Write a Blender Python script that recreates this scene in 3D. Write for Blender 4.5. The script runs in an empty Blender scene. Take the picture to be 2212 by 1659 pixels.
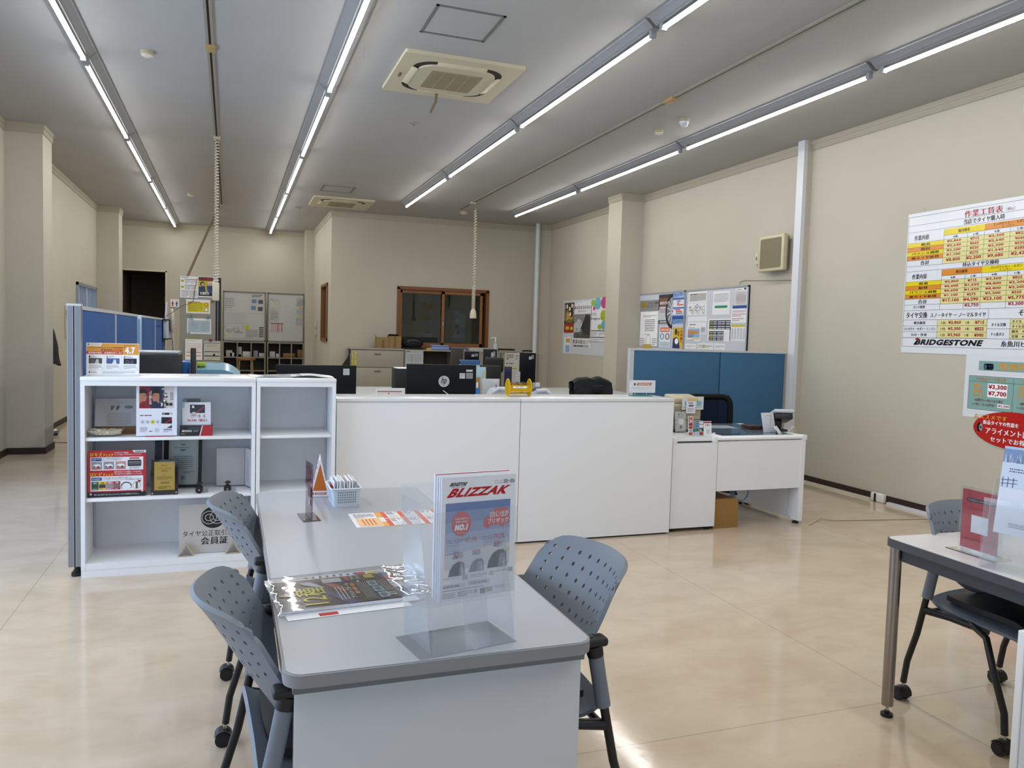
import bpy, bmesh, math, random
from mathutils import Vector, Matrix, noise
random.seed(7)
PI = math.pi
SC = bpy.context.scene
COL = SC.collection

# ------------------------------------------------------------------ camera
YAW, PITCH, ROLL, FPX = 0.3465677, -0.0603692, 0.0289368, 1688.5
CAMP = Vector((0.0, 0.0, 1.45))
_f = Vector((math.sin(YAW)*math.cos(PITCH), math.cos(YAW)*math.cos(PITCH), math.sin(PITCH)))
_r0 = Vector((math.cos(YAW), -math.sin(YAW), 0.0))
_u0 = _r0.cross(_f)
_r = _r0*math.cos(ROLL) + _u0*math.sin(ROLL)
_u = -_r0*math.sin(ROLL) + _u0*math.cos(ROLL)
cd = bpy.data.cameras.new('camera')
cam = bpy.data.objects.new('camera', cd)
COL.objects.link(cam)
cam.matrix_world = Matrix(((_r.x, _u.x, -_f.x, CAMP.x), (_r.y, _u.y, -_f.y, CAMP.y), (_r.z, _u.z, -_f.z, CAMP.z), (0, 0, 0, 1)))
cd.sensor_fit = 'HORIZONTAL'
cd.sensor_width = 36.0
cd.lens = FPX/2212.0*36.0
cd.clip_start = 0.05
cd.clip_end = 100
SC.camera = cam

# ------------------------------------------------------------------ world, daylight, exposure
wd = bpy.data.worlds.new('sky')
SC.world = wd
wd.use_nodes = True
wd.node_tree.nodes['Background'].inputs[0].default_value = (0.60, 0.78, 1.0, 1)
wd.node_tree.nodes['Background'].inputs[1].default_value = 0.7

def area_light(name, loc, direction, sx, sy, power, color):
    ld = bpy.data.lights.new(name, 'AREA')
    ld.shape = 'RECTANGLE'; ld.size = sx; ld.size_y = sy; ld.energy = power; ld.color = color
    o = bpy.data.objects.new(name, ld)
    o.location = loc
    o.rotation_euler = Vector(direction).to_track_quat('-Z', 'Y').to_euler()
    COL.objects.link(o)
    return o
DAY_POWER = 40.0
area_light('daylight_front_window', (0.6, -2.95, 1.45), (0, 1, -0.05), 6.2, 2.1, DAY_POWER, (0.70, 0.84, 1.0))
area_light('daylight_left_window', (-2.80, 4.6, 1.35), (1, 0.0, -0.12), 7.0, 2.0, 210.0, (0.66, 0.80, 1.0))
TUBE_STRENGTH = 66.0

SC.view_settings.view_transform = 'Standard'
SC.view_settings.look = 'None'
SC.view_settings.gamma = 1.0
SC.view_settings.use_curve_mapping = False
SC.view_settings.exposure = 0.0
SC.cycles.use_denoising = True
SC.cycles.max_bounces = 8
SC.cycles.diffuse_bounces = 5
SC.cycles.glossy_bounces = 4
SC.cycles.transparent_max_bounces = 16
SC.cycles.sample_clamp_indirect = 6.0

# ------------------------------------------------------------------ picture rays -> real points at a known plane
def _ray(x, y):
    return (_r*(x-1106.0) - _u*(y-829.5) + _f*FPX)/FPX
def atY(x, y, Y):
    d = _ray(x, y); return CAMP + d*(Y/d.y)
def atX(x, y, X):
    d = _ray(x, y); return CAMP + d*(X/d.x)
def atZ(x, y, z):
    d = _ray(x, y); return CAMP + d*((z-CAMP.z)/d.z)

# ------------------------------------------------------------------ materials
def lin(c):
    c = c/255.0
    return c/12.92 if c <= 0.04045 else ((c+0.055)/1.055)**2.4
def rgb(h):
    if isinstance(h, str):
        h = h.lstrip('#'); return (lin(int(h[0:2], 16)), lin(int(h[2:4], 16)), lin(int(h[4:6], 16)), 1)
    return (h[0], h[1], h[2], 1)
_mats = {}
def M(h, rough=0.5, metal=0.0, coat=0.0, bump=0.0, bscale=200.0, spec=0.5):
    k = (h, rough, metal, coat, bump, bscale, spec)
    if k in _mats: return _mats[k]
    m = bpy.data.materials.new('paint_%s' % (h if isinstance(h, str) else 'c'))
    m.use_nodes = True
    nt = m.node_tree; b = nt.nodes['Principled BSDF']
    b.inputs['Base Color'].default_value = rgb(h)
    b.inputs['Roughness'].default_value = rough
    b.inputs['Metallic'].default_value = metal
    b.inputs['Specular IOR Level'].default_value = spec
    b.inputs['Coat Weight'].default_value = coat
    b.inputs['Coat Roughness'].default_value = 0.06
    if bump:
        n = nt.nodes.new('ShaderNodeTexNoise'); n.inputs['Scale'].default_value = bscale
        tc = nt.nodes.new('ShaderNodeTexCoord'); nt.links.new(tc.outputs['Object'], n.inputs['Vector'])
        bp = nt.nodes.new('ShaderNodeBump'); bp.inputs['Strength'].default_value = bump; bp.inputs['Distance'].default_value = 0.002
        nt.links.new(n.outputs['Fac'], bp.inputs['Height']); nt.links.new(bp.outputs['Normal'], b.inputs['Normal'])
    _mats[k] = m
    return m
def emis(name, color, strength):
    m = bpy.data.materials.new(name); m.use_nodes = True
    nt = m.node_tree; nt.nodes.clear()
    e = nt.nodes.new('ShaderNodeEmission'); o = nt.nodes.new('ShaderNodeOutputMaterial')
    e.inputs[0].default_value = (*color, 1); e.inputs[1].default_value = strength
    nt.links.new(e.outputs[0], o.inputs[0])
    return m
def clear(name, tint, milk, gloss_rough=0.03, milk_color=(0.8, 0.85, 0.9), fres=1.0):
    """thin clear plastic or glass: see-through, a little milky, with a fresnel sheen"""
    m = bpy.data.materials.new(name); m.use_nodes = True
    nt = m.node_tree; nt.nodes.clear()
    o = nt.nodes.new('ShaderNodeOutputMaterial')
    t = nt.nodes.new('ShaderNodeBsdfTransparent'); t.inputs[0].default_value = (*tint, 1)
    d = nt.nodes.new('ShaderNodeBsdfDiffuse'); d.inputs[0].default_value = (*milk_color, 1)
    g = nt.nodes.new('ShaderNodeBsdfGlossy'); g.inputs['Roughness'].default_value = gloss_rough
    lw = nt.nodes.new('ShaderNodeLayerWeight'); lw.inputs[0].default_value = 0.5
    pw = nt.nodes.new('ShaderNodeMath'); pw.operation = 'POWER'; pw.inputs[1].default_value = 4.0
    fr = nt.nodes.new('ShaderNodeMath'); fr.operation = 'MULTIPLY_ADD'; fr.inputs[1].default_value = 0.7; fr.inputs[2].default_value = 0.035
    nt.links.new(lw.outputs['Facing'], pw.inputs[0]); nt.links.new(pw.outputs[0], fr.inputs[0])
    a = nt.nodes.new('ShaderNodeMixShader'); a.inputs[0].default_value = milk
    b = nt.nodes.new('ShaderNodeMixShader')
    mu = nt.nodes.new('ShaderNodeMath'); mu.operation = 'MULTIPLY'; mu.inputs[1].default_value = fres
    nt.links.new(fr.outputs[0], mu.inputs[0])
    nt.links.new(t.outputs[0], a.inputs[1]); nt.links.new(d.outputs[0], a.inputs[2])
    nt.links.new(mu.outputs[0], b.inputs[0]); nt.links.new(a.outputs[0], b.inputs[1]); nt.links.new(g.outputs[0], b.inputs[2])
    nt.links.new(b.outputs[0], o.inputs[0])
    return m

def wall_material(name, c1, c2):
    m = bpy.data.materials.new(name); m.use_nodes = True
    nt = m.node_tree; b = nt.nodes['Principled BSDF']; L = nt.links
    tc = nt.nodes.new('ShaderNodeTexCoord')
    n = nt.nodes.new('ShaderNodeTexNoise'); n.inputs['Scale'].default_value = 0.9; n.inputs['Detail'].default_value = 3
    L.new(tc.outputs['Object'], n.inputs['Vector'])
    r = nt.nodes.new('ShaderNodeValToRGB'); r.color_ramp.elements[0].position = 0.3; r.color_ramp.elements[1].position = 0.7
    r.color_ramp.elements[0].color = rgb(c1); r.color_ramp.elements[1].color = rgb(c2)
    L.new(n.outputs['Fac'], r.inputs[0]); L.new(r.outputs[0], b.inputs['Base Color'])
    n2 = nt.nodes.new('ShaderNodeTexNoise'); n2.inputs['Scale'].default_value = 120; n2.inputs['Detail'].default_value = 4
    L.new(tc.outputs['Object'], n2.inputs['Vector'])
    bp = nt.nodes.new('ShaderNodeBump'); bp.inputs['Strength'].default_value = 0.35; bp.inputs['Distance'].default_value = 0.003
    L.new(n2.outputs['Fac'], bp.inputs['Height']); L.new(bp.outputs['Normal'], b.inputs['Normal'])
    b.inputs['Roughness'].default_value = 0.75
    return m
def floor_material():
    m = bpy.data.materials.new('vinyl_floor'); m.use_nodes = True
    nt = m.node_tree; b = nt.nodes['Principled BSDF']; L = nt.links
    tc = nt.nodes.new('ShaderNodeTexCoord')
    mp = nt.nodes.new('ShaderNodeMapping'); mp.inputs['Scale'].default_value = (1.0, 1.7, 1.0); mp.inputs['Rotation'].default_value = (0, 0, 0.5)
    L.new(tc.outputs['Object'], mp.inputs['Vector'])
    n = nt.nodes.new('ShaderNodeTexNoise'); n.inputs['Scale'].default_value = 2.6; n.inputs['Detail'].default_value = 8; n.inputs['Roughness'].default_value = 0.62; n.inputs['Distortion'].default_value = 0.4
    L.new(mp.outputs[0], n.inputs['Vector'])
    r = nt.nodes.new('ShaderNodeValToRGB')
    e = r.color_ramp.elements; e[0].position = 0.36; e[1].position = 0.66
    e[0].color = rgb('#c0ad97'); e[1].color = rgb('#cbbba5')
    mid = e.new(0.52); mid.color = rgb('#c6b59f')
    L.new(n.outputs['Fac'], r.inputs[0])
    # seams of the sheet vinyl
    sx = nt.nodes.new('ShaderNodeSeparateXYZ'); L.new(tc.outputs['Object'], sx.inputs[0])
    def seam(out, off, period, w):
        a = nt.nodes.new('ShaderNodeMath'); a.operation = 'ADD'; a.inputs[1].default_value = off + 100*period
        q = nt.nodes.new('ShaderNodeMath'); q.operation = 'MODULO'; q.inputs[1].default_value = period
        c = nt.nodes.new('ShaderNodeMath'); c.operation = 'LESS_THAN'; c.inputs[1].default_value = w
        L.new(out, a.inputs[0]); L.new(a.outputs[0], q.inputs[0]); L.new(q.outputs[0], c.inputs[0])
        return c.outputs[0]
    s1 = seam(sx.outputs['X'], 0.93, 1.82, 0.004); s2 = seam(sx.outputs['Y'], -2.95, 4.5, 0.004)
    mx = nt.nodes.new('ShaderNodeMath'); mx.operation = 'MAXIMUM'; L.new(s1, mx.inputs[0]); L.new(s2, mx.inputs[1])
    ml = nt.nodes.new('ShaderNodeMath'); ml.operation = 'MULTIPLY'; ml.inputs[1].default_value = 0.45; L.new(mx.outputs[0], ml.inputs[0])
    mix = nt.nodes.new('ShaderNodeMix'); mix.data_type = 'RGBA'; mix.inputs[7].default_value = rgb('#5d5246')
    L.new(ml.outputs[0], mix.inputs[0]); L.new(r.outputs[0], mix.inputs[6]); L.new(mix.outputs[2], b.inputs['Base Color'])
    # waxed surface: sharp sheen broken by fine unevenness
    n3 = nt.nodes.new('ShaderNodeTexNoise'); n3.inputs['Scale'].default_value = 3.0; n3.inputs['Detail'].default_value = 4
    L.new(tc.outputs['Object'], n3.inputs['Vector'])
    mr = nt.nodes.new('ShaderNodeMapRange'); mr.inputs['To Min'].default_value = 0.06; mr.inputs['To Max'].default_value = 0.13
    L.new(n3.outputs['Fac'], mr.inputs['Value']); L.new(mr.outputs[0], b.inputs['Roughness'])
    n4 = nt.nodes.new('ShaderNodeTexNoise'); n4.inputs['Scale'].default_value = 45; n4.inputs['Detail'].default_value = 3
    L.new(tc.outputs['Object'], n4.inputs['Vector'])
    bp = nt.nodes.new('ShaderNodeBump'); bp.inputs['Strength'].default_value = 0.12; bp.inputs['Distance'].default_value = 0.0015
    L.new(n4.outputs['Fac'], bp.inputs['Height']); L.new(bp.outputs['Normal'], b.inputs['Normal'])
    b.inputs['Specular IOR Level'].default_value = 0.55
    return m
MW = wall_material('beige_wallpaper', '#b9b3a3', '#bfb9aa')
MC = wall_material('ceiling_board', '#a7a7a5', '#acacaa')
MF = floor_material()
WHITE = M('#e9ebee', 0.35, bump=0.05, bscale=400)      # powder coated steel
WHITE2 = M('#eceef0', 0.3)
PAPER = M('#e6e7ea', 0.6)
BLACK = M('#0c0c0e', 0.4)
BLACKM = M('#111113', 0.55)
BLACKG = M('#08080a', 0.18)
CHROME = M('#b9b6b2', 0.22, 1.0)
ALU = M('#a9adb4', 0.35, 0.7)
GREYP = M('#6f7781', 0.45, bump=0.08, bscale=600)       # grey chair plastic
BROWNB = M('#2c1c15', 0.5)
BEIGE = M('#b9b29c', 0.5)
CREAM = M('#c9c1a9', 0.5)
DARKG = M('#3b3d40', 0.5)
MIDG = M('#8b8d8c', 0.5)

# ------------------------------------------------------------------ mesh building
_MW = {}      # world matrix of things and parts built here
_tcache = {}
def text_mesh(s, bold=0.0, res=3):
    k = (s, bold, res)
    if k in _tcache: return _tcache[k]
    c = bpy.data.curves.new('t', 'FONT'); c.body = s; c.size = 1.0; c.offset = 0.0 if any(ord(q) > 0x2e80 for q in s) else bold; c.space_character = 1.0+2.2*bold; c.resolution_u = res
    o = bpy.data.objects.new('t', c); COL.objects.link(o)
    bpy.context.view_layer.update()
    me = bpy.data.meshes.new_from_object(o.evaluated_get(bpy.context.evaluated_depsgraph_get()))
    vs = [(v.co.x, v.co.y) for v in me.vertices]; fs = [tuple(p.vertices) for p in me.polygons]
    bpy.data.objects.remove(o); bpy.data.curves.remove(c); bpy.data.meshes.remove(me)
    if vs:
        x0 = min(v[0] for v in vs); x1 = max(v[0] for v in vs); y0 = min(v[1] for v in vs); y1 = max(v[1] for v in vs)
    else:
        x0 = y0 = 0; x1 = y1 = 1
    _tcache[k] = (vs, fs, x0, x1, y0, y1)
    return _tcache[k]

class MB:
    def __init__(s): s.v = []; s.f = []; s.m = []; s.mats = []; s.sm = []
    def mi(s, m):
        if m not in s.mats: s.mats.append(m)
        return s.mats.index(m)
    def add(s, vs, fs, m, smooth=False):
        o = len(s.v); i = s.mi(m)
        s.v += [tuple(v) for v in vs]
        for f in fs: s.f.append(tuple(o+k for k in f)); s.m.append(i); s.sm.append(smooth)
    def box(s, x0, x1, y0, y1, z0, z1, m, T=None):
        if x0 > x1: x0, x1 = x1, x0
        if y0 > y1: y0, y1 = y1, y0
        if z0 > z1: z0, z1 = z1, z0
        vs = [Vector(p) for p in ((x0,y0,z0),(x1,y0,z0),(x1,y1,z0),(x0,y1,z0),(x0,y0,z1),(x1,y0,z1),(x1,y1,z1),(x0,y1,z1))]
        if T: vs = [T @ v for v in vs]
        s.add(vs, [(0,3,2,1),(4,5,6,7),(0,1,5,4),(1,2,6,5),(2,3,7,6),(3,0,4,7)], m)
    def bbox(s, x0, x1, y0, y1, z0, z1, m, bev=0.005, seg=2, T=None):
        bm = bmesh.new()
        bmesh.ops.create_cube(bm, size=1)
        for v in bm.verts:
            v.co = Vector(((x0+x1)/2+v.co.x*(x1-x0), (y0+y1)/2+v.co.y*(y1-y0), (z0+z1)/2+v.co.z*(z1-z0)))
        bmesh.ops.bevel(bm, geom=bm.edges[:]+bm.verts[:], offset=bev, segments=seg, affect='EDGES', profile=0.5)
        s.bm(bm, m, T, True)
    def bm(s, bm, m, T=None, smooth=False):
        bmesh.ops.recalc_face_normals(bm, faces=bm.faces[:])
        bm.verts.index_update()
        vs = [(T @ v.co) if T else v.co.copy() for v in bm.verts]
        s.add(vs, [tuple(v.index for v in f.verts) for f in bm.faces], m, smooth)
        bm.free()
    def prism(s, pts, z0, z1, m, T=None, smooth=False):
        """closed outline (x, y) raised from z0 to z1"""
        n = len(pts)
        vs = [Vector((p[0], p[1], z0)) for p in pts] + [Vector((p[0], p[1], z1)) for p in pts]
        if T: vs = [T @ v for v in vs]
        s.add(vs, [tuple(range(n-1, -1, -1)), tuple(range(n, 2*n))] + [(i, (i+1) % n, n+(i+1) % n, n+i) for i in range(n)], m, smooth)
    def tube(s, pts, r, m, seg=10, caps=True, closed=False):
        pts = [Vector(p) for p in pts]; n = len(pts)
        rr = r if isinstance(r, (list, tuple)) else [r]*n
        vs = []; prev = None
        for i, p in enumerate(pts):
            if closed: d = pts[(i+1) % n]-pts[i-1]
            else: d = pts[min(i+1, n-1)]-pts[max(i-1, 0)]
            if d.length < 1e-9: d = Vector((0, 0, 1))
            d.normalize()
            if prev is None:
                a = Vector((0, 0, 1)) if abs(d.z) < 0.9 else Vector((1, 0, 0))
                prev = (a-d*a.dot(d)).normalized()
            else:
                prev = prev-d*prev.dot(d)
                prev = prev.normalized() if prev.length > 1e-6 else d.orthogonal().normalized()
            b = d.cross(prev)
            for k in range(seg):
                t = 2*PI*k/seg
                vs.append(p+(prev*math.cos(t)+b*math.sin(t))*rr[i])
        fs = []
        for i in range(n-1 if not closed else n):
            j = (i+1) % n
            for k in range(seg): fs.append((i*seg+k, i*seg+(k+1) % seg, j*seg+(k+1) % seg, j*seg+k))
        if caps and not closed:
            fs.append(tuple(range(seg-1, -1, -1))); fs.append(tuple((n-1)*seg+k for k in range(seg)))
        s.add(vs, fs, m, True)
    def cyl(s, a, b, r, m, seg=20, r2=None):
        s.tube([a, b], [r, r if r2 is None else r2], m, seg)
        for i in (-1, -2): s.sm[i] = False
    def lathe(s, prof, m, seg=24, T=None, smooth=True):
        """profile (r, z) turned about z"""
        vs = []
        for r, z in prof:
            for k in range(seg):
                t = 2*PI*k/seg; v = Vector((r*math.cos(t), r*math.sin(t), z)); vs.append(T @ v if T else v)
        fs = []
        for i in range(len(prof)-1):
            for k in range(seg): fs.append((i*seg+k, i*seg+(k+1) % seg, (i+1)*seg+(k+1) % seg, (i+1)*seg+k))
        fs.append(tuple(range(seg-1, -1, -1))); fs.append(tuple((len(prof)-1)*seg+k for k in range(seg)))
        s.add(vs, fs, m, smooth)
    def ball(s, c, r, m, seg=14, rings=9, sc=(1, 1, 1), T=None):
        c = Vector(c); vs = []
        for i in range(rings+1):
            a = -PI/2+PI*i/rings
            for k in range(seg):
                t = 2*PI*k/seg
                v = c+Vector((r*sc[0]*math.cos(a)*math.cos(t), r*sc[1]*math.cos(a)*math.sin(t), r*sc[2]*math.sin(a)))
                vs.append(T @ v if T else v)
        fs = [(i*seg+k, i*seg+(k+1) % seg, (i+1)*seg+(k+1) % seg, (i+1)*seg+k) for i in range(rings) for k in range(seg)]
        s.add(vs, fs, m, True)
    def grid(s, fn, nu, nv, m, smooth=True):
        vs = [fn(i/nu, j/nv) for j in range(nv+1) for i in range(nu+1)]
        s.add(vs, [(j*(nu+1)+i, j*(nu+1)+i+1, (j+1)*(nu+1)+i+1, (j+1)*(nu+1)+i) for j in range(nv) for i in range(nu)], m, smooth)
    def build(s, name, parent=None, local=False, solid=0.0, merge=False, label=None, loc=None):
        me = bpy.data.meshes.new(name)
        vs = [Vector(v) for v in s.v]
        if parent is not None:
            Mw = _MW[parent.name]
            if not local:
                inv = Mw.inverted(); vs = [inv @ v for v in vs]
        elif not local:
            if loc is None:
                x = [v.x for v in vs]; y = [v.y for v in vs]; z = [v.z for v in vs]
                loc = Vector(((min(x)+max(x))/2, (min(y)+max(y))/2, min(z)))
            loc = Vector(loc)
            vs = [v-loc for v in vs]
        me.from_pydata([tuple(v) for v in vs], [], s.f)
        for m in s.mats: me.materials.append(m)
        me.polygons.foreach_set('material_index', s.m)
        me.polygons.foreach_set('use_smooth', s.sm)
        if merge or any(s.sm):
            bm = bmesh.new(); bm.from_mesh(me)
            if merge: bmesh.ops.remove_doubles(bm, verts=bm.verts[:], dist=1e-5)
            if any(s.sm):
                for e in bm.edges:
                    if len(e.link_faces) == 2 and e.calc_face_angle(0) > 0.7: e.smooth = False
            bm.to_mesh(me); bm.free()
        me.update()
        o = bpy.data.objects.new(name, me); COL.objects.link(o)
        if parent is not None:
            o.parent = parent; _MW[o.name] = _MW[parent.name]
        else:
            if loc is None: loc = Vector((0, 0, 0))
            o.location = loc; _MW[o.name] = Matrix.Translation(loc)
        if solid:
            md = o.modifiers.new('thick', 'SOLIDIFY'); md.thickness = solid; md.offset = 0
            if any(s.sm): es = o.modifiers.new('edges', 'EDGE_SPLIT'); es.split_angle = 0.9
        if label: o['label'] = label
        return o

def tag(o, label, cat, group=None, kind=None):
    o['label'] = label; o['category'] = cat
    if group: o['group'] = group
    if kind: o['kind'] = kind
    return o
def thing(name, label, cat, loc=(0, 0, 0), rz=0.0, group=None):
    o = bpy.data.objects.new(name, None); COL.objects.link(o)
    o.empty_display_size = 0.1
    o.location = loc; o.rotation_euler = (0, 0, rz)
    _MW[o.name] = Matrix.Translation(Vector(loc)) @ Matrix.Rotation(rz, 4, 'Z')
    return tag(o, label, cat, group)
def struct(mb, name, label=None):
    o = mb.build(name); o['kind'] = 'structure'
    if label: o['label'] = label
    return o
def dup(root, loc, rz, label, group=None):
    r = root.copy(); COL.objects.link(r); r.location = loc; r.rotation_euler = (0, 0, rz); r['label'] = label
    if group: r['group'] = group
    _MW[r.name] = Matrix.Translation(Vector(loc)) @ Matrix.Rotation(rz, 4, 'Z')
    for ch in list(root.children):
        c = ch.copy(); COL.objects.link(c); c.parent = r
        for g in ch.children:
            d = g.copy(); COL.objects.link(d); d.parent = c
    return r
def rrect(x0, x1, y0, y1, r, seg=5):
    pts = []
    for cx, cy, a in ((x1-r, y0+r, -PI/2), (x1-r, y1-r, 0), (x0+r, y1-r, PI/2), (x0+r, y0+r, PI)):
        for k in range(seg+1):
            t = a+PI/2*k/seg; pts.append((cx+r*math.cos(t), cy+r*math.sin(t)))
    return pts
def one(mb, name, label, cat, group=None, **k):
    return tag(mb.build(name, **k), label, cat, group)

class Page:
    """a printed surface: O top-left corner, U to the right, V downwards (unit), page size in its own units"""
    def __init__(s, O, U, V, w, h, PW, PH, base=None, t=0.0006, mb=None, edge=None):
        s.O = Vector(O); s.U = Vector(U).normalized(); s.V = Vector(V).normalized()
        s.N = s.V.cross(s.U).normalized()      # towards the reader
        s.w = w; s.h = h; s.PW = float(PW); s.PH = float(PH); s.mb = mb or MB(); s.L = 1
        if base is not None:
            c = [s.O, s.O+s.U*w, s.O+s.U*w+s.V*h, s.O+s.V*h]
            b = [p-s.N*t for p in c]
            s.mb.add(c+b, [(0, 3, 2, 1)], base)
            s.mb.add(c+b, [(4, 5, 6, 7), (0, 1, 5, 4), (1, 2, 6, 5), (2, 3, 7, 6), (3, 0, 4, 7)], edge or base)
    def p(s, x, y, l=None):
        return s.O+s.U*(x/s.PW*s.w)+s.V*(y/s.PH*s.h)+s.N*(0.0004*(s.L if l is None else l))
    def poly(s, pts, m, l=None):
        s.mb.add([s.p(x, y, l) for x, y in pts], [tuple(range(len(pts)-1, -1, -1))], m)
    def rect(s, x0, y0, x1, y1, m, l=None): s.poly([(x0, y0), (x1, y0), (x1, y1), (x0, y1)], m, l)
    def rr(s, x0, y0, x1, y1, r, m, l=None): s.poly(rrect(x0, x1, y0, y1, r, 3), m, l)
    def ell(s, cx, cy, rx, ry, m, l=None, seg=24):
        s.poly([(cx+rx*math.cos(2*PI*k/seg), cy+ry*math.sin(2*PI*k/seg)) for k in range(seg)], m, l)
    def ring(s, cx, cy, rx, ry, t, m, l=None, seg=32, a0=0, a1=2*PI):
        vs = []; n = seg
        for k in range(n+1):
            a = a0+(a1-a0)*k/n
            vs.append(s.p(cx+rx*math.cos(a), cy+ry*math.sin(a), l)); vs.append(s.p(cx+(rx-t)*math.cos(a), cy+(ry-t)*math.sin(a), l))
        s.mb.add(vs, [(2*k, 2*k+1, 2*k+3, 2*k+2) for k in range(n)], m)
    def line(s, x0, y0, x1, y1, w, m, l=None):
        d = math.hypot(x1-x0, y1-y0) or 1; nx, ny = -(y1-y0)/d*w/2, (x1-x0)/d*w/2
        pts = [(x0+nx, y0+ny), (x1+nx, y1+ny), (x1-nx, y1-ny), (x0-nx, y0-ny)]
        s.mb.add([s.p(x, y, l) for x, y in pts], [(0, 1, 2, 3)], m)
    def frame(s, x0, y0, x1, y1, w, m, l=None):
        s.rect(x0, y0, x1, y0+w, m, l); s.rect(x0, y1-w, x1, y1, m, l); s.rect(x0, y0+w, x0+w, y1-w, m, l); s.rect(x1-w, y0+w, x1, y1-w, m, l)
    def text(s, t, x0, y0, x1, y1, m, bold=0.0, shear=0.0, l=None, rot=False):
        """text stretched into the box; rot: reads upwards (rotated 90 degrees)"""
        vs, fs, a0, a1, b0, b1 = text_mesh(t, bold)
        if not vs: return
        out = []
        for x, y in vs:
            u = (x-a0)/max(a1-a0, 1e-6); v = (y-b0)/max(b1-b0, 1e-6)
            if shear: u = (u*(1-shear)+v*shear)
            if rot: out.append(s.p(x0+(x1-x0)*(1-v), y1-(y1-y0)*u, l))
            else: out.append(s.p(x0+(x1-x0)*u, y1-(y1-y0)*v, l))
        s.mb.add(out, fs, m)
        if bold >= 0.02 and any(ord(q) > 0x2e80 for q in t):      # heavier strokes for bold kanji and kana
            em = s.U*(abs(x1-x0)/s.PW*s.w/max(len(t), 1)) if not rot else s.V*(abs(y1-y0)/s.PH*s.h/max(len(t), 1))
            for k, d in ((1, 0.022), (2, -0.022)) if bold < 0.028 else ((1, 0.022), (2, -0.022), (3, 0.04)):
                s.mb.add([q+em*d+s.N*(0.00004*k) for q in out], fs, m)
    def fine(s, x0, y0, x1, y1, n, m, fill=0.45, l=None, words=True):
        """small print far too small to read: broken rows of dashes"""
        if y1 <= y0 or x1 <= x0: return
        if m is INK: m = INKF
        fill *= 0.85; dy = (y1-y0)/n
        for i in range(n):
            y = y0+dy*i+dy*(1-fill)/2; x = x0
            end = x1 if i < n-1 else x0+(x1-x0)*random.uniform(0.4, 0.95)
            while x < end-1e-6:
                ln = min(dy*fill*random.uniform(0.9, 3.4), end-x)
                s.rect(x, y, x+ln, y+dy*fill, m, l); x += ln+dy*fill*random.uniform(0.35, 0.8)
    def vfine(s, x0, y0, x1, y1, n, m, fill=0.45, l=None):
        if y1 <= y0 or x1 <= x0: return
        if m is INK: m = INKF
        fill *= 0.85; dx = (x1-x0)/n
        for i in range(n):
            x = x0+dx*i+dx*(1-fill)/2; y = y0
            while y < y1-1e-6:
                ln = min(dx*fill*random.uniform(0.9, 3.4), y1-y)
                s.rect(x, y, x+dx*fill, y+ln, m, l); y += ln+dx*fill*random.uniform(0.35, 0.8)
INKF = M('#3c3d41', 0.6)
RED = M('#b0161f', 0.5); INK = M('#17171a', 0.6); GREYI = M('#6f7276', 0.6); LGREY = M('#a9acb1', 0.6)
ORANGE = M('#e08a2c', 0.55); YEL = M('#e3cf18', 0.55); BLUEI = M('#2b5fa8', 0.55); WHT = M('#f2f3f5', 0.55)
SKYB = M('#7fb4d8', 0.55); GREENI = M('#2f7a4c', 0.55); PINK = M('#d24a86', 0.55)
X_, Y_, Z_ = Vector((1, 0, 0)), Vector((0, 1, 0)), Vector((0, 0, 1))

# ================================================================== THE ROOM
XL, XR, YF, YB, YO, XO, ZC = -2.30, 5.77, -2.5, 17.9, 14.35, 1.68, 3.6
b = MB(); b.box(XL-0.1, XR+0.1, YF-0.1, YB+1.6, -0.1, 0, MF); struct(b, 'floor')
b = MB(); b.box(XL-0.1, XR+0.1, YF-0.1, YB+1.6, ZC, ZC+0.1, MC); struct(b, 'ceiling')
# left wall with two window openings
def wall_y(name, x0, x1, y0, y1, holes, mat):
    """wall running along y; holes (ya, yb, za, zb)"""
    b = MB(); y = y0
    for ya, yb, za, zb in sorted(holes):
        b.box(x0, x1, y, ya, 0, ZC, mat)
        b.box(x0, x1, ya, yb, 0, za, mat); b.box(x0, x1, ya, yb, zb, ZC, mat); y = yb
    b.box(x0, x1, y, y1, 0, ZC, mat); return struct(b, name)
def wall_x(name, y0, y1, x0, x1, holes, mat):
    b = MB(); x = x0
    for xa, xb, za, zb in sorted(holes):
        b.box(x, xa, y0, y1, 0, ZC, mat)
        if za > 0: b.box(xa, xb, y0, y1, 0, za, mat)
        b.box(xa, xb, y0, y1, zb, ZC, mat); x = xb
    b.box(x, x1, y0, y1, 0, ZC, mat); return struct(b, name)
wall_y('wall_left', XL-0.1, XL, YF, YB, [(1.2, 8.0, 0.35, 2.35), (14.0, 15.86, 0.95, 2.12)], MW)
wall_y('wall_right', XR, XR+0.1, YF, YB, [], MW)
wall_x('wall_front', YF-0.1, YF, XL, XR, [(-2.1, 3.9, 0.35, 2.5)], MW)
wall_x('wall_back', YB, YB+0.1, XL, XO, [(-2.09, -1.29, 0, 2.585)], MW)
wall_y('wall_office_side', XO, XO+0.08, YO+0.08, YB, [(14.76, 15.78, 1.28, 2.33)], MW)
wall_x('wall_office_front', YO, YO+0.08, XO, XR, [(2.90, 4.64, 1.18, 2.30)], MW)
# dim room behind the office windows
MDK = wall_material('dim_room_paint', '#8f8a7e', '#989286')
b = MB(); b.box(XO+0.081, XR-0.001, 17.0, 17.05, 0.001, ZC-0.001, MDK); struct(b, 'wall_inner_room')
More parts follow.
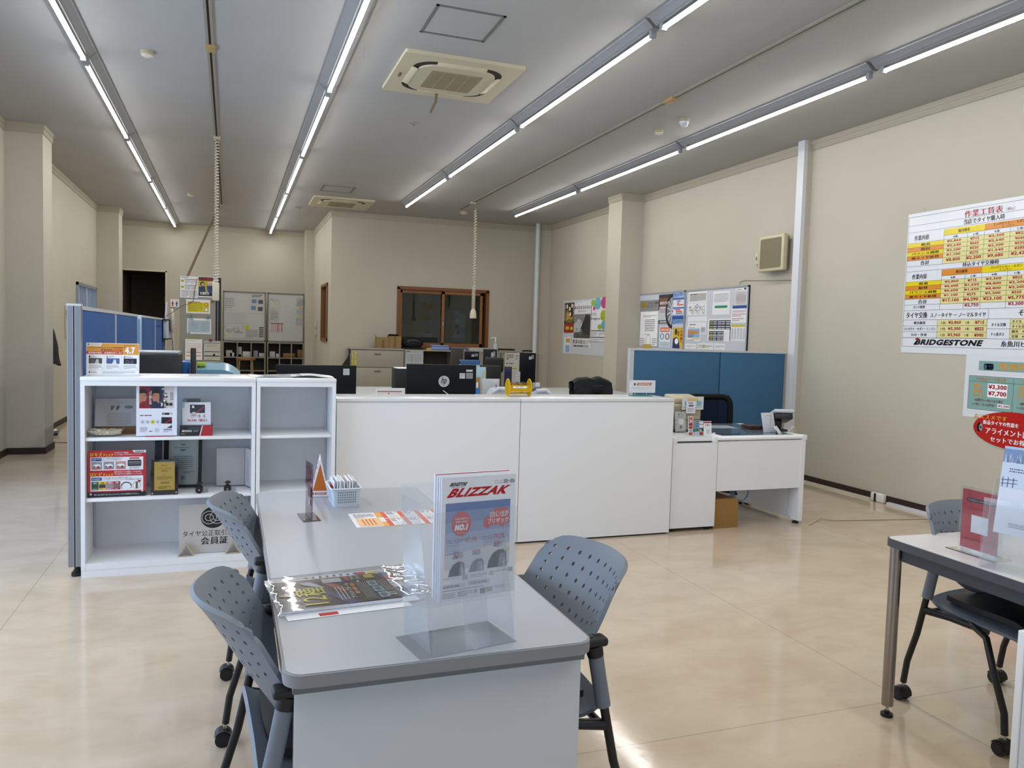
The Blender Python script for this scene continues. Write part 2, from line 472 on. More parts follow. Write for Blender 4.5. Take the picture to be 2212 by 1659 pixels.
# toilet corridor behind the doorway
b = MB()
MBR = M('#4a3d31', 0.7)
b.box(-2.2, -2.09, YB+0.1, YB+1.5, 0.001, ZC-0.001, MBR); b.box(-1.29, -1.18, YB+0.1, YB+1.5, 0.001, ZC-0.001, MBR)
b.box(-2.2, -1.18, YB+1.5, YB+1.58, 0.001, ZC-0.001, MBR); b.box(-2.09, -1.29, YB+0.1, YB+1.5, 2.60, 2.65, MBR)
struct(b, 'wall_corridor')
b = MB(); w = 0.03
b.box(-2.12, -2.09, YB-0.015, YB+0.1, 0, 2.61, CREAM); b.box(-1.29, -1.26, YB-0.015, YB+0.1, 0, 2.61, CREAM); b.box(-2.12, -1.26, YB-0.015, YB+0.1, 2.585, 2.615, CREAM)
struct(b, 'door_1')
# columns
MWC = MW
b = MB(); b.box(XL, -1.935, 9.87, 10.33, 0, ZC, MWC); struct(b, 'column_left_near')
b = MB(); b.box(XL, -1.935, 16.02, 16.5, 0, ZC, MWC); struct(b, 'column_left_far')
b = MB(); b.box(5.40, XR, 10.41, 10.84, 0, ZC, MWC); struct(b, 'column_right')
b = MB(); b.box(1.50, XO, 17.35, YB, 0, ZC, MWC); struct(b, 'column_back')
b = MB(); b.box(5.55, XR, 14.0, YO, 0, ZC, MWC); struct(b, 'column_office')
# cornice and baseboards
def trims():
    n = 0
    def run(x0, y0, x1, y1, side):
        nonlocal n; n += 1
        # two-step cornice with its outer side on (sx, sy)
        b = MB(); sx, sy = side
        for d, z0, z1 in ((0.022, ZC-0.045, ZC), (0.012, ZC-0.10, ZC-0.045)):
            b.box(min(x0, x1, x0+sx*d, x1+sx*d), max(x0, x1, x0+sx*d, x1+sx*d), min(y0, y1, y0+sy*d, y1+sy*d), max(y0, y1, y0+sy*d, y1+sy*d), z0, z1, MCN)
        struct(b, 'trim_%d' % n)
    def base(x0, y0, x1, y1, side, name):
        b = MB(); sx, sy = side; d = 0.012
        b.box(min(x0, x1, x0+sx*d, x1+sx*d), max(x0, x1, x0+sx*d, x1+sx*d), min(y0, y1, y0+sy*d, y1+sy*d), max(y0, y1, y0+sy*d, y1+sy*d), 0.0, 0.072, BROWNB)
        struct(b, 'baseboard_'+name)
    segs = [((XL, YF, XL, 9.87), (1, 0), 'left'), ((XL, 9.87, -1.935, 9.87), (0, -1), 'left_column_face'), ((-1.935, 9.858, -1.935, 10.33), (1, 0), 'left_column_side'),
            ((XL, 10.33, XL, 16.02), (1, 0), 'left_rear'), ((XL, 16.02, -1.935, 16.02), (0, -1), 'left_far_column_face'), ((-1.935, 16.008, -1.935, 16.5), (1, 0), 'left_far_column_side'),
            ((-1.29, YB, 1.50, YB), (0, -1), 'back'), ((XO, YO, XO, 17.35), (-1, 0), 'office_side'), ((XO-0.012, YO, 5.55, YO), (0, -1), 'office_front'),
            ((XR, 10.84, XR, 14.0), (-1, 0), 'right_rear'), ((5.40, 10.41, 5.40, 10.84), (-1, 0), 'right_column_side'), ((5.40-0.012, 10.41, XR, 10.41), (0, -1), 'right_column_face'), ((XR, YF, XR, 10.41), (-1, 0), 'right'), ((5.55, 14.0, XR, 14.0), (0, -1), 'office_column')]
    for (x0, y0, x1, y1), sd, nm in segs:
        if nm == 'back': run(XL, YB, 1.50, YB, sd)
        else: run(x0, y0, x1, y1, sd)
        base(x0, y0, x1, y1, sd, nm)
MCN = M('#b5ae9b', 0.6)
trims()
b = MB(); b.box(XL+0.001, -1.29, 10.76, 10.80, 0.0, 0.003, M('#4a4036', 0.4)); struct(b, 'trim_threshold')
# white cover strip and pipe on the right wall
MDUCT = M('#d3d6dc', 0.35)
b = MB(); b.box(5.655, 5.70, 6.83, 6.93, 0, ZC, MDUCT); b.box(5.70, XR, 6.83, 6.93, 0, ZC, MW); struct(b, 'trim_post_right')
b = MB(); b.tube([(5.47, 13.93, 0), (5.47, 13.93, ZC)], 0.045, M('#cdd0d2', 0.4), 14); struct(b, 'trim_pipe_back')

# ---- windows
WOOD = M('#7a4a24', 0.4, bump=0.1, bscale=60); WOOD2 = M('#8d5a2e', 0.4)
GLS = clear('window_glass', (0.86, 0.9, 0.88), 0.0, 0.01, fres=1.2)
def win(name, mb): o = mb.build(name); o['kind'] = 'structure'; return o
b = MB(); x0, x1, z0, z1 = 2.90, 4.64, 1.18, 2.30
for a in ((x0-0.02, x1+0.02, z1-0.03, z1+0.025), (x0-0.02, x1+0.02, z0-0.025, z0+0.04), (x0-0.02, x0+0.04, z0, z1), (x1-0.04, x1+0.02, z0, z1)):
    b.box(a[0], a[1], YO-0.02, YO+0.09, a[2], a[3], WOOD)
w1 = win('window_1', b)
for nm, a0, a1, yy in (('sash', x0+0.04, 3.80, YO+0.05), ('sash', 3.74, x1-0.10, YO+0.01)):
    f = MB()
    for q in ((a0, a1, z1-0.09, z1-0.03), (a0, a1, z0+0.04, z0+0.11), (a0, a0+0.05, z0+0.05, z1-0.04), (a1-0.05, a1, z0+0.05, z1-0.04)):
        f.box(q[0], q[1], yy, yy+0.03, q[2], q[3], WOOD2)
    sa = f.build(nm, w1)
    g = MB(); g.box(a0+0.05, a1-0.05, yy+0.012, yy+0.017, z0+0.11, z1-0.09, GLS); g.build('pane', sa)
    if a0 > 3.5:
        g = MB(); g.box(a0+0.016, a0+0.034, yy-0.004, yy, 1.62, 1.70, CHROME); g.build('latch', sa)
# small side window of the office block
b = MB(); y0, y1, z0, z1 = 14.76, 15.78, 1.28, 2.33
for a in ((y0-0.02, y1+0.02, z1-0.03, z1+0.02), (y0-0.02, y1+0.02, z0-0.02, z0+0.04), (y0-0.02, y0+0.04, z0, z1), (y1-0.04, y1+0.02, z0, z1)):
    b.box(XO-0.02, XO+0.09, a[0], a[1], a[2], a[3], WOOD)
b.box(XO+0.02, XO+0.05, 15.2, 15.26, z0, z1, WOOD2)
w2 = win('window_2', b)
g = MB(); g.box(XO+0.035, XO+0.04, y0+0.04, y1-0.04, z0+0.04, z1-0.03, GLS); g.build('pane', w2)
# aluminium windows: left far, left near (beside the photographer) and the shop front
GL2 = clear('daylight_glass', (0.93, 0.96, 1.0), 0.0, 0.01, fres=0.8)
def aluwin(name, axis, c, a0, a1, z0, z1, bars):
    b = MB(); t = 0.05
    def bx(p0, p1, q0, q1, d0=-0.06, d1=0.03):
        if axis == 'x': b.box(c+d0, c+d1, p0, p1, q0, q1, ALU)
        else: b.box(p0, p1, c+d0, c+d1, q0, q1, ALU)
    bx(a0, a1, z1-t, z1); bx(a0, a1, z0, z0+t); bx(a0, a0+t, z0, z1); bx(a1-t, a1, z0, z1)
    for q in bars: bx(q-0.025, q+0.025, z0, z1, -0.05, 0.0)
    o = win(name, b)
    g = MB()
    if axis == 'x': g.box(c-0.035, c-0.03, a0+t, a1-t, z0+t, z1-t, GL2)
    else: g.box(a0+t, a1-t, c-0.035, c-0.03, z0+t, z1-t, GL2)
    g.build('pane', o)
aluwin('window_3', 'x', XL, 14.0, 15.86, 0.95, 2.12, (14.62, 14.93, 15.4))
aluwin('window_4', 'x', XL, 1.2, 8.0, 0.35, 2.35, (2.9, 4.6, 6.3))
aluwin('window_5', 'y', YF, -2.1, 3.9, 0.35, 2.5, (-0.6, 0.9, 2.4))

# ================================================================== CEILING
TUBE = emis('lit_tube', (1.0, 0.985, 0.955), TUBE_STRENGTH)
FIX = M('#8b8e92', 0.32)
TUBE_SIDE = emis('lit_tube_side', (1.0, 0.985, 0.955), TUBE_STRENGTH*0.12)
FIXD = M('#9a9ea3', 0.4)
LBL = M('#e8eaec', 0.5)
def make_light():
    """one fixture hanging under the ceiling, length 2.65 along y from -2.65 to 0 (far end at 0), z measured down from the ceiling"""
    t = thing('ceiling_light', 'x', 'ceiling light')
    L = 2.65
    b = MB()
    prof = [(-0.088, 0.0), (-0.088, -0.012), (-0.078, -0.014), (-0.030, -0.052), (-0.030, -0.058), (0.030, -0.058), (0.030, -0.052), (0.078, -0.014), (0.088, -0.012), (0.088, 0.0)]
    vs = [(x, 0, z) for x, z in prof]+[(x, -L+0.004, z) for x, z in prof]; n = len(prof)
    b.add(vs, [tuple(range(n)), tuple(range(2*n-1, n-1, -1))]+[(i, n+i, n+(i+1) % n, (i+1) % n) for i in range(n)], FIX)
    b.build('housing', t, local=True)
    b = MB(); R_ = 0.0165; ys = (-0.075, -L+0.075); n = 16
    vs = [(R_*math.sin(2*PI*k/n), y, -0.085-R_*math.cos(2*PI*k/n)) for y in ys for k in range(n)]
    cz = lambda k: math.cos(2*PI*(k+0.5)/n)
    lit = [k for k in range(n) if cz(k) > 0.3]; sides = [k for k in range(n) if 0.3 >= cz(k) > -0.3]; dark = [k for k in range(n) if cz(k) <= -0.3]
    b.add(vs, [(k, (k+1) % n, n+(k+1) % n, n+k) for k in sides], TUBE_SIDE, True)
    b.add(vs, [(k, (k+1) % n, n+(k+1) % n, n+k) for k in lit], TUBE, True)       # the lower side of the tube shines
    b.add(vs, [(k, (k+1) % n, n+(k+1) % n, n+k) for k in dark], FIX, True)
    tb = b.build('tube', t, local=True)
    for y in (-0.055, -L+0.055):
        b = MB(); b.bbox(-0.022, 0.022, y-0.018, y+0.018, -0.108, -0.05, FIXD, 0.008)
        b.cyl((0, y, -0.085), (0, y+(-0.02 if y > -1 else 0.02), -0.085), 0.0175, CHROME, 12)
        b.build('socket', t, local=True)
    return t
proto = make_light(); used = False
RN = {0: 'of the row along the left wall', 1: 'of the second row from the left', 2: 'of the second row from the right', 3: 'of the row along the right wall'}
ORD = ['farthest', 'second farthest', 'third farthest', 'fourth farthest', 'fifth farthest', 'sixth farthest', 'seventh farthest']
for ri, (xr, yend, cnt, L) in enumerate(((-1.092, 17.68, 7, 2.655), (0.785, 17.68, 7, 2.655), (2.675, 12.76, 5, 2.68), (4.58, 12.80, 5, 2.68))):
    for k in range(cnt):
        lab = 'lit ceiling tube light, %s %s' % (ORD[k], RN[ri])
        if not used:
            proto.location = (xr, yend-k*L, ZC); proto['label'] = lab; proto['group'] = 'ceiling tube lights'; used = True
            _MW[proto.name] = Matrix.Translation(proto.location)
        else: dup(proto, (xr, yend-k*L, ZC), 0, lab, 'ceiling tube lights')
# ceiling power rails
RAILM = M('#8f8b80', 0.5); SLOT = M('#1a1512', 0.6); CONN = M('#a98c5d', 0.5)
def rail(x, y0, y1, boxes, label):
    t = thing('power_rail', label, 'power rail', (x, y0, ZC), 0, 'ceiling power rails')
    b = MB(); w = 0.027
    b.box(x-w, x-0.008, y0, y1, ZC-0.018, ZC, RAILM); b.box(x+0.008, x+w, y0, y1, ZC-0.018, ZC, RAILM); b.box(x-0.008, x+0.008, y0, y1, ZC-0.006, ZC, SLOT)
    b.build('channel', t)
    for y, l, m in boxes:
        b = MB(); b.bbox(x-0.035, x+0.035, y-l/2, y+l/2, ZC-0.03, ZC, m, 0.004); b.build('connector', t)
rail(-0.16, -2.0, 14.6, [(6.55, 0.14, CONN), (9.55, 0.12, CREAM)], 'long power rail on the ceiling between the two left rows of lights')
rail(3.66, -2.0, 13.0, [(6.2, 0.16, CONN), (12.22, 0.10, CREAM)], 'long power rail on the ceiling between the two right rows of lights')
# coiled cords with sockets
def coil(p0, p1, r, turns, wr, mat, b, flare=0.0, seg=10):
    p0 = Vector(p0); p1 = Vector(p1); d = (p1-p0); n = int(turns*seg); a = d.normalized().orthogonal().normalized(); c = d.normalized().cross(a); pts = []
    for i in range(n+1):
        t = i/n; an = 2*PI*turns*t; pts.append(p0+d*t+(a*math.cos(an)+c*math.sin(an))*r)
    b.tube(pts, wr, mat, 5)
CORD = M('#c9c2b0', 0.5)
t = thing('pendant_socket', 'beige socket on a coiled cord hanging over the blue partition', 'hanging socket', (-0.16, 9.55, 3.55))
b = MB(); coil((-0.16, 9.55, 3.56), (-0.16, 9.55, 2.15), 0.020, 42, 0.006, CORD, b); coil((-0.16, 9.55, 2.15), (-0.16, 9.55, 1.98), 0.026, 5, 0.008, CORD, b); b.build('cord', t)
b = MB(); b.bbox(-0.20, -0.125, 9.515, 9.585, 1.76, 1.97, CREAM, 0.015); b.cyl((-0.16, 9.55, 1.96), (-0.16, 9.55, 2.02), 0.02, CREAM, 12); b.build('socket', t)
t = thing('pendant_socket', 'beige socket on a coiled cord hanging before the wood window', 'hanging socket', (3.70, 12.2, 3.55))
b = MB(); b.tube([(3.70, 12.2, 3.58), (3.70, 12.2, 3.42)], 0.004, CHROME, 6)
coil((3.70, 12.2, 3.45), (3.70, 12.2, 2.25), 0.018, 26, 0.008, CORD, b); coil((3.70, 12.2, 2.25), (3.70, 12.2, 1.88), 0.024, 16, 0.008, CORD, b); b.build('cord', t)
b = MB(); b.lathe([(0.0, 0), (0.055, 0), (0.055, 0.03), (0.048, 0.10), (0.03, 0.145), (0.018, 0.16), (0, 0.16)], CREAM, 14, Matrix.Translation((3.70, 12.2, 1.73))); b.build('socket', t)
b = MB(); coil((-0.20, 14.55, 3.56), (-0.63, 13.15, 2.24), 0.016, 60, 0.006, M('#7d6a55', 0.6), b)
one(b, 'coiled_cable', 'brown coiled cable slanting from the ceiling down to the tall grey cabinet', 'cable')
# access hatches
def hatch(x0, x1, y0, y1, lab):
    t = thing('ceiling_hatch', lab, 'ceiling hatch', (x0, y0, ZC), 0, 'ceiling hatches')
    b = MB(); w = 0.018; z = ZC-0.006; m = M('#6d6e6c', 0.5)
    for q in ((x0, x1, y0, y0+w), (x0, x1, y1-w, y1), (x0, x0+w, y0, y1), (x1-w, x1, y0, y1)): b.box(q[0], q[1], q[2], q[3], z, ZC, m)
    b.build('frame', t)
    b = MB(); b.box(x0+w+0.006, x1-w-0.006, y0+w+0.006, y1-w-0.006, ZC-0.003, ZC, MC); b.build('panel', t)
hatch(1.25, 1.73, 5.11, 5.61, 'square ceiling hatch in front of the larger air conditioner')
hatch(1.27, 1.74, 11.93, 12.42, 'square ceiling hatch in front of the distant air conditioner')
# ceiling cassette air conditioners
def cassette(x0, x1, y0, y1, lab, ribbons):
    t = thing('air_conditioner', lab, 'air conditioner', ((x0+x1)/2, (y0+y1)/2, ZC), 0, 'ceiling cassette air conditioners')
    cx, cy, hw, hd = (x0+x1)/2, (y0+y1)/2, (x1-x0)/2, (y1-y0)/2
    m = M('#c7bfa4', 0.45)
    b = MB(); b.prism(rrect(x0, x1, y0, y1, 0.02), ZC-0.028, ZC, m); b.build('cover_plate', t)
    b = MB(); b.prism(rrect(cx-hw*0.76, cx+hw*0.76, cy-hd*0.76, cy+hd*0.76, 0.17, 8), ZC-0.030, ZC-0.0281, M('#17161a', 0.6)); b.build('air_outlet', t)
    b = MB()
    b.prism(rrect(cx-hw*0.66, cx+hw*0.66, cy-hd*0.66, cy+hd*0.66, 0.15, 8), ZC-0.042, ZC-0.0301, m); b.build('panel', t)
    b = MB(); gm = M('#8d8368', 0.6)
    b.prism(rrect(cx-hw*0.44, cx+hw*0.44, cy-hd*0.44, cy+hd*0.44, 0.01), ZC-0.046, ZC-0.0421, gm)
    for k in range(24):
        yy = cy-hd*0.43+hd*0.86*k/23; b.box(cx-hw*0.43, cx+hw*0.43, yy-0.003, yy+0.003, ZC-0.048, ZC-0.046, M('#9d9377', 0.6))
    for k in (-1, 0, 1): b.box(cx+k*hw*0.22-0.004, cx+k*hw*0.22+0.004, cy-hd*0.43, cy+hd*0.43, ZC-0.0485, ZC-0.046, M('#a59b7f', 0.6))
    b.build('grille', t)
    for sx, sy in ((0, -1), (0, 1), (-1, 0), (1, 0)):
        b = MB()
        T = Matrix.Translation((cx+sx*hw*0.715, cy+sy*hd*0.715, ZC-0.034)) @ Matrix.Rotation(0 if sy else PI/2, 4, 'Z') @ Matrix.Rotation(0.35*(sy if sy else -sx), 4, 'X')
        b.bbox(-hw*0.42, hw*0.42, -0.026, 0.026, -0.004, 0.004, m, 0.003, 2, T); b.build('flap', t)
    for (rx, ry, pts) in ribbons:
        b = MB(); rb = M('#71654a', 0.7)
        for i in range(len(pts)-1):
            a, c = pts[i], pts[i+1]
            b.add([(a[0]-0.012, a[1], a[2]), (a[0]+0.012, a[1], a[2]), (c[0]+0.012, c[1], c[2]), (c[0]-0.012, c[1], c[2])], [(0, 1, 2, 3)], rb)
        b.build('ribbon', t, solid=0.001)
cassette(1.23, 2.20, 5.97, 6.97, 'beige ceiling air conditioner with hanging ribbon, the larger looking one', [(0, 0, [(1.69, 6.85, ZC-0.03), (1.69, 6.87, ZC-0.10), (1.67, 6.90, ZC-0.15), (1.655, 6.92, ZC-0.19)]), (0, 0, [(1.29, 6.45, ZC-0.03), (1.27, 6.43, ZC-0.07), (1.27, 6.40, ZC-0.06)])])
cassette(1.23, 2.20, 12.88, 13.85, 'beige ceiling air conditioner over the office block, farther away', [])
# detectors
def detector(x, y, lab, dome=False, r=0.05):
    T = Matrix.Translation((x, y, ZC)) @ Matrix.Rotation(PI, 4, 'X')
    t = thing('smoke_detector' if not dome else 'motion_sensor', lab, 'detector', (x, y, ZC), 0, None if dome else 'ceiling smoke detectors')
    b = MB(); b.lathe([(0.0, 0), (r, 0), (r, 0.022), (r*0.9, 0.03), (0, 0.03)], M('#a89f83', 0.5), 22, T); b.build('base', t)
    b = MB()
    if dome: b.lathe([(0, 0.03), (r*0.95, 0.03), (r*0.9, 0.045), (r*0.62, 0.07), (r*0.3, 0.08), (0, 0.082)], M('#c9cbd2', 0.15), 22, T)
    else: b.lathe([(0, 0.03), (r*0.85, 0.03), (r*0.85, 0.036), (r*0.5, 0.044), (0, 0.046)], M('#d8d3c2', 0.35), 22, T)
    b.build('lens' if dome else 'cap', t)
detector(-0.63, 6.89, 'round smoke detector between the row along the left wall and the left power rail')
detector(-0.62, 13.77, 'small distant smoke detector beside the left power rail')
detector(4.10, 7.16, 'low round smoke detector beside the domed motion sensor', r=0.048)
detector(4.11, 6.70, 'domed white motion sensor on the ceiling beside a smoke detector', True)
detector(3.80, 13.25, 'faint smoke detector behind the coiled cord of the right socket', r=0.07)
b = MB(); T = Matrix.Translation((1.73, 7.99, ZC)) @ Matrix.Rotation(PI, 4, 'X')
b.lathe([(0, 0), (0.055, 0), (0.055, 0.004), (0.03, 0.008), (0, 0.008)], M('#a5a39c', 0.3), 20, T); b.cyl((1.74, 7.99, ZC-0.03), (1.74, 7.99, ZC-0.008), 0.008, CHROME, 10); b.cyl((1.715, 7.99, ZC-0.02), (1.715, 7.99, ZC-0.008), 0.006, CHROME, 8)
one(b, 'sprinkler_head', 'small metal sprinkler head set in the ceiling behind the near air conditioner', 'sprinkler')
b = MB(); b.lathe([(0, 0), (0.05, 0), (0.05, 0.004), (0, 0.006)], M('#a5a39c', 0.3), 16, Matrix.Translation((1.1, 14.2, ZC)) @ Matrix.Rotation(PI, 4, 'X')); b.cyl((1.1, 14.2, ZC-0.05), (1.1, 14.2, ZC), 0.012, CHROME, 10); b.box(1.04, 1.17, 14.19, 14.21, ZC-0.03, ZC-0.02, CHROME)
one(b, 'sprinkler_head', 'distant sprinkler head on the ceiling left of the office block corner', 'sprinkler')

# ================================================================== BOOKSHELVES, COUNTER, DESK
def bookshelf(x0, x1, lab):
    y0, y1, H = 4.95, 5.37, 1.155
    t = thing('bookshelf', lab, 'bookshelf', ((x0+x1)/2, (y0+y1)/2, 0), 0, 'white steel bookshelves')
    b = MB()
    b.box(x0, x0+0.022, y0, y1, 0.075, H-0.022, WHITE); b.box(x1-0.022, x1, y0, y1, 0.075, H-0.022, WHITE)
    b.box(x0+0.022, x1-0.022, y0, y0+0.02, H-0.05, H-0.022, WHITE)         # header rail
    b.box(x0+0.022, x1-0.022, y1-0.012, y1, 0.075, H-0.022, WHITE)
    for xx in (x0+0.024, x1-0.032):
        b.box(xx, xx+0.008, y0+0.28, y0+0.31, 0.1, H-0.05, M('#b9bcc0', 0.4))
        for k in range(20): b.box(xx-0.0005, xx+0.0085, y0+0.292, y0+0.298, 0.16+k*0.045, 0.166+k*0.045, M('#3a3d41', 0.6))
    b.build('carcass', t)
    b = MB(); b.bbox(x0-0.001, x1+0.001, y0-0.004, y1, H-0.022, H, WHITE, 0.002); b.build('top_panel', t)
    for z in (0.805, 0.455):
        b = MB(); b.bbox(x0+0.023, x1-0.023, y0+0.012, y1-0.014, z-0.018, z, WHITE, 0.002); b.build('shelf', t)
    b = MB(); b.box(x0+0.022, x1-0.022, y0+0.002, y1-0.012, 0.045, 0.083, WHITE); b.build('bottom_panel', t)
    b = MB(); b.box(x0, x1, y0+0.004, y1, 0.0, 0.045, WHITE); b.box(x0, x0+0.022, y0, y1, 0.045, 0.075, WHITE); b.box(x1-0.022, x1, y0, y1, 0.045, 0.075, WHITE); b.build('plinth', t)
    return t
bookshelf(-0.795, 0.146, 'wide white open bookshelf holding leaflets and awards')
bookshelf(0.150, 0.622, 'narrow empty white bookshelf beside the long white counter')

def counter(x0, x1, lab):
    y0, y1, H = 5.065, 5.415, 1.025
    t = thing('reception_counter', lab, 'counter', ((x0+x1)/2, (y0+y1)/2, 0), 0, 'white reception counters')
    b = MB(); b.box(x0+0.001, x1-0.001, y0, y1, 0.012, H-0.026, WHITE); b.build('body', t)
    b = MB(); b.box(x0+0.02, x1-0.02, y0+0.01, y1-0.01, 0.0, 0.012, BLACKM); b.build('plinth', t)
    b = MB(); b.bbox(x0+0.0005, x1-0.0005, y0-0.006, y1+0.01, H-0.024, H, M('#dcdfe2', 0.22), 0.003); b.build('countertop', t)
counter(0.642, 1.897, 'long white reception counter unit beside the narrow bookshelf')
counter(1.900, 3.122, 'long white reception counter unit carrying the card stand')

# desk with side cabinet
DY0, DY1, DZ = 5.09, 5.95, 0.725
t = thing('desk_cabinet', 'white cabinet section under the cash register between counter and desk', 'cabinet', (3.34, 5.5, 0))
b = MB(); b.box(3.142, 3.538, DY0, DY1-0.25, 0.03, DZ-0.045, WHITE); b.build('body', t)
b = MB(); b.bbox(3.142, 3.54, DY0+0.035, DY1, DZ-0.028, DZ, M('#cfd2d6', 0.3), 0.003); b.bbox(3.142, 3.18, DY0-0.002, DY0+0.035, DZ-0.045, DZ, WHITE, 0.004); b.bbox(3.50, 3.54, DY0-0.002, DY0+0.035, DZ-0.045, DZ, WHITE, 0.004); b.box(3.18, 3.50, DY0+0.01, DY0+0.035, DZ-0.03, DZ-0.01, WHITE); b.build('top', t)
for x in (3.18, 3.5):
    b = MB(); b.cyl((x, DY0+0.05, 0), (x, DY0+0.05, 0.035), 0.022, BLACKM, 14); b.build('foot', t)
t = thing('office_desk', 'white office desk with open knee space and wire duct', 'desk', (3.95, 5.5, 0))
b = MB(); b.bbox(3.542, 4.375, DY0+0.02, DY1, DZ-0.03, DZ, WHITE, 0.004); b.bbox(3.542, 4.345, DY0-0.005, DY0+0.03, DZ-0.03, DZ-0.002, WHITE2, 0.012, 4); b.box(4.335, 4.378, DY0-0.006, DY0+0.04, DZ-0.035, DZ+0.003, WHITE); b.build('top', t)
b = MB(); b.box(3.545, 4.33, DY0+0.004, DY0+0.022, 0.30, DZ-0.036, WHITE); b.build('modesty_panel', t)
b = MB(); b.box(4.33, 4.372, DY0, DY0+0.09, 0.028, DZ-0.033, WHITE); b.box(4.345, 4.365, DY0+0.09, DY1-0.02, 0.028, DZ-0.033, WHITE); b.build('side_panel', t)
for y in (DY0+0.05, DY1-0.06):
    b = MB(); b.cyl((4.35, y, 0), (4.35, y, 0.015), 0.026, BLACKM, 14); b.cyl((4.35, y, 0.012), (4.35, y, 0.03), 0.01, BLACKM, 10); b.build('foot', t)
b = MB(); b.tube([(4.325, DY0+0.14, 0.66), (4.323, DY0+0.15, 0.4), (4.324, DY0+0.13, 0.2), (4.33, DY0+0.14, 0.05), (4.40, DY0+0.02, 0.006)], 0.004, M('#cfd0d0', 0.5), 6)
one(b, 'power_cable', 'white cable running down inside the white office desk', 'cable')
b = MB(); b.bbox(3.62, 4.30, DY0+0.06, DY1-0.02, DZ, DZ+0.002, M('#5e6f7c', 0.08), 0.0008, 1)
one(b, 'desk_mat', 'shiny dark glass desk mat on the white office desk', 'desk mat')
# wooden box under the desk
t = thing('wooden_box', 'light brown wooden box standing under the white office desk', 'box', (3.64, 5.3, 0))
WD = M('#96703c', 0.5, bump=0.1, bscale=40)
b = MB(); P = [(3.548, 0.0), (3.775, 0.0), (3.775, 0.20)]+[(3.745+0.03*math.cos(a), 0.20+0.03*math.sin(a)) for a in (0.4, 0.8, 1.2)]+[(3.745, 0.232), (3.548, 0.232)]
Tw = Matrix(((1, 0, 0, 0), (0, 0, 1, 0), (0, 1, 0, 0), (0, 0, 0, 1)))
b.prism(P, DY0+0.03, DY0+0.30, WD, Tw)
for x, z in ((3.57, 0.2), (3.60, 0.03), (3.72, 0.03)): b.cyl((x, DY0+0.028, z), (x, DY0+0.032, z), 0.004, M('#4b3015'), 8)
b.build('board', t)

# ---- partitions
PBLUE = M('#1f508f', 0.8, bump=0.25, bscale=700); PBLUE2 = M('#356286', 0.8, bump=0.25, bscale=700)
FRW = M('#c6c9cf', 0.35)
def partition_y(xc, y0, y1, H, lab, blue, post0=True, post1=False, z0=0.06):
    """screen running along y, thickness 0.05"""
    t = thing('partition_screen', lab, 'partition', (xc, (y0+y1)/2, 0), 0, 'blue cloth partition screens')
    h = 0.026
    b = MB(); b.box(xc-h, xc+h, y0, y1, H-0.022, H, FRW); b.box(xc-h, xc+h, y0, y1, z0, z0+0.04, FRW)
    b.box(xc-h, xc+h, y0, y0+0.028, z0, H-0.02, FRW); b.box(xc-h, xc+h, y1-0.02, y1, z0, H-0.02, FRW)
    b.build('frame', t)
    b = MB(); b.bbox(xc-h+0.004, xc+h-0.004, y0+0.03, y1-0.022, z0+0.042, H-0.024, blue, 0.003); b.build('cloth_panel', t)
    for y in (y0+0.04, y1-0.05):
        b = MB(); b.cyl((xc, y, 0), (xc, y, 0.014), 0.028, BLACKM, 14); b.cyl((xc, y, 0.01), (xc, y, z0+0.01), 0.012, BLACKM, 10); b.build('foot', t)
    return t
XP = -0.831
partition_y(XP, 5.05, 6.50, 1.555, 'blue partition screen standing beside the wide bookshelf', PBLUE)
partition_y(XP, 6.505, 7.95, 1.555, 'second blue partition screen behind the one beside the bookshelf', PBLUE)
partition_y(XP, 8.27, 9.75, 1.555, 'blue partition screen carrying the white router', PBLUE)
partition_y(XP, 9.755, 11.2, 1.555, 'farthest blue partition screen in the row by the left aisle', PBLUE)
t = thing('partition_post', 'grooved aluminium end post of the blue partition row', 'post', (XP, 5.02, 0))
b = MB()
for xa, xb in ((-0.866, -0.834), (-0.828, -0.797)):
    b.box(xa, xb, 4.985, 5.048, 0.06, 1.552, ALU)
    for q in (0.25, 0.5, 0.75): b.box(xa+(xb-xa)*q-0.0015, xa+(xb-xa)*q+0.0015, 4.983, 4.985, 0.06, 1.552, M('#8c9097', 0.35, 0.6))
b.box(-0.834, -0.828, 4.992, 5.046, 0.06, 1.55, BLACKM); b.build('extrusion', t)
b = MB(); b.box(-0.868, -0.795, 4.983, 5.05, 1.552, 1.565, FRW); b.build('cap', t)
b = MB(); b.cyl((-0.83, 5.02, 0), (-0.83, 5.02, 0.02), 0.026, BLACKM, 14); b.cyl((-0.83, 5.02, 0.015), (-0.83, 5.02, 0.062), 0.01, BLACKM, 10); b.build('foot', t)
# light blue plastic strip curtain / roll between the screens
b = MB()
for k, (dy, c) in enumerate(((0.0, '#5aa6dd'), (0.09, '#2f86cf'), (0.17, '#3f93d6'))): b.bbox(XP-0.03, XP+0.03-0.006*k, 7.98+dy, 7.98+dy+0.08, 0.02, 1.52, M(c, 0.5), 0.01)
one(b, 'plastic_roll', 'bright blue plastic sheet standing in the gap between blue partition screens', 'plastic sheet')
b = MB(); b.bbox(XP-0.01, XP+0.028, 8.05, 8.26, 0.02, 0.04, M('#4a5a6a', 0.5), 0.004)
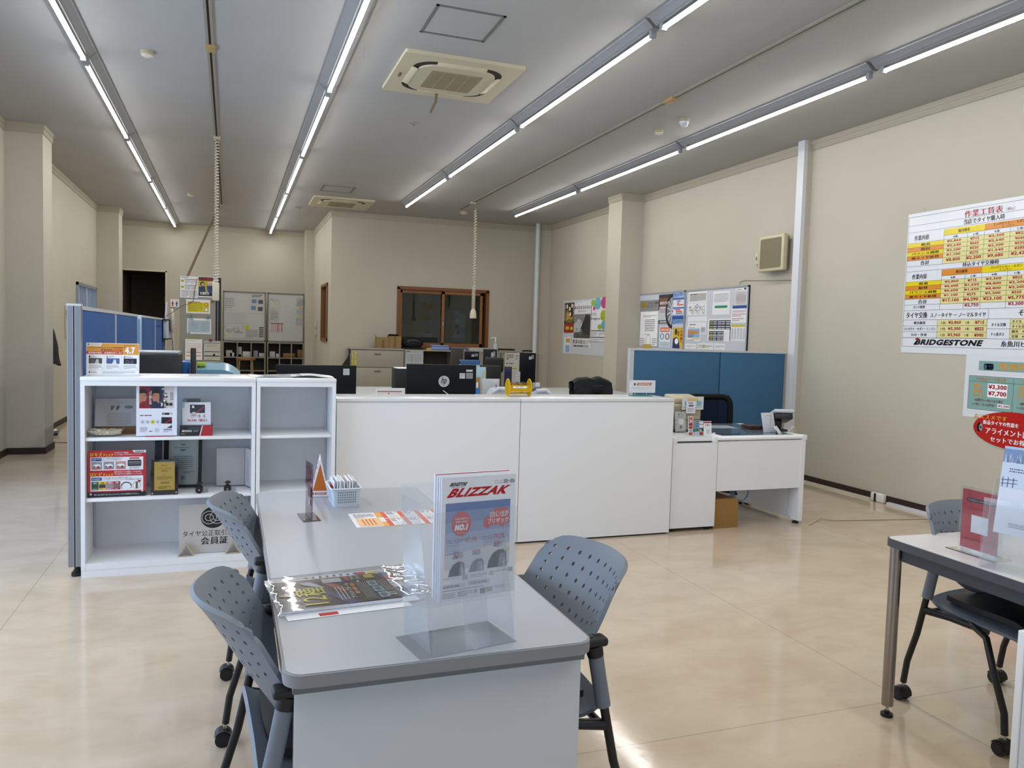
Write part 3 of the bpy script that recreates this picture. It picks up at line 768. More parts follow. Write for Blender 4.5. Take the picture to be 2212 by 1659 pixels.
# right partition pair
def partition_x(x0, x1, yc, H, lab, right_post):
    t = thing('partition_screen', lab, 'partition', ((x0+x1)/2, yc, 0), 0, 'blue cloth partition screens')
    b = MB(); h = 0.025
    b.box(x0, x1, yc-h, yc+h, H-0.02, H, FRW); b.box(x0, x1, yc-h, yc+h, 0.06, 0.10, FRW)
    if right_post: b.box(x1-0.025, x1, yc-h, yc+h, 0.06, H-0.018, M('#8b8f92', 0.4))
    else: b.box(x0, x0+0.045, yc-h, yc+h, 0.06, H-0.018, FRW)
    b.build('frame', t)
    a0 = x0+(0.05 if not right_post else 0.004); a1 = x1-(0.03 if right_post else 0.004)
    b = MB(); b.bbox(a0, a1, yc-h+0.004, yc+h-0.004, 0.101, H-0.021, PBLUE2, 0.004); b.build('cloth_panel', t)
    for x in (x0+0.06, x1-0.06):
        b = MB(); b.box(x-0.03, x+0.03, yc-0.2, yc+0.2, 0.0, 0.03, FRW); b.box(x-0.015, x+0.015, yc-0.02, yc+0.02, 0.03, 0.06, FRW); b.build('foot', t)
partition_x(3.715, 4.765, 6.9, 1.372, 'blue partition screen directly behind the mesh office chair', False)
partition_x(4.768, 5.60, 6.9, 1.372, 'blue partition screen against the white post on the right wall', True)

# ================================================================== TABLES
TT = M('#9a9fa7', 0.36, bump=0.02, bscale=80); TEDGE = M('#85868a', 0.5)
TX0, TX1, TY0, TY1, TZ = 0.112, 0.848, 1.688, 3.70, 0.71
t = thing('meeting_table', 'long pale grey table with rounded corners and white end panel', 'table', ((TX0+TX1)/2, (TY0+TY1)/2, 0))
b = MB(); b.prism(rrect(TX0, TX1, TY0, TY1, 0.045, 6), TZ-0.030, TZ-0.0015, TEDGE, smooth=True); b.prism(rrect(TX0+0.006, TX1-0.006, TY0+0.006, TY1-0.006, 0.040, 6), TZ-0.0016, TZ, TT); b.build('tabletop', t)
b = MB(); b.box(TX0+0.02, TX1-0.02, TY0+0.02, TY1-0.02, TZ-0.05, TZ-0.0301, M('#6e7175', 0.5)); b.build('apron', t)
b = MB(); b.bbox(TX0+0.026, TX1-0.014, TY0+0.05, TY0+0.085, 0.0, TZ-0.0501, M('#c6c9cd', 0.3), 0.003); b.build('end_panel', t)
b = MB(); b.box(TX0+0.35, TX0+0.37, TY0+0.0851, TY1-0.15, 0.25, TZ-0.0501, M('#b9bcc0', 0.35)); b.build('modesty_panel', t)
for x in (TX0+0.045, TX1-0.045):
    b = MB(); b.bbox(x-0.02, x+0.02, TY1-0.13, TY1-0.07, 0.03, TZ-0.0501, M('#b5b2a6', 0.4), 0.004); b.cyl((x, TY1-0.1, 0), (x, TY1-0.1, 0.03), 0.016, BLACKM, 12); b.build('leg', t)
# the second table, at the right edge of the view, turned a little
A2 = math.radians(-2.3)
t2 = thing('meeting_table', 'pale table with dark edge and shiny steel leg by the right wall', 'table', (2.418, 2.352, 0), A2)
b = MB(); b.prism(rrect(0, 1.5, -0.75, 0, 0.04, 6), TZ-0.032, TZ-0.0015, M('#43464b', 0.5), smooth=True); b.prism(rrect(0.006, 1.494, -0.744, -0.006, 0.035, 6), TZ-0.0016, TZ, M('#d2d0d0', 0.25)); b.build('tabletop', t2, local=True)
b = MB(); b.box(0.04, 1.46, -0.71, -0.685, TZ-0.075, TZ-0.033, M('#3a3d42', 0.5)); b.box(0.04, 1.46, -0.065, -0.04, TZ-0.075, TZ-0.033, M('#3a3d42', 0.5)); b.box(0.035, 0.06, -0.685, -0.065, TZ-0.085, TZ-0.033, M('#3a3d42', 0.5)); b.box(1.44, 1.465, -0.685, -0.065, TZ-0.085, TZ-0.033, M('#3a3d42', 0.5)); b.build('apron', t2, local=True)
for x, y in ((0.03, -0.04), (1.46, -0.04), (0.03, -0.71), (1.46, -0.71)):
    b = MB(); b.cyl((x, y, 0.045), (x, y, TZ-0.0321), 0.022, M('#9a9289', 0.25, 1.0, bump=0.1, bscale=90), 18)
    lg = b.build('leg', t2, local=True)
    b = MB(); b.cyl((x, y, 0.02), (x, y, 0.046), 0.006, CHROME, 8); b.cyl((x, y, 0.012), (x, y, 0.022), 0.010, BLACKM, 12); b.cyl((x, y, 0.0), (x, y, 0.012), 0.023, BLACKM, 16)
    b.build('levelling_foot', lg, local=True)
# white panel at the right edge of the view
xa = atY(2190, 1659, 1.655).x
t = thing('end_panel_screen', 'white metal panel standing under the table by the right wall', 'panel', (xa+0.2, 1.665, 0))
b = MB(); b.bbox(xa, xa+0.42, 1.650, 1.672, 0.02, 0.60, WHITE, 0.003); b.box(xa+0.006, xa+0.009, 1.6492, 1.65, 0.02, 0.6, M('#aab2bd', 0.3)); b.build('sheet', t)
for x in (xa+0.03, xa+0.39):
    b = MB(); b.box(x-0.02, x+0.02, 1.60, 1.73, 0, 0.02, M('#9aa0a8', 0.4)); b.build('foot', t)

# ================================================================== STACKING CHAIRS
def make_chair(label):
    t = thing('meeting_chair', label, 'chair', (0, 0, 0), 0, 'grey meeting chairs with perforated backs')
    # perforated back, faces +x
    def S(u, s):
        zt = 0.806-0.034*abs(u)**9; zb = 0.475+0.145*abs(u)**2.4
        z = zb+(zt-zb)*s
        x = -0.105-0.42*(z-0.64)-0.105*(1-u*u)*(0.55+0.45*s)-0.012*s**8+0.02*(1-s)**2
        y = u*(0.262-0.014*s-0.016*abs(u)**8*(s**8))
        return Vector((x, y, z))
    us = [-1, -0.965, -0.93]+[-0.93+1.86*k/10 for k in range(1, 10)]+[0.93, 0.965, 1]
    ss = [0, 0.09, 0.18, 0.27, 0.36]+[0.36+0.56*k/5 for k in range(1, 6)]+[0.97, 1.0]
    b = MB()
    for i in range(len(us)-1):
        for j in range(len(ss)-1):
            u0, u1, s0, s1 = us[i], us[i+1], ss[j], ss[j+1]; um, sm = (u0+u1)/2, (s0+s1)/2
            ring = [(u0, s0), (um, s0), (u1, s0), (u1, sm), (u1, s1), (um, s1), (u0, s1), (u0, sm)]
            vs = [S(*q) for q in ring]
            if 2 <= i <= 11 and 4 <= j <= 8:
                du = 0.0055/0.25; ds = 0.0062/0.30
                inn = []
                for k in range(8):
                    a = -3*PI/4+k*PI/4; inn.append(S(um+du*math.cos(a), sm+ds*math.sin(a)))
                b.add(vs+inn, [(k, (k+1) % 8, 8+(k+1) % 8, 8+k) for k in range(8)], GREYP, True)
            else: b.add(vs+[S(um, sm)], [(k, (k+1) % 8, 8) for k in range(8)], GREYP, True)
    b.build('backrest', t, local=True, solid=0.012, merge=True)
    # seat shell and pad
    b = MB()
    def shell(off, sc, fx=1.0):
        def fn(u, v):
            a = (u-0.5)*2; c = v
            x = -0.155+0.42*c; y = a*0.225*(1-0.12*max(0, c-0.8)/0.2)
            z = 0.435-0.022*(abs(a)**3)-0.03*max(0, (c-0.75)/0.25)**2+0.03*max(0, (0.2-c)/0.2)**2+off
            return Vector((x, y, z))
        return fn
    b.grid(shell(0.0, 1), 14, 14, GREYP)
    b.build('seat_shell', t, local=True, solid=0.014)
    b = MB(); bm = bmesh.new(); bmesh.ops.create_cube(bm, size=1)
    bmesh.ops.subdivide_edges(bm, edges=bm.edges[:], cuts=7, use_grid_fill=True)
    for v in bm.verts:
        x, y, z = v.co.x*2, v.co.y*2, v.co.z*2
        k = (max(abs(x), abs(y)))
        px = 0.055+0.180*x*math.sqrt(max(0, 1-0.16*y*y)); py = 0.205*y*math.sqrt(max(0, 1-0.16*x*x))
        edge = max(abs(x), abs(y))**4
        pz = 0.462+(0.020*(1-edge*0.7) if z > 0.5 else (-0.014 if z < -0.5 else 0.010*z))-0.028*max(0, (px-0.15)/0.09)**2
        v.co = Vector((px, py, pz))
    b.bm(bm, BLACKM, None, True); b.build('seat_pad', t, local=True)
    for s in (-1, 1):
        y = 0.272*s
        b = MB(); b.bbox(-0.128, -0.048, y-0.024, y+0.024, 0.630, 0.655, BLACKM, 0.010, 3); b.cyl((-0.078, y, 0.655), (-0.078, y, 0.6575), 0.012, BLACKM, 14)
        b.tube([(-0.092, y, 0.632), (-0.0995, y, 0.6025)], [0.024, 0.0225], BLACKM, 14); b.build('armrest', t, local=True)
        b = MB(); b.tube([(-0.100, y, 0.602), (-0.112, y, 0.54), (-0.128, y, 0.46)], [0.021, 0.0205, 0.021], GREYP, 14); b.build('post_cover', t, local=True)
        b = MB(); b.tube([(-0.115, y, 0.53), (-0.165, y, 0.30), (-0.205, y, 0.17), (-0.218, y, 0.075)], 0.0125, BLACK, 12); b.build('leg', t, local=True)
        b = MB(); b.tube([(0.02, y*0.8, 0.405), (0.12, y*0.92, 0.385), (0.175, y, 0.28), (0.225, y, 0.15), (0.232, y, 0.075)], 0.0125, BLACK, 12); b.build('leg', t, local=True)
        b = MB(); b.tube([(-0.140, y, 0.405), (-0.05, y*0.86, 0.40), (0.10, y*0.8, 0.395)], [0.016, 0.014, 0.012], BLACK, 10); b.build('side_rail', t, local=True)
        for x in (-0.220, 0.234):
            b = MB(); c = 0.026
            b.cyl((x, y, 0.045), (x, y, 0.082), 0.006, CHROME, 8)
            b.bbox(x-0.022, x+0.018, y-0.009, y+0.009, 0.02, 0.056, BLACKM, 0.006)
            hp = []
            for k in range(9):
                a = -0.2+PI*0.95*k/8; hp.append((x-0.006+(c+0.004)*math.cos(a), c+(c+0.004)*math.sin(a)))
            vs = [Vector((p[0], y-0.027, p[1])) for p in hp]+[Vector((p[0], y+0.027, p[1])) for p in hp]
            b.add(vs, [(k, k+1, 10+k-1+1, 9+k) for k in range(8)], BLACKM, True)
            cs = b.build('caster', t, local=True)
            for q in (-1, 1):
                b = MB(); b.cyl((x-0.006, y+q*0.010, c), (x-0.006, y+q*0.026, c), c, BLACK, 18)
                b.cyl((x-0.006, y+q*0.026, c), (x-0.006, y+q*0.028, c), c*0.7, BLACKM, 16); b.build('wheel', cs, local=True)
    b = MB(); b.tube([(-0.13, -0.262, 0.40), (-0.13, 0.262, 0.40)], 0.011, BLACK, 10); b.tube([(0.08, -0.22, 0.40), (0.08, 0.22, 0.40)], 0.011, BLACK, 10); b.build('crossbar', t, local=True)
    return t
ch = make_chair('x')
def place(o, loc, rz, lab):
    o.location = loc; o.rotation_euler = (0, 0, rz); o['label'] = lab; _MW[o.name] = Matrix.Translation(Vector(loc)) @ Matrix.Rotation(rz, 4, 'Z')
place(ch, (0.205, 2.05, 0), math.radians(3), 'grey perforated chair at the white end panel, on the aisle side of the long table')
dup(ch, (0.215, 3.09, 0), math.radians(-1), 'grey perforated chair on the aisle side, nearer the bookshelf')
dup(ch, (0.825, 2.12, 0), math.radians(181), 'grey perforated chair tucked in on the open floor side of the long table')
dup(ch, (2.895, 2.185, 0), math.radians(-90), 'grey perforated chair behind the table with the steel leg')

# ================================================================== RIGHT WALL: PRICE BOARD AND NOTICES
GLOSSW = M('#dfe2e8', 0.13, bump=0.9, bscale=11)
def gl(c): return M(c, 0.15, bump=0.9, bscale=11)
PY_, PO_, PC_ = gl('#e2cf10'), gl('#d98a2c'), gl('#ddd596')
CRIM = gl('#a01a2c'); INKG = gl('#15151a')
pg = Page((XR-0.004, 5.529, 2.655), -Y_, -Z_, 1.70, 1.245, 1.70, 1.245, GLOSSW, 0.002)
pg.frame(0.008, 0.03, 1.692, 1.19, 0.0025, INKG)
def hl(y, x0=0.01, x1=1.69): pg.line(x0, y, x1, y, 0.002, INKG, 3)
def vl(x, y0, y1): pg.line(x, y0, x, y1, 0.002, INKG, 3)
pg.text('作業工賃表', 0.58, 0.048, 0.925, 0.104, CRIM, 0.03, l=4)
pg.text('（税込）', 0.955, 0.072, 1.03, 0.098, CRIM, 0.01, l=4)
pg.text('当店でタイヤ購入時', 0.577, 0.117, 0.945, 0.160, INKG, 0.03, l=4)
hl(0.108); hl(0.168)
def table(y0, hdr, colA, colB, rows, tot, labs, labA, labB):
    # header bands
    pg.rect(0.39, y0, 0.775, y0+0.052, colA, 2); pg.rect(0.775, y0, 1.17, y0+0.052, colB, 2); pg.rect(1.17, y0, 1.69, y0+0.052, colA, 2)
    pg.text('軽自動車', 0.53, y0+0.012, 0.64, y0+0.04, INKG, 0.02, l=4)
    pg.text('コンパクトカー・セダン', 0.85, y0+0.004, 1.12, y0+0.026, INKG, 0.02, l=4); pg.text('ミニバン', 0.93, y0+0.028, 1.03, y0+0.049, INKG, 0.02, l=4)
    pg.text('作業内容', 0.08, y0+0.022, 0.235, y0+0.066, INKG, 0.03, l=4)
    y = y0+0.052
    for i, cx in enumerate((0.505, 0.70, 0.887, 1.085)): pg.text('4本' if i % 2 == 0 else '1本', cx-0.025, y+0.008, cx+0.025, y+0.030, INKG, 0.02, l=4)
    y += 0.036; yl = y
    hs = [0.0385]*4+[0.052]
    for i in range(5):
        h = hs[i]; pg.rect(0.39, y, 1.69, y+h, PC_, 2)
        if i < 4: pg.rect(0.012, y, 0.39, y+h, (labA, labB)[i % 2], 2)
        lb = labs[i]
        pg.text(lb, 0.205-0.024*len(lb)*(1 if i < 4 else 0.95), y+0.007, 0.205+0.024*len(lb), y+h-0.008, INKG, 0.035, l=4)
        for j, cx in enumerate((0.492, 0.688, 0.882, 1.085)):
            s = rows[i][j]; wd = 0.0138*len(s)
            pg.text('¥'+s, cx-wd, y+0.006, cx+wd, y+h-(0.009 if i < 4 else 0.014), CRIM, 0.035, l=4)
        hl(y); y += h
    hl(y)
    for x in (0.39, 0.62, 0.775, 1.0, 1.17): vl(x, y0+0.052, y)
    vl(0.39, y0, y); hl(y0+0.052, 0.39)
    return y
labs1 = ['脱着', '組付', 'バランス調整', '廃タイヤ処理', '合計']
y = table(0.178, 0, PY_, PO_, [['2,860', '715', '3,300', '825'], ['2,640', '660', '2,640', '660'], ['2,200', '550', '2,200', '550'], ['1,100', '275', '1,540', '385'], ['8,800', '2,200', '9,680', '2,420']], 0, labs1, PY_, PO_)
pg.text('持込タイヤ交換時', 0.59, 0.475, 0.92, 0.512, INKG, 0.03, l=4); hl(0.518)
y = table(0.522, 0, PO_, PY_, [['2,860', '715', '3,300', '825'], ['6,600', '1,650', '8,800', '2,200'], ['6,600', '1,650', '8,800', '2,200'], ['1,100', '275', '2,200', '550'], ['17,160', '4,290', '23,100', '5,775']], 0, ['脱着', '組替', 'バランス調整', '廃タイヤ処理', '合計'], PY_, PO_)
pg.text('パンク修理', 0.11, 0.824, 0.235, 0.850, INKG, 0.03, l=4)
pg.text('¥2,750', 0.63, 0.818, 0.762, 0.850, CRIM, 0.035, l=4); pg.text('¥3,300', 1.02, 0.818, 1.15, 0.850, CRIM, 0.035, l=4)
for x in (0.39, 0.62, 0.775, 1.0, 1.17): vl(x, 0.81, 0.866)
hl(0.866); vl(0.858, 0.866, 0.952)
pg.text('タイヤ交換', 0.04, 0.880, 0.265, 0.936, INKG, 0.035, l=4); pg.text('スノータイヤ ー ノーマルタイヤ', 0.30, 0.893, 0.835, 0.930, INKG, 0.03, l=4)
pg.text('その他', 1.115, 0.878, 1.28, 0.928, INKG, 0.035, l=4); hl(0.950)
for i, (lb, a, c) in enumerate((('軽自動車', '2,860', '715'), ('コンパクト・セダン・ミニバン', '3,300', '825'), ('SUV・外車', '3,960', '990'))):
    y0 = 0.952+0.0525*i; pg.rect(0.376, y0, 0.85, y0+0.051, PC_, 2)
    w = 0.012*min(len(lb), 14)+0.02
    pg.text(lb, 0.19-w/1.1, y0+0.012, 0.19+w/1.1, y0+0.038, INKG, 0.03, l=4)
    pg.text('1台', 0.415, y0+0.013, 0.46, y0+0.038, INKG, 0.03, l=4); pg.text('¥'+a, 0.485, y0+0.010, 0.61, y0+0.040, CRIM, 0.035, l=4)
    pg.text('1本', 0.655, y0+0.013, 0.69, y0+0.038, INKG, 0.03, l=4); pg.text('¥'+c, 0.74, y0+0.010, 0.825, y0+0.040, CRIM, 0.035, l=4)
    hl(y0+0.052, 0.01, 0.85)
vl(0.376, 0.952, 1.108); vl(0.85, 0.95, 1.108)
pg.text('オイル交換', 0.89, 0.982, 1.015, 1.010, INKG, 0.03, l=4); pg.text('チッ素ガス', 0.89, 1.06, 1.005, 1.086, INKG, 0.03, l=4); hl(1.031, 0.85, 1.69); vl(1.051, 0.95, 1.108)
for i, s in enumerate(('オイル', 'オイル交換のみ', '補充　4本', '充填　4本')):
    y0 = 0.953+0.039*i; pg.rect(1.052, y0, 1.69, y0+0.037, PC_, 2); pg.text(s, 1.068, y0+0.007, 1.068+0.026*len(s), y0+0.030, INKG, 0.03, l=4)
    hl(y0+0.0385, 1.051, 1.69)
hl(1.110)
pg.poly([(0.135, 1.172), (0.158, 1.142), (0.168, 1.142), (0.160, 1.172)], INKG, 4)
pg.text('BRIDGESTONE', 0.150, 1.122, 0.830, 1.172, INKG, 0.05, shear=0.03, l=4)
pg.poly([(0.148, 1.128), (0.165, 1.112), (0.205, 1.112), (0.178, 1.128)], gl('#c4141f'), 5)
pg.text('糸魚川ビーチ', 0.985, 1.125, 1.30, 1.172, INKG, 0.04, l=4)
for x in (0.34, 0.68, 1.02, 1.36): pg.line(x, 0.0, x, 1.245, 0.0015, M('#c9ccd4', 0.3), 1)
ob = one(pg.mb, 'price_board', 'large laminated white price board with yellow and orange table rows on right wall', 'price board', merge=False)
for k, (yy, zz) in enumerate(((5.36, 2.665),)):
    b = MB(); b.tube([(XR-0.001, yy, zz+0.02), (XR-0.012, yy, zz+0.014), (XR-0.012, yy, zz-0.004)], 0.002, CHROME, 6); one(b, 'wall_hook', 'tiny wire hook at the top edge of the large price board', 'hook')
# green tinted price notice
pg = Page((XR-0.003, 4.85, 1.41), -Y_, -Z_, 1.0, 0.512, 1.0, 0.512, gl('#dcdfe6'), 0.002)
TEAL = gl('#84aaa4'); GOLDT = gl('#d09a3c')
pg.rr(0.03, 0.145, 0.97, 0.47, 0.03, gl('#cfd3da'), 1); pg.rr(0.033, 0.148, 0.967, 0.467, 0.03, gl('#dcdfe6'), 2)
pg.rect(0.122, 0.045, 0.88, 0.123, TEAL, 3); pg.rect(0.04, 0.168, 0.96, 0.444, TEAL, 3)
pg.frame(0.04, 0.168, 0.96, 0.444, 0.002, INKG, 4); pg.line(0.04, 0.215, 0.96, 0.215, 0.002, INKG, 4); pg.line(0.435, 0.168, 0.435, 0.444, 0.002, INKG, 4)
pg.text('整備料金', 0.30, 0.055, 0.62, 0.113, GOLDT, 0.04, l=5)
for cx, w in ((0.19, 0.022), (0.225, 0.03)): pg.rr(cx-w, 0.065, cx+w, 0.116, 0.015, INKG, 5)
pg.ell(0.185, 0.093, 0.012, 0.02, gl('#4a5d74'), 6); pg.rect(0.2, 0.083, 0.25, 0.086, gl('#4a5d74'), 6)
pg.text('当店新品タイヤ購入時', 0.105, 0.178, 0.37, 0.206, gl('#b5803a'), 0.02, l=5); pg.text('ブリヂストン', 0.50, 0.178, 0.70, 0.206, gl('#b5803a'), 0.02, l=5)
for ox in (0, 0.39):
    pg.text('測定', 0.086+ox, 0.228, 0.165+ox, 0.268, GOLDT, 0.03, l=5); pg.text('調整', 0.086+ox, 0.274, 0.165+ox, 0.312, GOLDT, 0.03, l=5); pg.text('2ヶ所まで', 0.080+ox, 0.316, 0.21+ox, 0.342, GOLDT, 0.03, l=5)
    pg.text('※調整が2ヶ所以上ある場合', 0.105+ox, 0.354, 0.355+ox, 0.376, gl('#6e1c2c'), 0.02, l=5); pg.text('1ヶ所につき上記料金＋', 0.086+ox, 0.388, 0.30+ox, 0.411, gl('#6e1c2c'), 0.02, l=5)
    pg.rect(0.215+ox, 0.225, 0.385+ox, 0.335, WHT, 5); pg.rect(0.31+ox, 0.385, 0.413+ox, 0.414, WHT, 5)
    pg.text('¥3,300', 0.22+ox, 0.233, 0.38+ox, 0.275, CRIM, 0.045, l=6); pg.text('¥7,700', 0.22+ox, 0.285, 0.38+ox, 0.328, CRIM, 0.045, l=6); pg.text('¥2,200', 0.315+ox, 0.390, 0.41+ox, 0.410, CRIM, 0.04, l=6)
one(pg.mb, 'price_notice', 'white notice with a sea green price table below the large price board', 'notice')
# red oval sign over its lower edge
pg = Page((XR-0.0075, 4.85, 1.41), -Y_, -Z_, 1.0, 0.8, 1.0, 0.8)
RO = gl('#b5201c'); n = 40
oc = [(0.47+0.36*math.cos(2*PI*k/n), 0.585+0.148*math.sin(2*PI*k/n)) for k in range(n)]
bk = [pg.p(x, y, 0)-pg.N*0.0015 for x, y in oc]; fr = [pg.p(x, y, 0) for x, y in oc]
pg.mb.add(fr+bk, [tuple(range(n-1, -1, -1)), tuple(range(n, 2*n))]+[(i, (i+1) % n, n+(i+1) % n, n+i) for i in range(n)], RO)
pg.text('おススメです', 0.115, 0.478, 0.40, 0.515, gl('#dfa53a'), 0.05, l=3)
pg.text('新品タイヤの性能を', 0.198, 0.522, 0.50, 0.556, WHT, 0.03, l=3); pg.text('アライメント調整', 0.225, 0.578, 0.64, 0.630, WHT, 0.05, l=3); pg.text('セットでお得！', 0.27, 0.648, 0.58, 0.690, WHT, 0.05, l=3)
pg.ell(0.165, 0.585, 0.022, 0.038, INKG, 2); pg.ell(0.180, 0.585, 0.016, 0.032, gl('#77797f'), 3); pg.ell(0.180, 0.585, 0.006, 0.012, INKG, 4)
for k in range(5): pg.line(0.18, 0.585, 0.18+0.014*math.cos(k*1.257), 0.585+0.028*math.sin(k*1.257), 0.003, WHT, 4)
one(pg.mb, 'oval_sign', 'red oval sign with yellow and white lettering on the right wall', 'sign')

# ---- speaker box, switch plate, cables
t = thing('wall_speaker', 'beige box speaker with grille high on the right wall', 'speaker', (XR, 7.3, 2.25))
b = MB(); SB = M('#c6bd9c', 0.45)
b.bbox(5.64, 5.70, 7.07, 7.50, 2.262, 2.66, SB, 0.012, 3); b.box(5.70, 5.735, 7.10, 7.47, 2.28, 2.64, M('#8d8672', 0.6)); b.box(5.735, XR, 7.15, 7.42, 2.30, 2.60, M('#5f5a4e', 0.6)); b.build('housing', t)
b = MB(); G1 = M('#7f765d', 0.7)
b.prism(rrect(7.105, 7.465, 2.295, 2.625, 0.02), 0, 0.002, G1, Matrix(((0, 0, -1, 5.6398), (1, 0, 0, 0), (0, 1, 0, 0), (0, 0, 0, 1))))
for k in range(34): b.box(5.636, 5.6378, 7.112+k*0.0104, 7.1145+k*0.0104, 2.30, 2.62, M('#92896f', 0.6))
b.build('grille', t)
t = thing('switch_plate', 'narrow beige switch plate beside the wall speaker', 'switch', (XR, 7.69, 2.4))
b = MB(); b.bbox(XR-0.012, XR, 7.655, 7.715, 2.37, 2.51, CREAM, 0.003); b.build('plate', t)
b = MB(); b.bbox(XR-0.018, XR-0.0121, 7.675, 7.695, 2.42, 2.46, M('#8a7a58', 0.5), 0.002); b.build('switch', t)
b = MB(); b.tube([(XR-0.006, 7.69, 2.372), (XR-0.006, 7.67, 2.33), (XR-0.008, 7.60, 2.28), (XR-0.02, 7.50, 2.27)], 0.004, CREAM, 6)
one(b, 'speaker_cable', 'beige cable running from the switch plate to the wall speaker', 'cable')
b = MB(); b.tube([(XR-0.006, 7.99, 2.16), (XR-0.012, 7.98, 2.19), (XR-0.006, 7.9, 2.2), (XR-0.006, 7.4, 2.17), (XR-0.006, 6.94, 2.15)], 0.0035, M('#8f8b80', 0.5), 6)
one(b, 'wall_cable', 'thin cable on the right wall from the pinboard to the white post', 'cable')
# raceway, outlet and floor cord along the baseboard
b = MB(); b.box(XR-0.045, XR-0.0125, 5.75, 6.80, 0, 0.018, M('#cfc9b6', 0.5)); one(b, 'cable_raceway', 'cream cable raceway along the brown baseboard beside the desk', 'raceway')
b = MB(); b.box(XR-0.05, XR-0.0125, 5.00, 5.55, 0, 0.022, M('#d6d8dc', 0.4)); one(b, 'cable_raceway', 'white cable raceway on the floor right of the white outlet box', 'raceway')
b = MB(); b.box(XR-0.05, XR-0.0125, 4.2, 4.90, 0, 0.022, M('#d6d8dc', 0.4)); one(b, 'cable_raceway', 'white cable raceway running behind the grey chair by the right wall', 'raceway')
b = MB(); b.bbox(XR-0.06, XR-0.0125, 5.58, 5.74, 0, 0.085, M('#dcdcd8', 0.35), 0.015, 3); b.box(XR-0.062, XR-0.059, 5.665, 5.69, 0.0, 0.08, BLACKM); one(b, 'outlet_box', 'white outlet box with a black band standing against the brown baseboard', 'outlet')
fp = [(4.385, 5.03, 0.005), (4.50, 5.10, 0.006), (4.62, 5.16, 0.02), (4.72, 5.12, 0.006), (5.70, 4.96, 0.006)]
b = MB(); b.tube(fp, 0.006, M('#b9b09a', 0.5), 6)
one(b, 'floor_cord', 'cream cord taped across the floor from desk to the right wall', 'cord')

# ---- pin boards on the right wall beside the speaker, with papers
FR = M('#9a9da2', 0.4); BRD = M('#c9ced6', 0.25)
def board_r(y0, y1, z0, z1, lab, m=BRD):
    t = thing('whiteboard', lab, 'whiteboard', (XR, (y0+y1)/2, z0), 0, 'whiteboards on the right wall')
    b = MB(); b.box(XR-0.016, XR, y0, y1, z0, z1, m); b.build('panel', t)
    b = MB(); w = 0.018
    for q in ((y0, y1, z1-w, z1), (y0, y1, z0, z0+w), (y0, y0+w, z0, z1), (y1-w, y1, z0, z1)): b.box(XR-0.024, XR-0.0001, q[0], q[1], q[2], q[3], FR)
    b.build('frame', t)
board_r(9.165, 10.48, 1.24, 2.14, 'whiteboard with posters beside the right column, above the blue partition')
board_r(7.79, 9.16, 1.24, 2.14, 'whiteboard covered in lists and charts, beside the wall speaker')
def sheet_r(px0, py0, px1, py1, lab, draw, base=PAPER, x=XR-0.0175, cat='paper', name='pinned_paper', group='papers on the right wall boards', tilt=0.0, PW=100, PH=None):
    a = atX(px0, (py0), x); c = atX(px1, py1, x)
    w = a.y-c.y; h = a.z-c.z
    PH = PH or PW*h/w
    d = math.tan(tilt)
    pg = Page((x, a.y, a.z), Vector((0, -1, d)), Vector((0, -d, -1)), w, h, PW, PH, base, 0.0008)
    draw(pg, PH)
    return one(pg.mb, name, lab, cat, group)
def d_timing(p, H):
    p.rect(0, 0, 100, H*0.22, M('#8b8d90', 0.5)); p.rect(5, H*0.24, 95, H*0.97, WHT); p.rect(8, 5, 32, 27, M('#b3922e', 0.3, 0.4), 2); p.text('ブリヂストン推奨の', 38, 6, 96, 15, INK, 0.02, l=2); p.text('タイミング・プラン', 38, 17, 88, 26, INK, 0.02, l=2)
    p.fine(20, 52, 88, 60, 2, M('#8c2b2b', 0.6), l=3); p.fine(30, 66, 80, 110, 7, INK, l=3); p.ring(50, 142, 12, 20, 1.2, GREYI, 3); p.fine(8, 132, 32, 158, 4, GREYI, l=3); p.fine(70, 132, 92, 158, 4, GREYI, l=3); p.fine(30, 118, 75, 122, 1, INK, l=3)
sheet_r(1383, 650, 1421, 751, 'grey poster with a gold square at the left end of the right wall boards', d_timing, M('#9a9b9d', 0.5), PH=165)
def d_wheel(p, H):
    p.rect(0, 0, 100, H*0.12, M('#33363a', 0.5)); p.rect(0, H*0.12, 100, H*0.42, M('#7d5640', 0.5)); p.text('路面状況を選ばず', 8, H*0.24, 96, H*0.34, WHT, 0.02, l=3); p.rect(0, H*0.42, 100, H*0.88, M('#c9cbd0', 0.5)); p.fine(8, H*0.47, 50, H*0.62, 4, M('#8a4a3a'), l=3)
    p.mb.add([p.p(100, H*0.58, 3)]+[p.p(100-50*math.cos(a), H*0.58+64*math.sin(a), 3) for a in [PI/2-PI*k/16 for k in range(17)]], [tuple([0]+list(range(1, 18)))], M('#15161a'))
    p.mb.add([p.p(100, H*0.58, 4)]+[p.p(100-40*math.cos(a), H*0.58+52*math.sin(a), 4) for a in [PI/2-PI*k/16 for k in range(17)]], [tuple([0]+list(range(1, 18)))], M('#777b82'))
    for k in range(6): a = PI/2-PI*(k+0.5)/6; p.line(100, H*0.58, 100-38*math.cos(a), H*0.58+48*math.sin(a), 4, M('#d9dbe0'), 5)
    p.rect(0, H*0.88, 100, H, M('#55585c')); p.text('BRIDGESTONE', 15, H*0.915, 85, H*0.965, WHT, 0.03, l=3)
sheet_r(1424, 637, 1452, 699, 'brown and grey tyre poster with a large wheel on the right wall board', d_wheel)
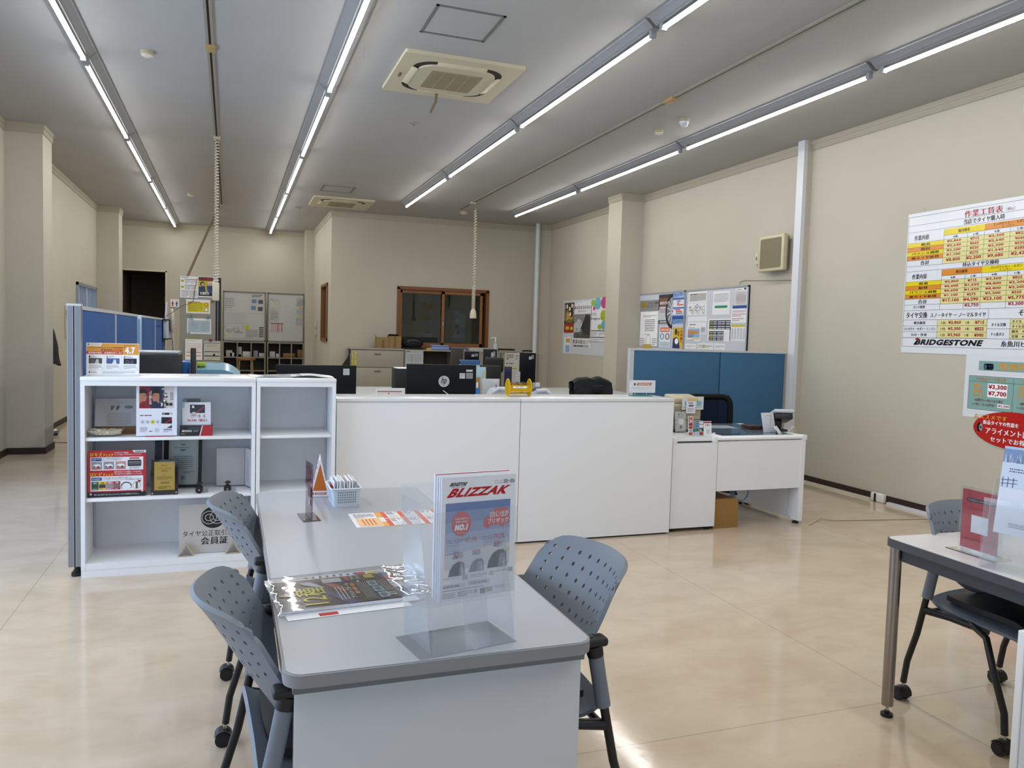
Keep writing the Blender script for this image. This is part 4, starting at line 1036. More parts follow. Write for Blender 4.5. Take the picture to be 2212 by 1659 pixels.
def d_blue(p, H):
    p.rect(0, 0, 100, H*0.2, M('#9db8dc')); p.text('タイヤ', 10, H*0.03, 70, H*0.13, M('#2f62b0'), 0.03, l=3); p.rect(0, H*0.2, 100, H*0.24, M('#2450a0')); p.fine(10, H*0.06, 90, H*0.18, 3, BLUEI, l=2)
    p.rect(6, H*0.26, 94, H*0.48, M('#dfe5f0'), 2); p.rect(6, H*0.53, 94, H*0.72, M('#dfe5f0'), 2); p.rect(0, H*0.5, 100, H*0.53, M('#2450a0'), 2); p.rect(0, H*0.76, 100, H*0.86, M('#2450a0'), 2)
    for k, (a, c) in enumerate(((35, 60), (35, 52), (35, 80), (20, 60), (30, 72), (30, 76))): y = H*(0.28+0.06*k if k < 3 else 0.55+0.055*(k-3)); p.rect(a, y, c, y+H*0.03, RED, 3)
    p.ring(18, H*0.93, 10, 10, 3, BLUEI, 3); p.fine(35, H*0.89, 92, H*0.98, 3, BLUEI, l=3)
sheet_r(1453, 631, 1481, 699, 'blue poster with red bars on the right wall board', d_blue, M('#7fa2d0'))
def d_face(p, H):
    p.frame(0, 0, 100, H, 3, M('#3c8fc0'), 2); p.fine(8, 8, 92, 14, 1, BLUEI, l=3); p.rect(12, 20, 88, 58, M('#d86a3c'), 2); p.text('無料点検', 20, 30, 80, 50, WHT, 0.03, l=3); p.ring(28, 95, 17, 26, 6, M('#2a7fb4'), 3); p.ring(72, 95, 17, 26, 6, M('#1c1c20'), 3); p.rect(8, 140, 92, 143, SKYB, 2); p.fine(12, 146, 90, H-10, 5, M('#4a8fb0'), l=3)
sheet_r(1424, 702, 1448, 752, 'light blue framed poster with two round face outlines on the right wall board', d_face, PH=190)
def d_yel(p, H):
    p.rect(0, 0, 100, H*0.1, M('#c9a53a'), 2); p.poly([(5, H*0.52), (40, H*0.45), (60, H*0.6), (70, H), (0, H)], M('#1e2f66'), 3); p.ell(38, H*0.66, 17, 15, WHT, 4); p.ell(30, H*0.2, 12, 16, M('#3a2a12'), 3); p.text('お', 70, H*0.12, 95, H*0.25, RED, 0.05, l=4); p.text('客', 70, H*0.28, 95, H*0.42, RED, 0.05, l=4); p.text('様', 70, H*0.45, 95, H*0.6, RED, 0.05, l=4); p.text('へ', 70, H*0.63, 95, H*0.75, RED, 0.05, l=4); p.text('重要', 45, H*0.15, 62, H*0.4, INK, 0.05, l=4)
sheet_r(1454, 708, 1475, 753, 'yellow notice with a dark blue uniformed figure on the right wall board', d_yel, M('#d9b92c'))
def d_table(cols, rows, c, hdr=True):
    def f(p, H):
        if hdr: p.fine(10, 4, 80, 11, 1, INK, l=2)
        y0 = 16 if hdr else 4
        for i in range(rows+1): p.line(5, y0+(H-y0-5)*i/rows, 95, y0+(H-y0-5)*i/rows, 1.2, c, 2)
        for j in range(cols+1): p.line(5+90*j/cols, y0, 5+90*j/cols, H-5, 1.2, c, 2)
        p.fine(8, y0+3, 92, H-8, rows, GREYI, 0.3, l=3)
    return f
def d_lines(n, c=GREYI, m=8):
    def f(p, H): p.fine(m, m, 100-m, H-m, n, c, 0.38, l=2)
    return f
def d_list(p, H):
    p.fine(10, 4, 80, 10, 1, INK, l=2); p.rect(6, H*0.16, 96, H*0.3, M('#b3ad94'), 2); p.rect(6, H*0.3, 96, H*0.85, M('#c5c6c6'), 2); p.fine(8, H*0.32, 94, H*0.84, 6, GREYI, l=3)
sheet_r(1488, 632, 1527, 653, 'paper list with a tan header row on the chart covered whiteboard', d_list)
def d_map(p, H):
    for k in range(26): x = random.uniform(6, 90); y = random.uniform(6, H-10); p.line(x, y, x+random.uniform(-14, 14), y+random.uniform(-7, 7), 1.2, GREYI, 2)
    for k in range(6): p.frame(10+k*14, H*0.3+(k % 2)*10, 20+k*14, H*0.3+10+(k % 2)*10, 1, INK, 3)
    p.rect(22, H*0.45, 27, H*0.8, M('#d6d23a'), 3)
sheet_r(1486, 656, 1526, 680, 'hand drawn map sheet with a yellow mark on the chart covered whiteboard', d_map)
sheet_r(1486, 684, 1527, 694, 'narrow strip list on the chart covered whiteboard', d_lines(3))
sheet_r(1486, 696, 1525, 722, 'pale table sheet with faint grid on the chart covered whiteboard', d_table(6, 7, LGREY))
def d_flow(p, H):
    p.rect(8, H*0.15, 92, H*0.75, M('#8fb4cf'), 2); p.rect(8, H*0.28, 80, H*0.5, M('#c98a5a'), 3); p.rect(8, H*0.5, 55, H*0.68, M('#8a94b8'), 3); p.rect(8, H*0.66, 45, H*0.74, M('#6a9a78'), 4); p.fine(10, 3, 90, H*0.12, 1, M('#8c2b5b'), l=3); p.rect(40, H*0.8, 95, H*0.86, M('#d8b25a'), 3); p.fine(5, H*0.88, 90, H*0.97, 1, INK, l=3)
sheet_r(1484, 705, 1513, 738, 'small sheet with blue and orange blocks on the chart covered whiteboard', d_flow, x=XR-0.0195)
sheet_r(1541, 630, 1576, 657, 'plain typed page high on the chart covered whiteboard', d_lines(7))
def d_green(p, H): p.rect(14, 3, 86, 11, M('#2f8a5f'), 4); p.fine(12, 18, 88, H*0.5, 4, GREYI, l=2)
sheet_r(1539, 659, 1576, 679, 'curling typed page held by a green magnetic bar', d_green)
def d_cal(p, H):
    for k, y in enumerate((4, H*0.27, H*0.55, H*0.78)):
        w = 92 if k < 2 else 66
        p.rect(6, y, 6+w, y+H*0.2, M('#2d3a52'), 2)
        for j in range(5 if k < 2 else 4):
            for i in range(2): p.rect(8+j*18, y+3+i*H*0.09, 24+j*18-(3 if j % 2 else 0), y+H*0.085+i*H*0.09, (M('#e8e8ea') if j else M('#cfc74a')), 3)
sheet_r(1530, 689, 1577, 738, 'sheet with rows of dark blue boxes on the chart covered whiteboard', d_cal)
def d_grid2(p, H): p.ell(82, 5, 10, 5, M('#2c3a38'), 4); d_table(9, 14, M('#b98a8a'))(p, H)
sheet_r(1589, 623, 1613, 661, 'pinkish grid sheet near the top right of the chart covered whiteboard', d_grid2)
def d_calb(p, H): p.rect(8, -6, 96, 5, M('#2b4f8f'), 4); p.fine(8, 12, 92, H*0.35, 3, M('#9a6a5a'), l=2); p.fine(8, H*0.4, 92, H*0.62, 2, M('#b0563a'), l=2); p.fine(8, H*0.68, 80, H*0.9, 2, M('#8a5a5a'), l=2)
sheet_r(1580, 664, 1613, 697, 'brown printed page held by a blue magnetic bar', d_calb)
def d_yb(p, H):
    p.rect(10, -8, 90, 0, M('#ccbb2e'), 4)
    for j in range(5): p.vfine(10+j*18, 6, 22+j*18, H-6, 3, M('#3f4a5c'), l=2)
sheet_r(1577, 706, 1611, 737, 'numbers sheet held by a yellow magnetic bar', d_yb)
sheet_r(1480, 742, 1503, 754, 'small note with a dark clip low on the chart covered whiteboard', d_lines(2))
sheet_r(1507, 741, 1540, 755, 'small note with a yellow stripe low on the chart covered whiteboard', lambda p, H: (p.rect(35, 5, 48, H-4, M('#c9cc3a'), 2), p.fine(5, 5, 95, H-5, 3, GREYI, l=3)))
sheet_r(1543, 742, 1566, 756, 'plain small note low on the chart covered whiteboard', d_lines(3))
b = MB(); a = atX(1389, 743, XR-0.02); b.box(XR-0.022, XR-0.0185, a.y-0.24, a.y, a.z-0.08, a.z, M('#c2a44a', 0.6)); one(b, 'sticky_note', 'yellow sticky note on the lower part of the grey poster', 'note')

# ---- three posters between the pipe and the right column
b = MB(); a0 = atX(1219, 650, XR-0.004); a1 = atX(1309, 764, XR-0.004)
b.box(XR-0.0045, XR-0.001, 11.56, 13.28, 1.17, 2.135, M('#cdd2d9', 0.25)); one(b, 'poster_backing', 'pale backing panel for three posters beside the right column', 'panel')
def sp(px0, py0, px1, py1, lab, fn, base=PAPER, PH=None): return sheet_r(px0, py0, px1, py1, lab, fn, base, x=XR-0.006, cat='poster', name='poster', group='posters between the pipe and the right column', PH=PH)
def d_kabu(p, H):
    p.rect(0, 0, 100, H*0.68, M('#3b2c16'), 2); p.rect(0, H*0.68, 100, H, M('#9c2b1c'), 2)
    for cx, cy in ((28, 0.12), (55, 0.2), (78, 0.1), (60, 0.38)): p.ell(cx, H*cy, 9, H*0.07, M('#e3dfd0'), 3)
    p.poly([(20, H*0.35), (35, H*0.2), (60, H*0.5), (85, H*0.45), (80, H*0.66), (20, H*0.64)], M('#c99a2a'), 3); p.vfine(4, 8, 14, H*0.6, 1, WHT, l=4); p.vfine(88, 8, 97, H*0.6, 1, WHT, l=4)
    p.ell(35, H*0.84, 20, H*0.06, M('#d1b23a'), 4); p.ell(78, H*0.85, 15, H*0.06, M('#d1b23a'), 4); p.ell(56, H*0.6, 30, H*0.06, M('#6d7a2a'), 4)
sp(1220, 655, 1239, 719, 'dark and red poster with gold shapes, left of three beside the column', d_kabu, M('#3b2c16'))
def d_ano(p, H):
    p.fine(8, 5, 45, 12, 2, GREYI, l=2); p.text('あの日を忘れない', 4, 30, 98, 52, INK, 0.03, l=2); p.text('～想いをつなぐ～', 22, 58, 76, 72, INK, 0.01, l=2)
    p.rect(4, 82, 96, 232, M('#85888a', 0.5), 2); p.poly([(45, 170), (70, 85), (96, 90), (96, 225), (60, 200)], M('#2d2f30'), 3); p.poly([(4, 150), (30, 110), (60, 140), (35, 200), (4, 215)], M('#bfc2c4'), 3); p.poly([(4, 200), (50, 190), (96, 215), (96, 232), (4, 232)], M('#4a4f3c'), 4); 
    for k in range(110):
        x = random.uniform(5, 88); y = random.uniform(84, 222); dk = x > 48 and y > 100
        p.poly([(x, y), (x+random.uniform(2, 8), y+random.uniform(-3, 4)), (x+random.uniform(0, 6), y+random.uniform(3, 9))], M(random.choice(['#3b3e3f', '#2d2f30', '#4c4f50', '#3f4236'] if dk else ['#6f7375', '#9a9d9f', '#b5b8ba', '#55585a']), 0.5), 5)
    p.text('防災の原点', 2, 240, 70, 268, INK, 0.03, l=2); p.text('災', 16, 240, 29, 268, RED, 0.04, l=3); p.fine(72, 242, 98, 268, 3, GREYI, l=2); p.rect(2, 273, 92, 288, M('#a9abad'), 2); p.fine(5, 275, 88, 286, 1, INK, 0.6, l=3)
sp(1240, 651, 1275, 752, 'tall white poster with a grey landslide photograph, middle of three', d_ano, PH=290)
def d_bl(p, H):
    for cx, cy, rx, ry, c in ((12, 25, 14, 22, '#9fc24a'), (42, 30, 22, 38, '#6fb9c4'), (84, 28, 22, 36, '#c9458a'), (20, 60, 8, 12, '#c9458a'), (82, 105, 20, 34, '#9fb42a'), (86, 165, 18, 28, '#58a8c8'), (60, 175, 14, 16, '#9fb42a')): p.ell(cx, cy, rx, ry, M(c), 2+int(rx) % 3)
    p.text('そうだ、', 3, 88, 38, 104, INK, 0.01, l=7); p.text('BridgeLineで', 3, 116, 76, 134, INK, 0.0, l=7)
    p.rect(2, 196, 98, 201, INK, 2); p.fine(5, 206, 45, 230, 4, GREYI, l=2); p.fine(55, 206, 95, 230, 4, GREYI, l=2); p.rect(2, 236, 98, 241, INK, 2); p.fine(5, 246, 90, 262, 3, GREYI, l=2); p.rect(2, 266, 96, 269, INK, 2)
sp(1278, 646, 1308, 741, 'white poster with coloured speech bubbles, right of three', d_bl, PH=272)
sp(1219, 726, 1231, 763, 'small strip of yellow and blue notes at the panel lower left corner', PH=300, fn=lambda p, H: (p.rect(30, 40, 95, 110, M('#c9a24a'), 2), p.rect(25, 160, 90, 290, M('#8fb0d8'), 2), p.fine(10, 5, 90, 20, 1, INK, l=2)))

# ================================================================== ON THE BOOKSHELF
S1, S2, S0, STOP = 0.805, 0.455, 0.083, 1.155
def stand_page(x0, y, z0, w, h, lean, base, PW, PH, yaw=0.0, t=0.003):
    U = Vector((math.cos(yaw), math.sin(yaw), 0)); N = Vector((-math.sin(yaw), math.cos(yaw), 0))
    V = -(Z_*math.cos(lean)+N*math.sin(lean))
    O = Vector((x0, y, z0))-V*h
    return Page(O, U, V, w, h, PW, PH, base, t)
ACR = clear('clear_acrylic', (0.965, 0.975, 0.98), 0.015, 0.02, fres=1.3)
ACRE = clear('acrylic_milky', (0.80, 0.84, 0.88), 0.22, 0.08, (0.75, 0.80, 0.87), fres=1.1)
# rating card on top
pg = stand_page(-0.782, 5.06, STOP+0.001, 0.278, 0.19, 0.06, M('#e1e4ea', 0.35), 1110, 690)
p = pg; OR_ = M('#d99a3a', 0.4)
p.rect(10, 10, 1100, 240, OR_, 1); p.poly([(0, 0), (330, 0), (300, 75), (0, 75)], M('#e1e4ea', 0.35), 2)
p.text('B', 30, 20, 62, 52, INK, 0.05, l=3); p.rr(85, 22, 285, 58, 8, M('#d8a98a', 0.4), 3); p.rr(90, 27, 278, 53, 6, M('#e6d3c0', 0.4), 4)
p.text('ブリヂストンタイヤオンラインストアご利用のお客様の', 80, 82, 755, 108, INK, 0.02, l=3)
p.text('お店の', 305, 118, 480, 172, INK, 0.04, l=3); p.text('総合評価', 485, 118, 750, 172, M('#d0402c', 0.4), 0.05, l=3)
p.poly([(0, 178), (760, 178), (760, 232), (640, 236), (620, 232), (0, 232)], M('#c23a34', 0.4), 2); p.text('高評価の理由、お客様の声', 40, 188, 600, 224, WHT, 0.04, l=3); p.text('をご紹介', 615, 194, 745, 220, WHT, 0.02, l=3)
p.text('4.7', 805, 75, 1020, 222, WHT, 0.05, l=3); p.text('★★★★★', 775, 30, 1010, 62, M('#a04a20'), 0.0, l=3); p.text('評価', 778, 75, 800, 110, INK, 0.0, l=3)
for k in range(3):
    x0 = 25+362*k; p.rect(x0, 255, x0+340, 560, WHT, 1); p.text(str(k+1), x0+30, 270, x0+62, 312, INK, 0.05, l=2); p.fine(x0+75, 268, x0+230, 285, 1, INK, l=2); p.fine(x0+75, 290, x0+250, 308, 1, RED, 0.6, l=2)
    p.rect(x0+28, 320, x0+305, 435, M(['#4b4a50', '#4a66a0', '#20222a'][k], 0.4), 2)
    p.poly([(x0+150, 435), (x0+190, 340), (x0+230, 350), (x0+240, 435)], M(['#c9c6c6', '#dde2e6', '#3f4c66'][k], 0.4), 3); p.ring(x0+110, 395, 36, 34, 8, M(['#a06a6a', '#33405c', '#8c9098'][k]), 3)
    p.fine(x0+28, 455, x0+290, 545, 5, GREYI, l=2); p.ring(x0+315, 530, 18, 22, 4, LGREY, 2)
p.rect(25, 580, 1090, 655, WHT, 1); p.text('4', 45, 592, 85, 640, INK, 0.05, l=2); p.fine(95, 590, 300, 610, 1, INK, l=2); p.fine(95, 615, 300, 640, 1, RED, 0.6, l=2); p.fine(330, 592, 1020, 645, 3, GREYI, l=2)
b = pg.mb; b.box(-0.782, -0.504, 5.068, 5.13, STOP, STOP+0.003, M('#b9bec6', 0.3))
one(b, 'rating_card', 'orange and white rating card reading 4.7 on top of the wide bookshelf', 'card')
# papers on top of the shelves
def flat(x0, y0, w, h, yaw, z, lab, name, cat, draw=None, base=PAPER, PW=100, t=0.0008, curl=None, group=None):
    """sheet lying on a surface; (x0, y0) its near left corner"""
    U = Vector((math.cos(yaw), math.sin(yaw), 0)); W = Vector((-math.sin(yaw), math.cos(yaw), 0))
    O = Vector((x0, y0, z+t))+W*h
    pg = Page(O, U, -W, w, h, PW, PW*h/w, base, t)
    if draw: draw(pg, PW*h/w)
    return one(pg.mb, name, lab, cat, group)
flat(-0.255, 5.08, 0.21, 0.26, 0.02, STOP, 'white printed sheet lying flat on top of the wide bookshelf', 'paper_sheet', 'paper', d_lines(12))
b = MB()
def lf(u, v): return Vector((0.11+0.51*u, 5.03+0.30*v, STOP+0.0015+0.010*math.sin(PI*min(1, max(0, (u-0.35)/0.65)))**2+0.004*math.sin(7*u+2*v)**2))
b.grid(lf, 24, 6, PAPER)
for (a, c) in ((0.10, 0.62), (0.66, 0.95)):
    vs = []; 
    for i in range(13):
        u = a+(c-a)*i/12; q0 = lf(u, 0.08); q1 = lf(u, 0.92); q0.z += 0.001; q1.z += 0.001; vs += [q0, q1]
    b.add(vs, [(2*i, 2*i+2, 2*i+3, 2*i+1) for i in range(12)], M('#6f7377', 0.5) if a < 0.3 else M('#c3c8cf', 0.5))
for k in range(9):
    q = random.uniform(0.14, 0.56); r_ = random.uniform(0.15, 0.6); c_ = [lf(q, r_), lf(q+0.05, r_), lf(q+0.07, r_+0.25), lf(q+0.02, r_+0.2)]
    b.add([v+Vector((0, 0, 0.002)) for v in c_], [(0, 1, 2, 3)], M(random.choice(['#3e4245', '#a9adb0', '#8a8f93']), 0.5))
one(b, 'newspaper_sheet', 'curling leaflet with grey photographs on top of the narrow bookshelf', 'leaflet')
# upper shelf: diagram board on easel
pg = stand_page(-0.752, 5.15, S1+0.045, 0.235, 0.165, 0.18, M('#b9babd', 0.5), 560, 420)
p = pg
p.fine(240, 60, 460, 72, 1, GREYI, l=1)
for cx, cy in ((220, 130), (290, 130)): p.poly([(cx-22, cy+45), (cx-18, cy-20), (cx+10, cy-35), (cx+28, cy-15), (cx+15, cy+15), (cx-10, cy+50)], M('#5d5f63', 0.6), 2); p.ell(cx+6, cy-16, 14, 12, M('#8d8f93'), 3)
p.ell(430, 128, 55, 26, M('#77797d', 0.6), 2); p.fine(395, 112, 465, 146, 4, M('#9fa1a5'), l=3)
for y in (120, 150, 190): p.line(100, y, 190, y, 2, GREYI, 2)
p.fine(150, 215, 460, 405, 11, M('#77797d'), 0.3, l=2)
one(pg.mb, 'diagram_board', 'white board with grey fingernail shaped diagrams leaning in the upper shelf', 'board')
b = MB(); b.box(-0.72, -0.53, 5.125, 5.20, S1, S1+0.044, M('#7a5230', 0.5, bump=0.2, bscale=50)); one(b, 'wooden_block', 'brown wooden block supporting the diagram board', 'wood block')
b = MB()
def tr(u, v):
    x = -0.770+0.185*u; y = 4.985+0.10*v; e = max(abs(u-0.5), abs(v-0.5))*2
    return Vector((x+0.008*math.sin(9*u+4*v), y, S1+0.003+0.032*e**3+0.006*noise.noise(Vector((u*9, v*9, 1)))+0.004))
b.grid(tr, 20, 12, M('#b9b09c', 0.25, bump=0.3, bscale=90))
for k in range(26):
    u, v = random.random(), random.random(); c = tr(u, v)+Vector((0, 0, 0.004)); r_ = random.uniform(0.006, 0.014)
    b.ball(c, r_, M(random.choice(['#d8d2c2', '#8c8069', '#c9bfa5', '#6d6250']), 0.35), 6, 4, (1, 0.8, 0.5))
one(b, 'wrapped_sweets', 'crumpled clear tray of wrapped cream pieces on the upper shelf', 'tray of sweets')
# golf poster on red stand
pg = stand_page(-0.513, 4.985, S1+0.006, 0.218, 0.292, 0.04, M('#dde0ec', 0.35), 485, 590)
p = pg
p.rect(35, 5, 245, 265, M('#7c1c24', 0.4), 1); p.rect(170, 5, 330, 265, M('#1d2747', 0.4), 2); p.rect(330, 5, 450, 265, M('#c9c5c4', 0.4), 1)
SK = M('#a87458', 0.5); CAPB = M('#141318', 0.5)
# two facing profiles with caps, plain stand-ins
for fx, sg in ((60, 1), (250, -1)):
    X = lambda d: fx+sg*d if sg > 0 else fx+d*-1
    p.poly([(X(-22), 120), (X(-20), 75), (X(20), 70), (X(52), 95), (X(58), 118), (X(70), 140), (X(58), 150), (X(58), 170), (X(40), 185), (X(10), 180), (X(-15), 210), (X(-22), 200)][::(1 if sg > 0 else -1)], SK, 4)
    p.poly([(X(-24), 90), (X(-22), 50), (X(10), 36), (X(50), 45), (X(62), 70), (X(88), 84), (X(60), 88), (X(20), 84)][::(1 if sg > 0 else -1)], CAPB, 5)
    p.poly([(X(30), 112), (X(46), 110), (X(46), 116), (X(30), 118)][::(1 if sg > 0 else -1)], CAPB, 5)
p.text('自分で感じた。', 150, 60, 182, 215, WHT, 0.02, l=6, rot=True)
for k in range(34): x = random.uniform(290, 365); y = random.uniform(10, 245); p.poly([(x, y), (x+random.uniform(10, 26), y+random.uniform(-8, 8)), (x+random.uniform(6, 24), y+random.uniform(12, 26)), (x-4, y+18)][::-1][::-1], M(random.choice(['#e3dfda', '#8c2a2c', '#7f8a94', '#3f464c', '#c7b18c', '#5d7a5a']), 0.4), 3)
p.vfine(400, 75, 440, 170, 2, INK, l=3); p.rect(350, 200, 385, 235, INK, 3); p.rect(393, 200, 430, 235, INK, 3)
p.fine(45, 340, 240, 358, 1, INK, 0.7, l=2); p.rect(305, 318, 395, 342, INK, 2); p.fine(310, 324, 390, 336, 1, WHT, 0.5, l=3); p.rect(405, 318, 430, 342, LGREY, 2)
for k in range(4): p.ell(75+60*k, 425, 27, 25, M('#c8ccd4' if k != 2 else '#c9cf2a', 0.3), 2); p.text('B', 68+60*k, 418, 82+60*k, 434, BLUEI, 0.05, l=3)
p.poly([(300, 370), (425, 372), (425, 448), (295, 445)], M('#15161c', 0.3), 2); p.poly([(330, 448), (425, 380), (425, 395), (345, 448)], RED, 3); p.poly([(355, 455), (425, 455), (425, 500), (350, 498)], M('#dfe1e6'), 2); p.poly([(360, 498), (425, 465), (425, 500)], M('#33353d'), 3)
p.fine(45, 485, 130, 545, 6, GREYI, l=2); p.text('REGNO', 155, 528, 225, 545, INK, 0.02, l=2) if False else p.fine(155, 528, 225, 545, 1, INK, 0.7, l=2)
p.ell(247, 525, 27, 27, M('#b9c6da', 0.3), 2); p.rect(325, 510, 425, 520, BLUEI, 2); p.fine(325, 524, 425, 550, 2, GREYI, l=2)
one(pg.mb, 'product_poster', 'standing poster with two capped profiles and golf balls below', 'poster')
b = MB(); b.bbox(-0.46, -0.31, 4.978, 5.04, S1, S1+0.006, M('#a33a4c', 0.25, coat=0.5), 0.002); b.box(-0.46, -0.31, 5.002, 5.008, S1+0.006, S1+0.06, M('#a33a4c', 0.25)); one(b, 'poster_stand', 'small red plastic stand under the golf ball poster', 'stand')
b = MB(); 
for k in range(5): b.bbox(-0.275+0.003*k, -0.255+0.003*k, 5.04+0.012*k, 5.30, S1, S1+0.20-0.012*k, M(['#9fb6c8', '#b8b069', '#8ea0ab', '#c9c9b9', '#76885a'][k], 0.4), 0.003)
one(b, 'bagged_package', 'pale crinkled packages standing behind the golf ball poster', 'package')
# price card on golf ball box
t = thing('golf_ball_box', 'black and red ball box lying under the clear price card', 'box', (-0.19, 5.05, S1))
b = MB(); b.bbox(-0.281, -0.098, 4.995, 5.115, S1, S1+0.062, M('#15151a', 0.25, coat=0.4), 0.002); b.build('carton', t)
pg = Page((-0.281, 4.9945, S1+0.062), X_, -Z_, 0.183, 0.062, 440, 130, None); p = pg
p.poly([(310, 0), (440, 0), (440, 130), (275, 130)], M('#a51e2c', 0.3, coat=0.4), 1); p.poly([(296, 0), (310, 0), (275, 130), (262, 130)], M('#d8d8dc'), 1)
p.text('EXTRA', 30, 55, 75, 78, WHT, 0.05, 0.2, l=2); p.text('DISTANCE', 75, 55, 160, 78, WHT, 0.02, l=2); p.fine(180, 55, 262, 78, 2, LGREY, l=2); p.fine(20, 95, 120, 112, 1, LGREY, l=2)
pg.mb.build('print', t)
pg = stand_page(-0.268, 5.03, S1+0.063, 0.158, 0.135, 0.10, M('#d3d4da', 0.12, coat=0.8), 360, 280); p = pg
p.rect(95, 30, 285, 135, M('#1d1e26', 0.2), 1); p.text('B', 122, 42, 152, 72, WHT, 0.05, l=2); p.poly([(150, 135), (285, 40), (285, 60), (190, 135)], M('#8f2432', 0.2), 2); p.ell(145, 145, 27, 27, M('#b9bcc2', 0.2), 3)
p.text('ツアーB　X', 105, 150, 290, 190, M('#7d1f2a'), 0.02, l=4); p.text('¥6,930（税込）', 65, 205, 310, 242, M('#b01c2c'), 0.03, l=4)
for k in range(14): x = 345+random.uniform(-8, 10); y = random.uniform(5, 270); p.poly([(x, y), (x+8, y+4), (x+3, y+16)], WHT, 5)
one(pg.mb, 'price_card', 'clear sleeved price card reading 6,930 yen on the upper shelf', 'price card')
b = MB(); b.box(-0.262, -0.175, 5.28, 5.283, S1+0.12, S1+0.20, M('#9c9da1', 0.4)); b.box(-0.262, -0.175, 5.27, 5.30, S1, S1+0.003, M('#9c9da1', 0.4)); b.box(-0.222, -0.215, 5.283, 5.286, S1, S1+0.12, M('#9c9da1', 0.4)); one(b, 'small_card_holder', 'small grey card behind the clear price card', 'card')
# middle shelf: red tyre check card
pg = stand_page(-0.766, 5.0, S2+0.003, 0.303, 0.268, 0.02, M('#b3242c', 0.35), 705, 560); p = pg
WT = M('#dfe3ea', 0.35); YT = M('#e6c22c', 0.4)
p.poly([(540, 0), (705, 0), (705, 30), (555, 30)], WT, 1); p.text('BRIDGESTONE', 565, 8, 690, 24, INK, 0.04, 0.1, l=2)
for y, a, bt in ((22, 'キズ', 'チェック'), (262, 'ヒビ', 'チェック')):
    p.frame(28, y+8, 62, y+44, 5, YT, 1); p.line(34, y+26, 46, y+38, 6, YT, 2); p.line(46, y+38, 66, y+8, 6, YT, 2)
    p.text(a, 80, y, 170, y+50, YT, 0.06, l=1); p.text(bt, 182, y+12, 302, y+50, YT, 0.04, l=1)
p.text('キズがタイヤ内部の', 318, 18, 490, 38, WT, 0.02, l=1); p.text('コードに達していないかチェックします', 318, 42, 650, 62, WT, 0.02, l=1)
p.text('経年劣化でヒビが発生しているかも!?', 318, 252, 650, 272, WT, 0.02, l=1); p.text('プロの目でヒビの状態をチェックします', 318, 278, 660, 298, WT, 0.02, l=1)
p.rect(30, 80, 672, 240, WT, 1); p.rect(30, 312, 672, 490, WT, 1)
for y in (88, 325): p.rr(42, y, 165, y+38, 4, M('#23448c', 0.4), 2); p.fine(52, y+8, 155, y+32, 2, WT, 0.5, l=3)
p.text('タイヤ側面を縁石や路上物などに', 178, 88, 420, 104, INK, 0.01, l=2); p.text('当ててしまったら要注意です!!', 178, 108, 400, 124, INK, 0.01, l=2); p.text('ヒビの深さ程度に合わせた4段階判定で検出します', 160, 325, 530, 342, INK, 0.01, l=2); p.text('コードに達するとバンクやバーストにつながる可能性があり危険です', 160, 346, 650, 364, INK, 0.01, l=2)
for k in range(3):
    x0 = 42+145*k; p.rect(x0, 134, x0+128, 228, M('#8d9299' if k != 2 else '#b98d8d', 0.4), 2); p.poly([(x0+10, 190), (x0+30, 165), (x0+85, 160), (x0+115, 178), (x0+110, 195)], WT, 3); p.ell(x0+85, 196, 12, 11, INK, 4); p.ell(x0+30, 192, 8, 8, INK, 4); p.poly([(x0, 228), (x0+70, 200), (x0+128, 228)], M('#b5606a'), 3)
p.rr(500, 90, 625, 106, 7, RED, 2); p.rr(480, 118, 648, 196, 14, M('#2b2d31', 0.4), 2); p.rect(490, 140, 640, 152, M('#8b8e94'), 3); p.rect(490, 166, 640, 172, M('#8b8e94'), 3); p.fine(500, 202, 640, 230, 2, INK, l=2)
for k, (c, s) in enumerate((('#3f6b55', '油圧'), ('#d8bd1e', '注意'), ('#b87a72', '危険'), ('#a8242c', '交換'))):
    x0 = 42+88*k; p.rect(x0, 376, x0+86, 476, M(c, 0.4), 2); p.rect(x0+4, 408, x0+82, 452, M(['#3b4a45', '#3a3d44', '#8b8d90', '#6f6a6c'][k], 0.5), 3); p.text(s, x0+24, 382, x0+64, 402, (INK if k == 1 else WT), 0.03, l=3); p.fine(x0+14, 458, x0+74, 470, 1, (INK if k == 1 else WT), l=3)
p.ring(465, 440, 66, 55, 12, INK, 2, 20, PI*1.02, PI*1.98); p.ring(465, 440, 66, 45, 5, INK, 2, 8, PI*0.75, PI*1.02); p.ring(465, 440, 66, 45, 5, INK, 2, 8, -0.05, 0.7)
p.ring(590, 430, 50, 45, 4, M('#a86a76'), 3); p.rr(580, 385, 605, 470, 6, M('#55503a'), 3); p.rr(605, 368, 645, 390, 10, RED, 4)
p.rect(0, 505, 705, 560, M('#17171c', 0.3), 1); p.text('気になる点がございましたらスタッフまでお声がけください。', 75, 522, 620, 545, WT, 0.01, l=2)
for x, y in ((35, 525), (660, 500)): p.ell(x, y, 13, 13, M('#c9ccd2', 0.2), 4)
b = pg.mb; b.box(-0.766, -0.463, 4.995, 5.07, S2, S2+0.003, ACR)
one(b, 'tyre_check_card', 'red tyre check information card standing on the middle shelf', 'card')
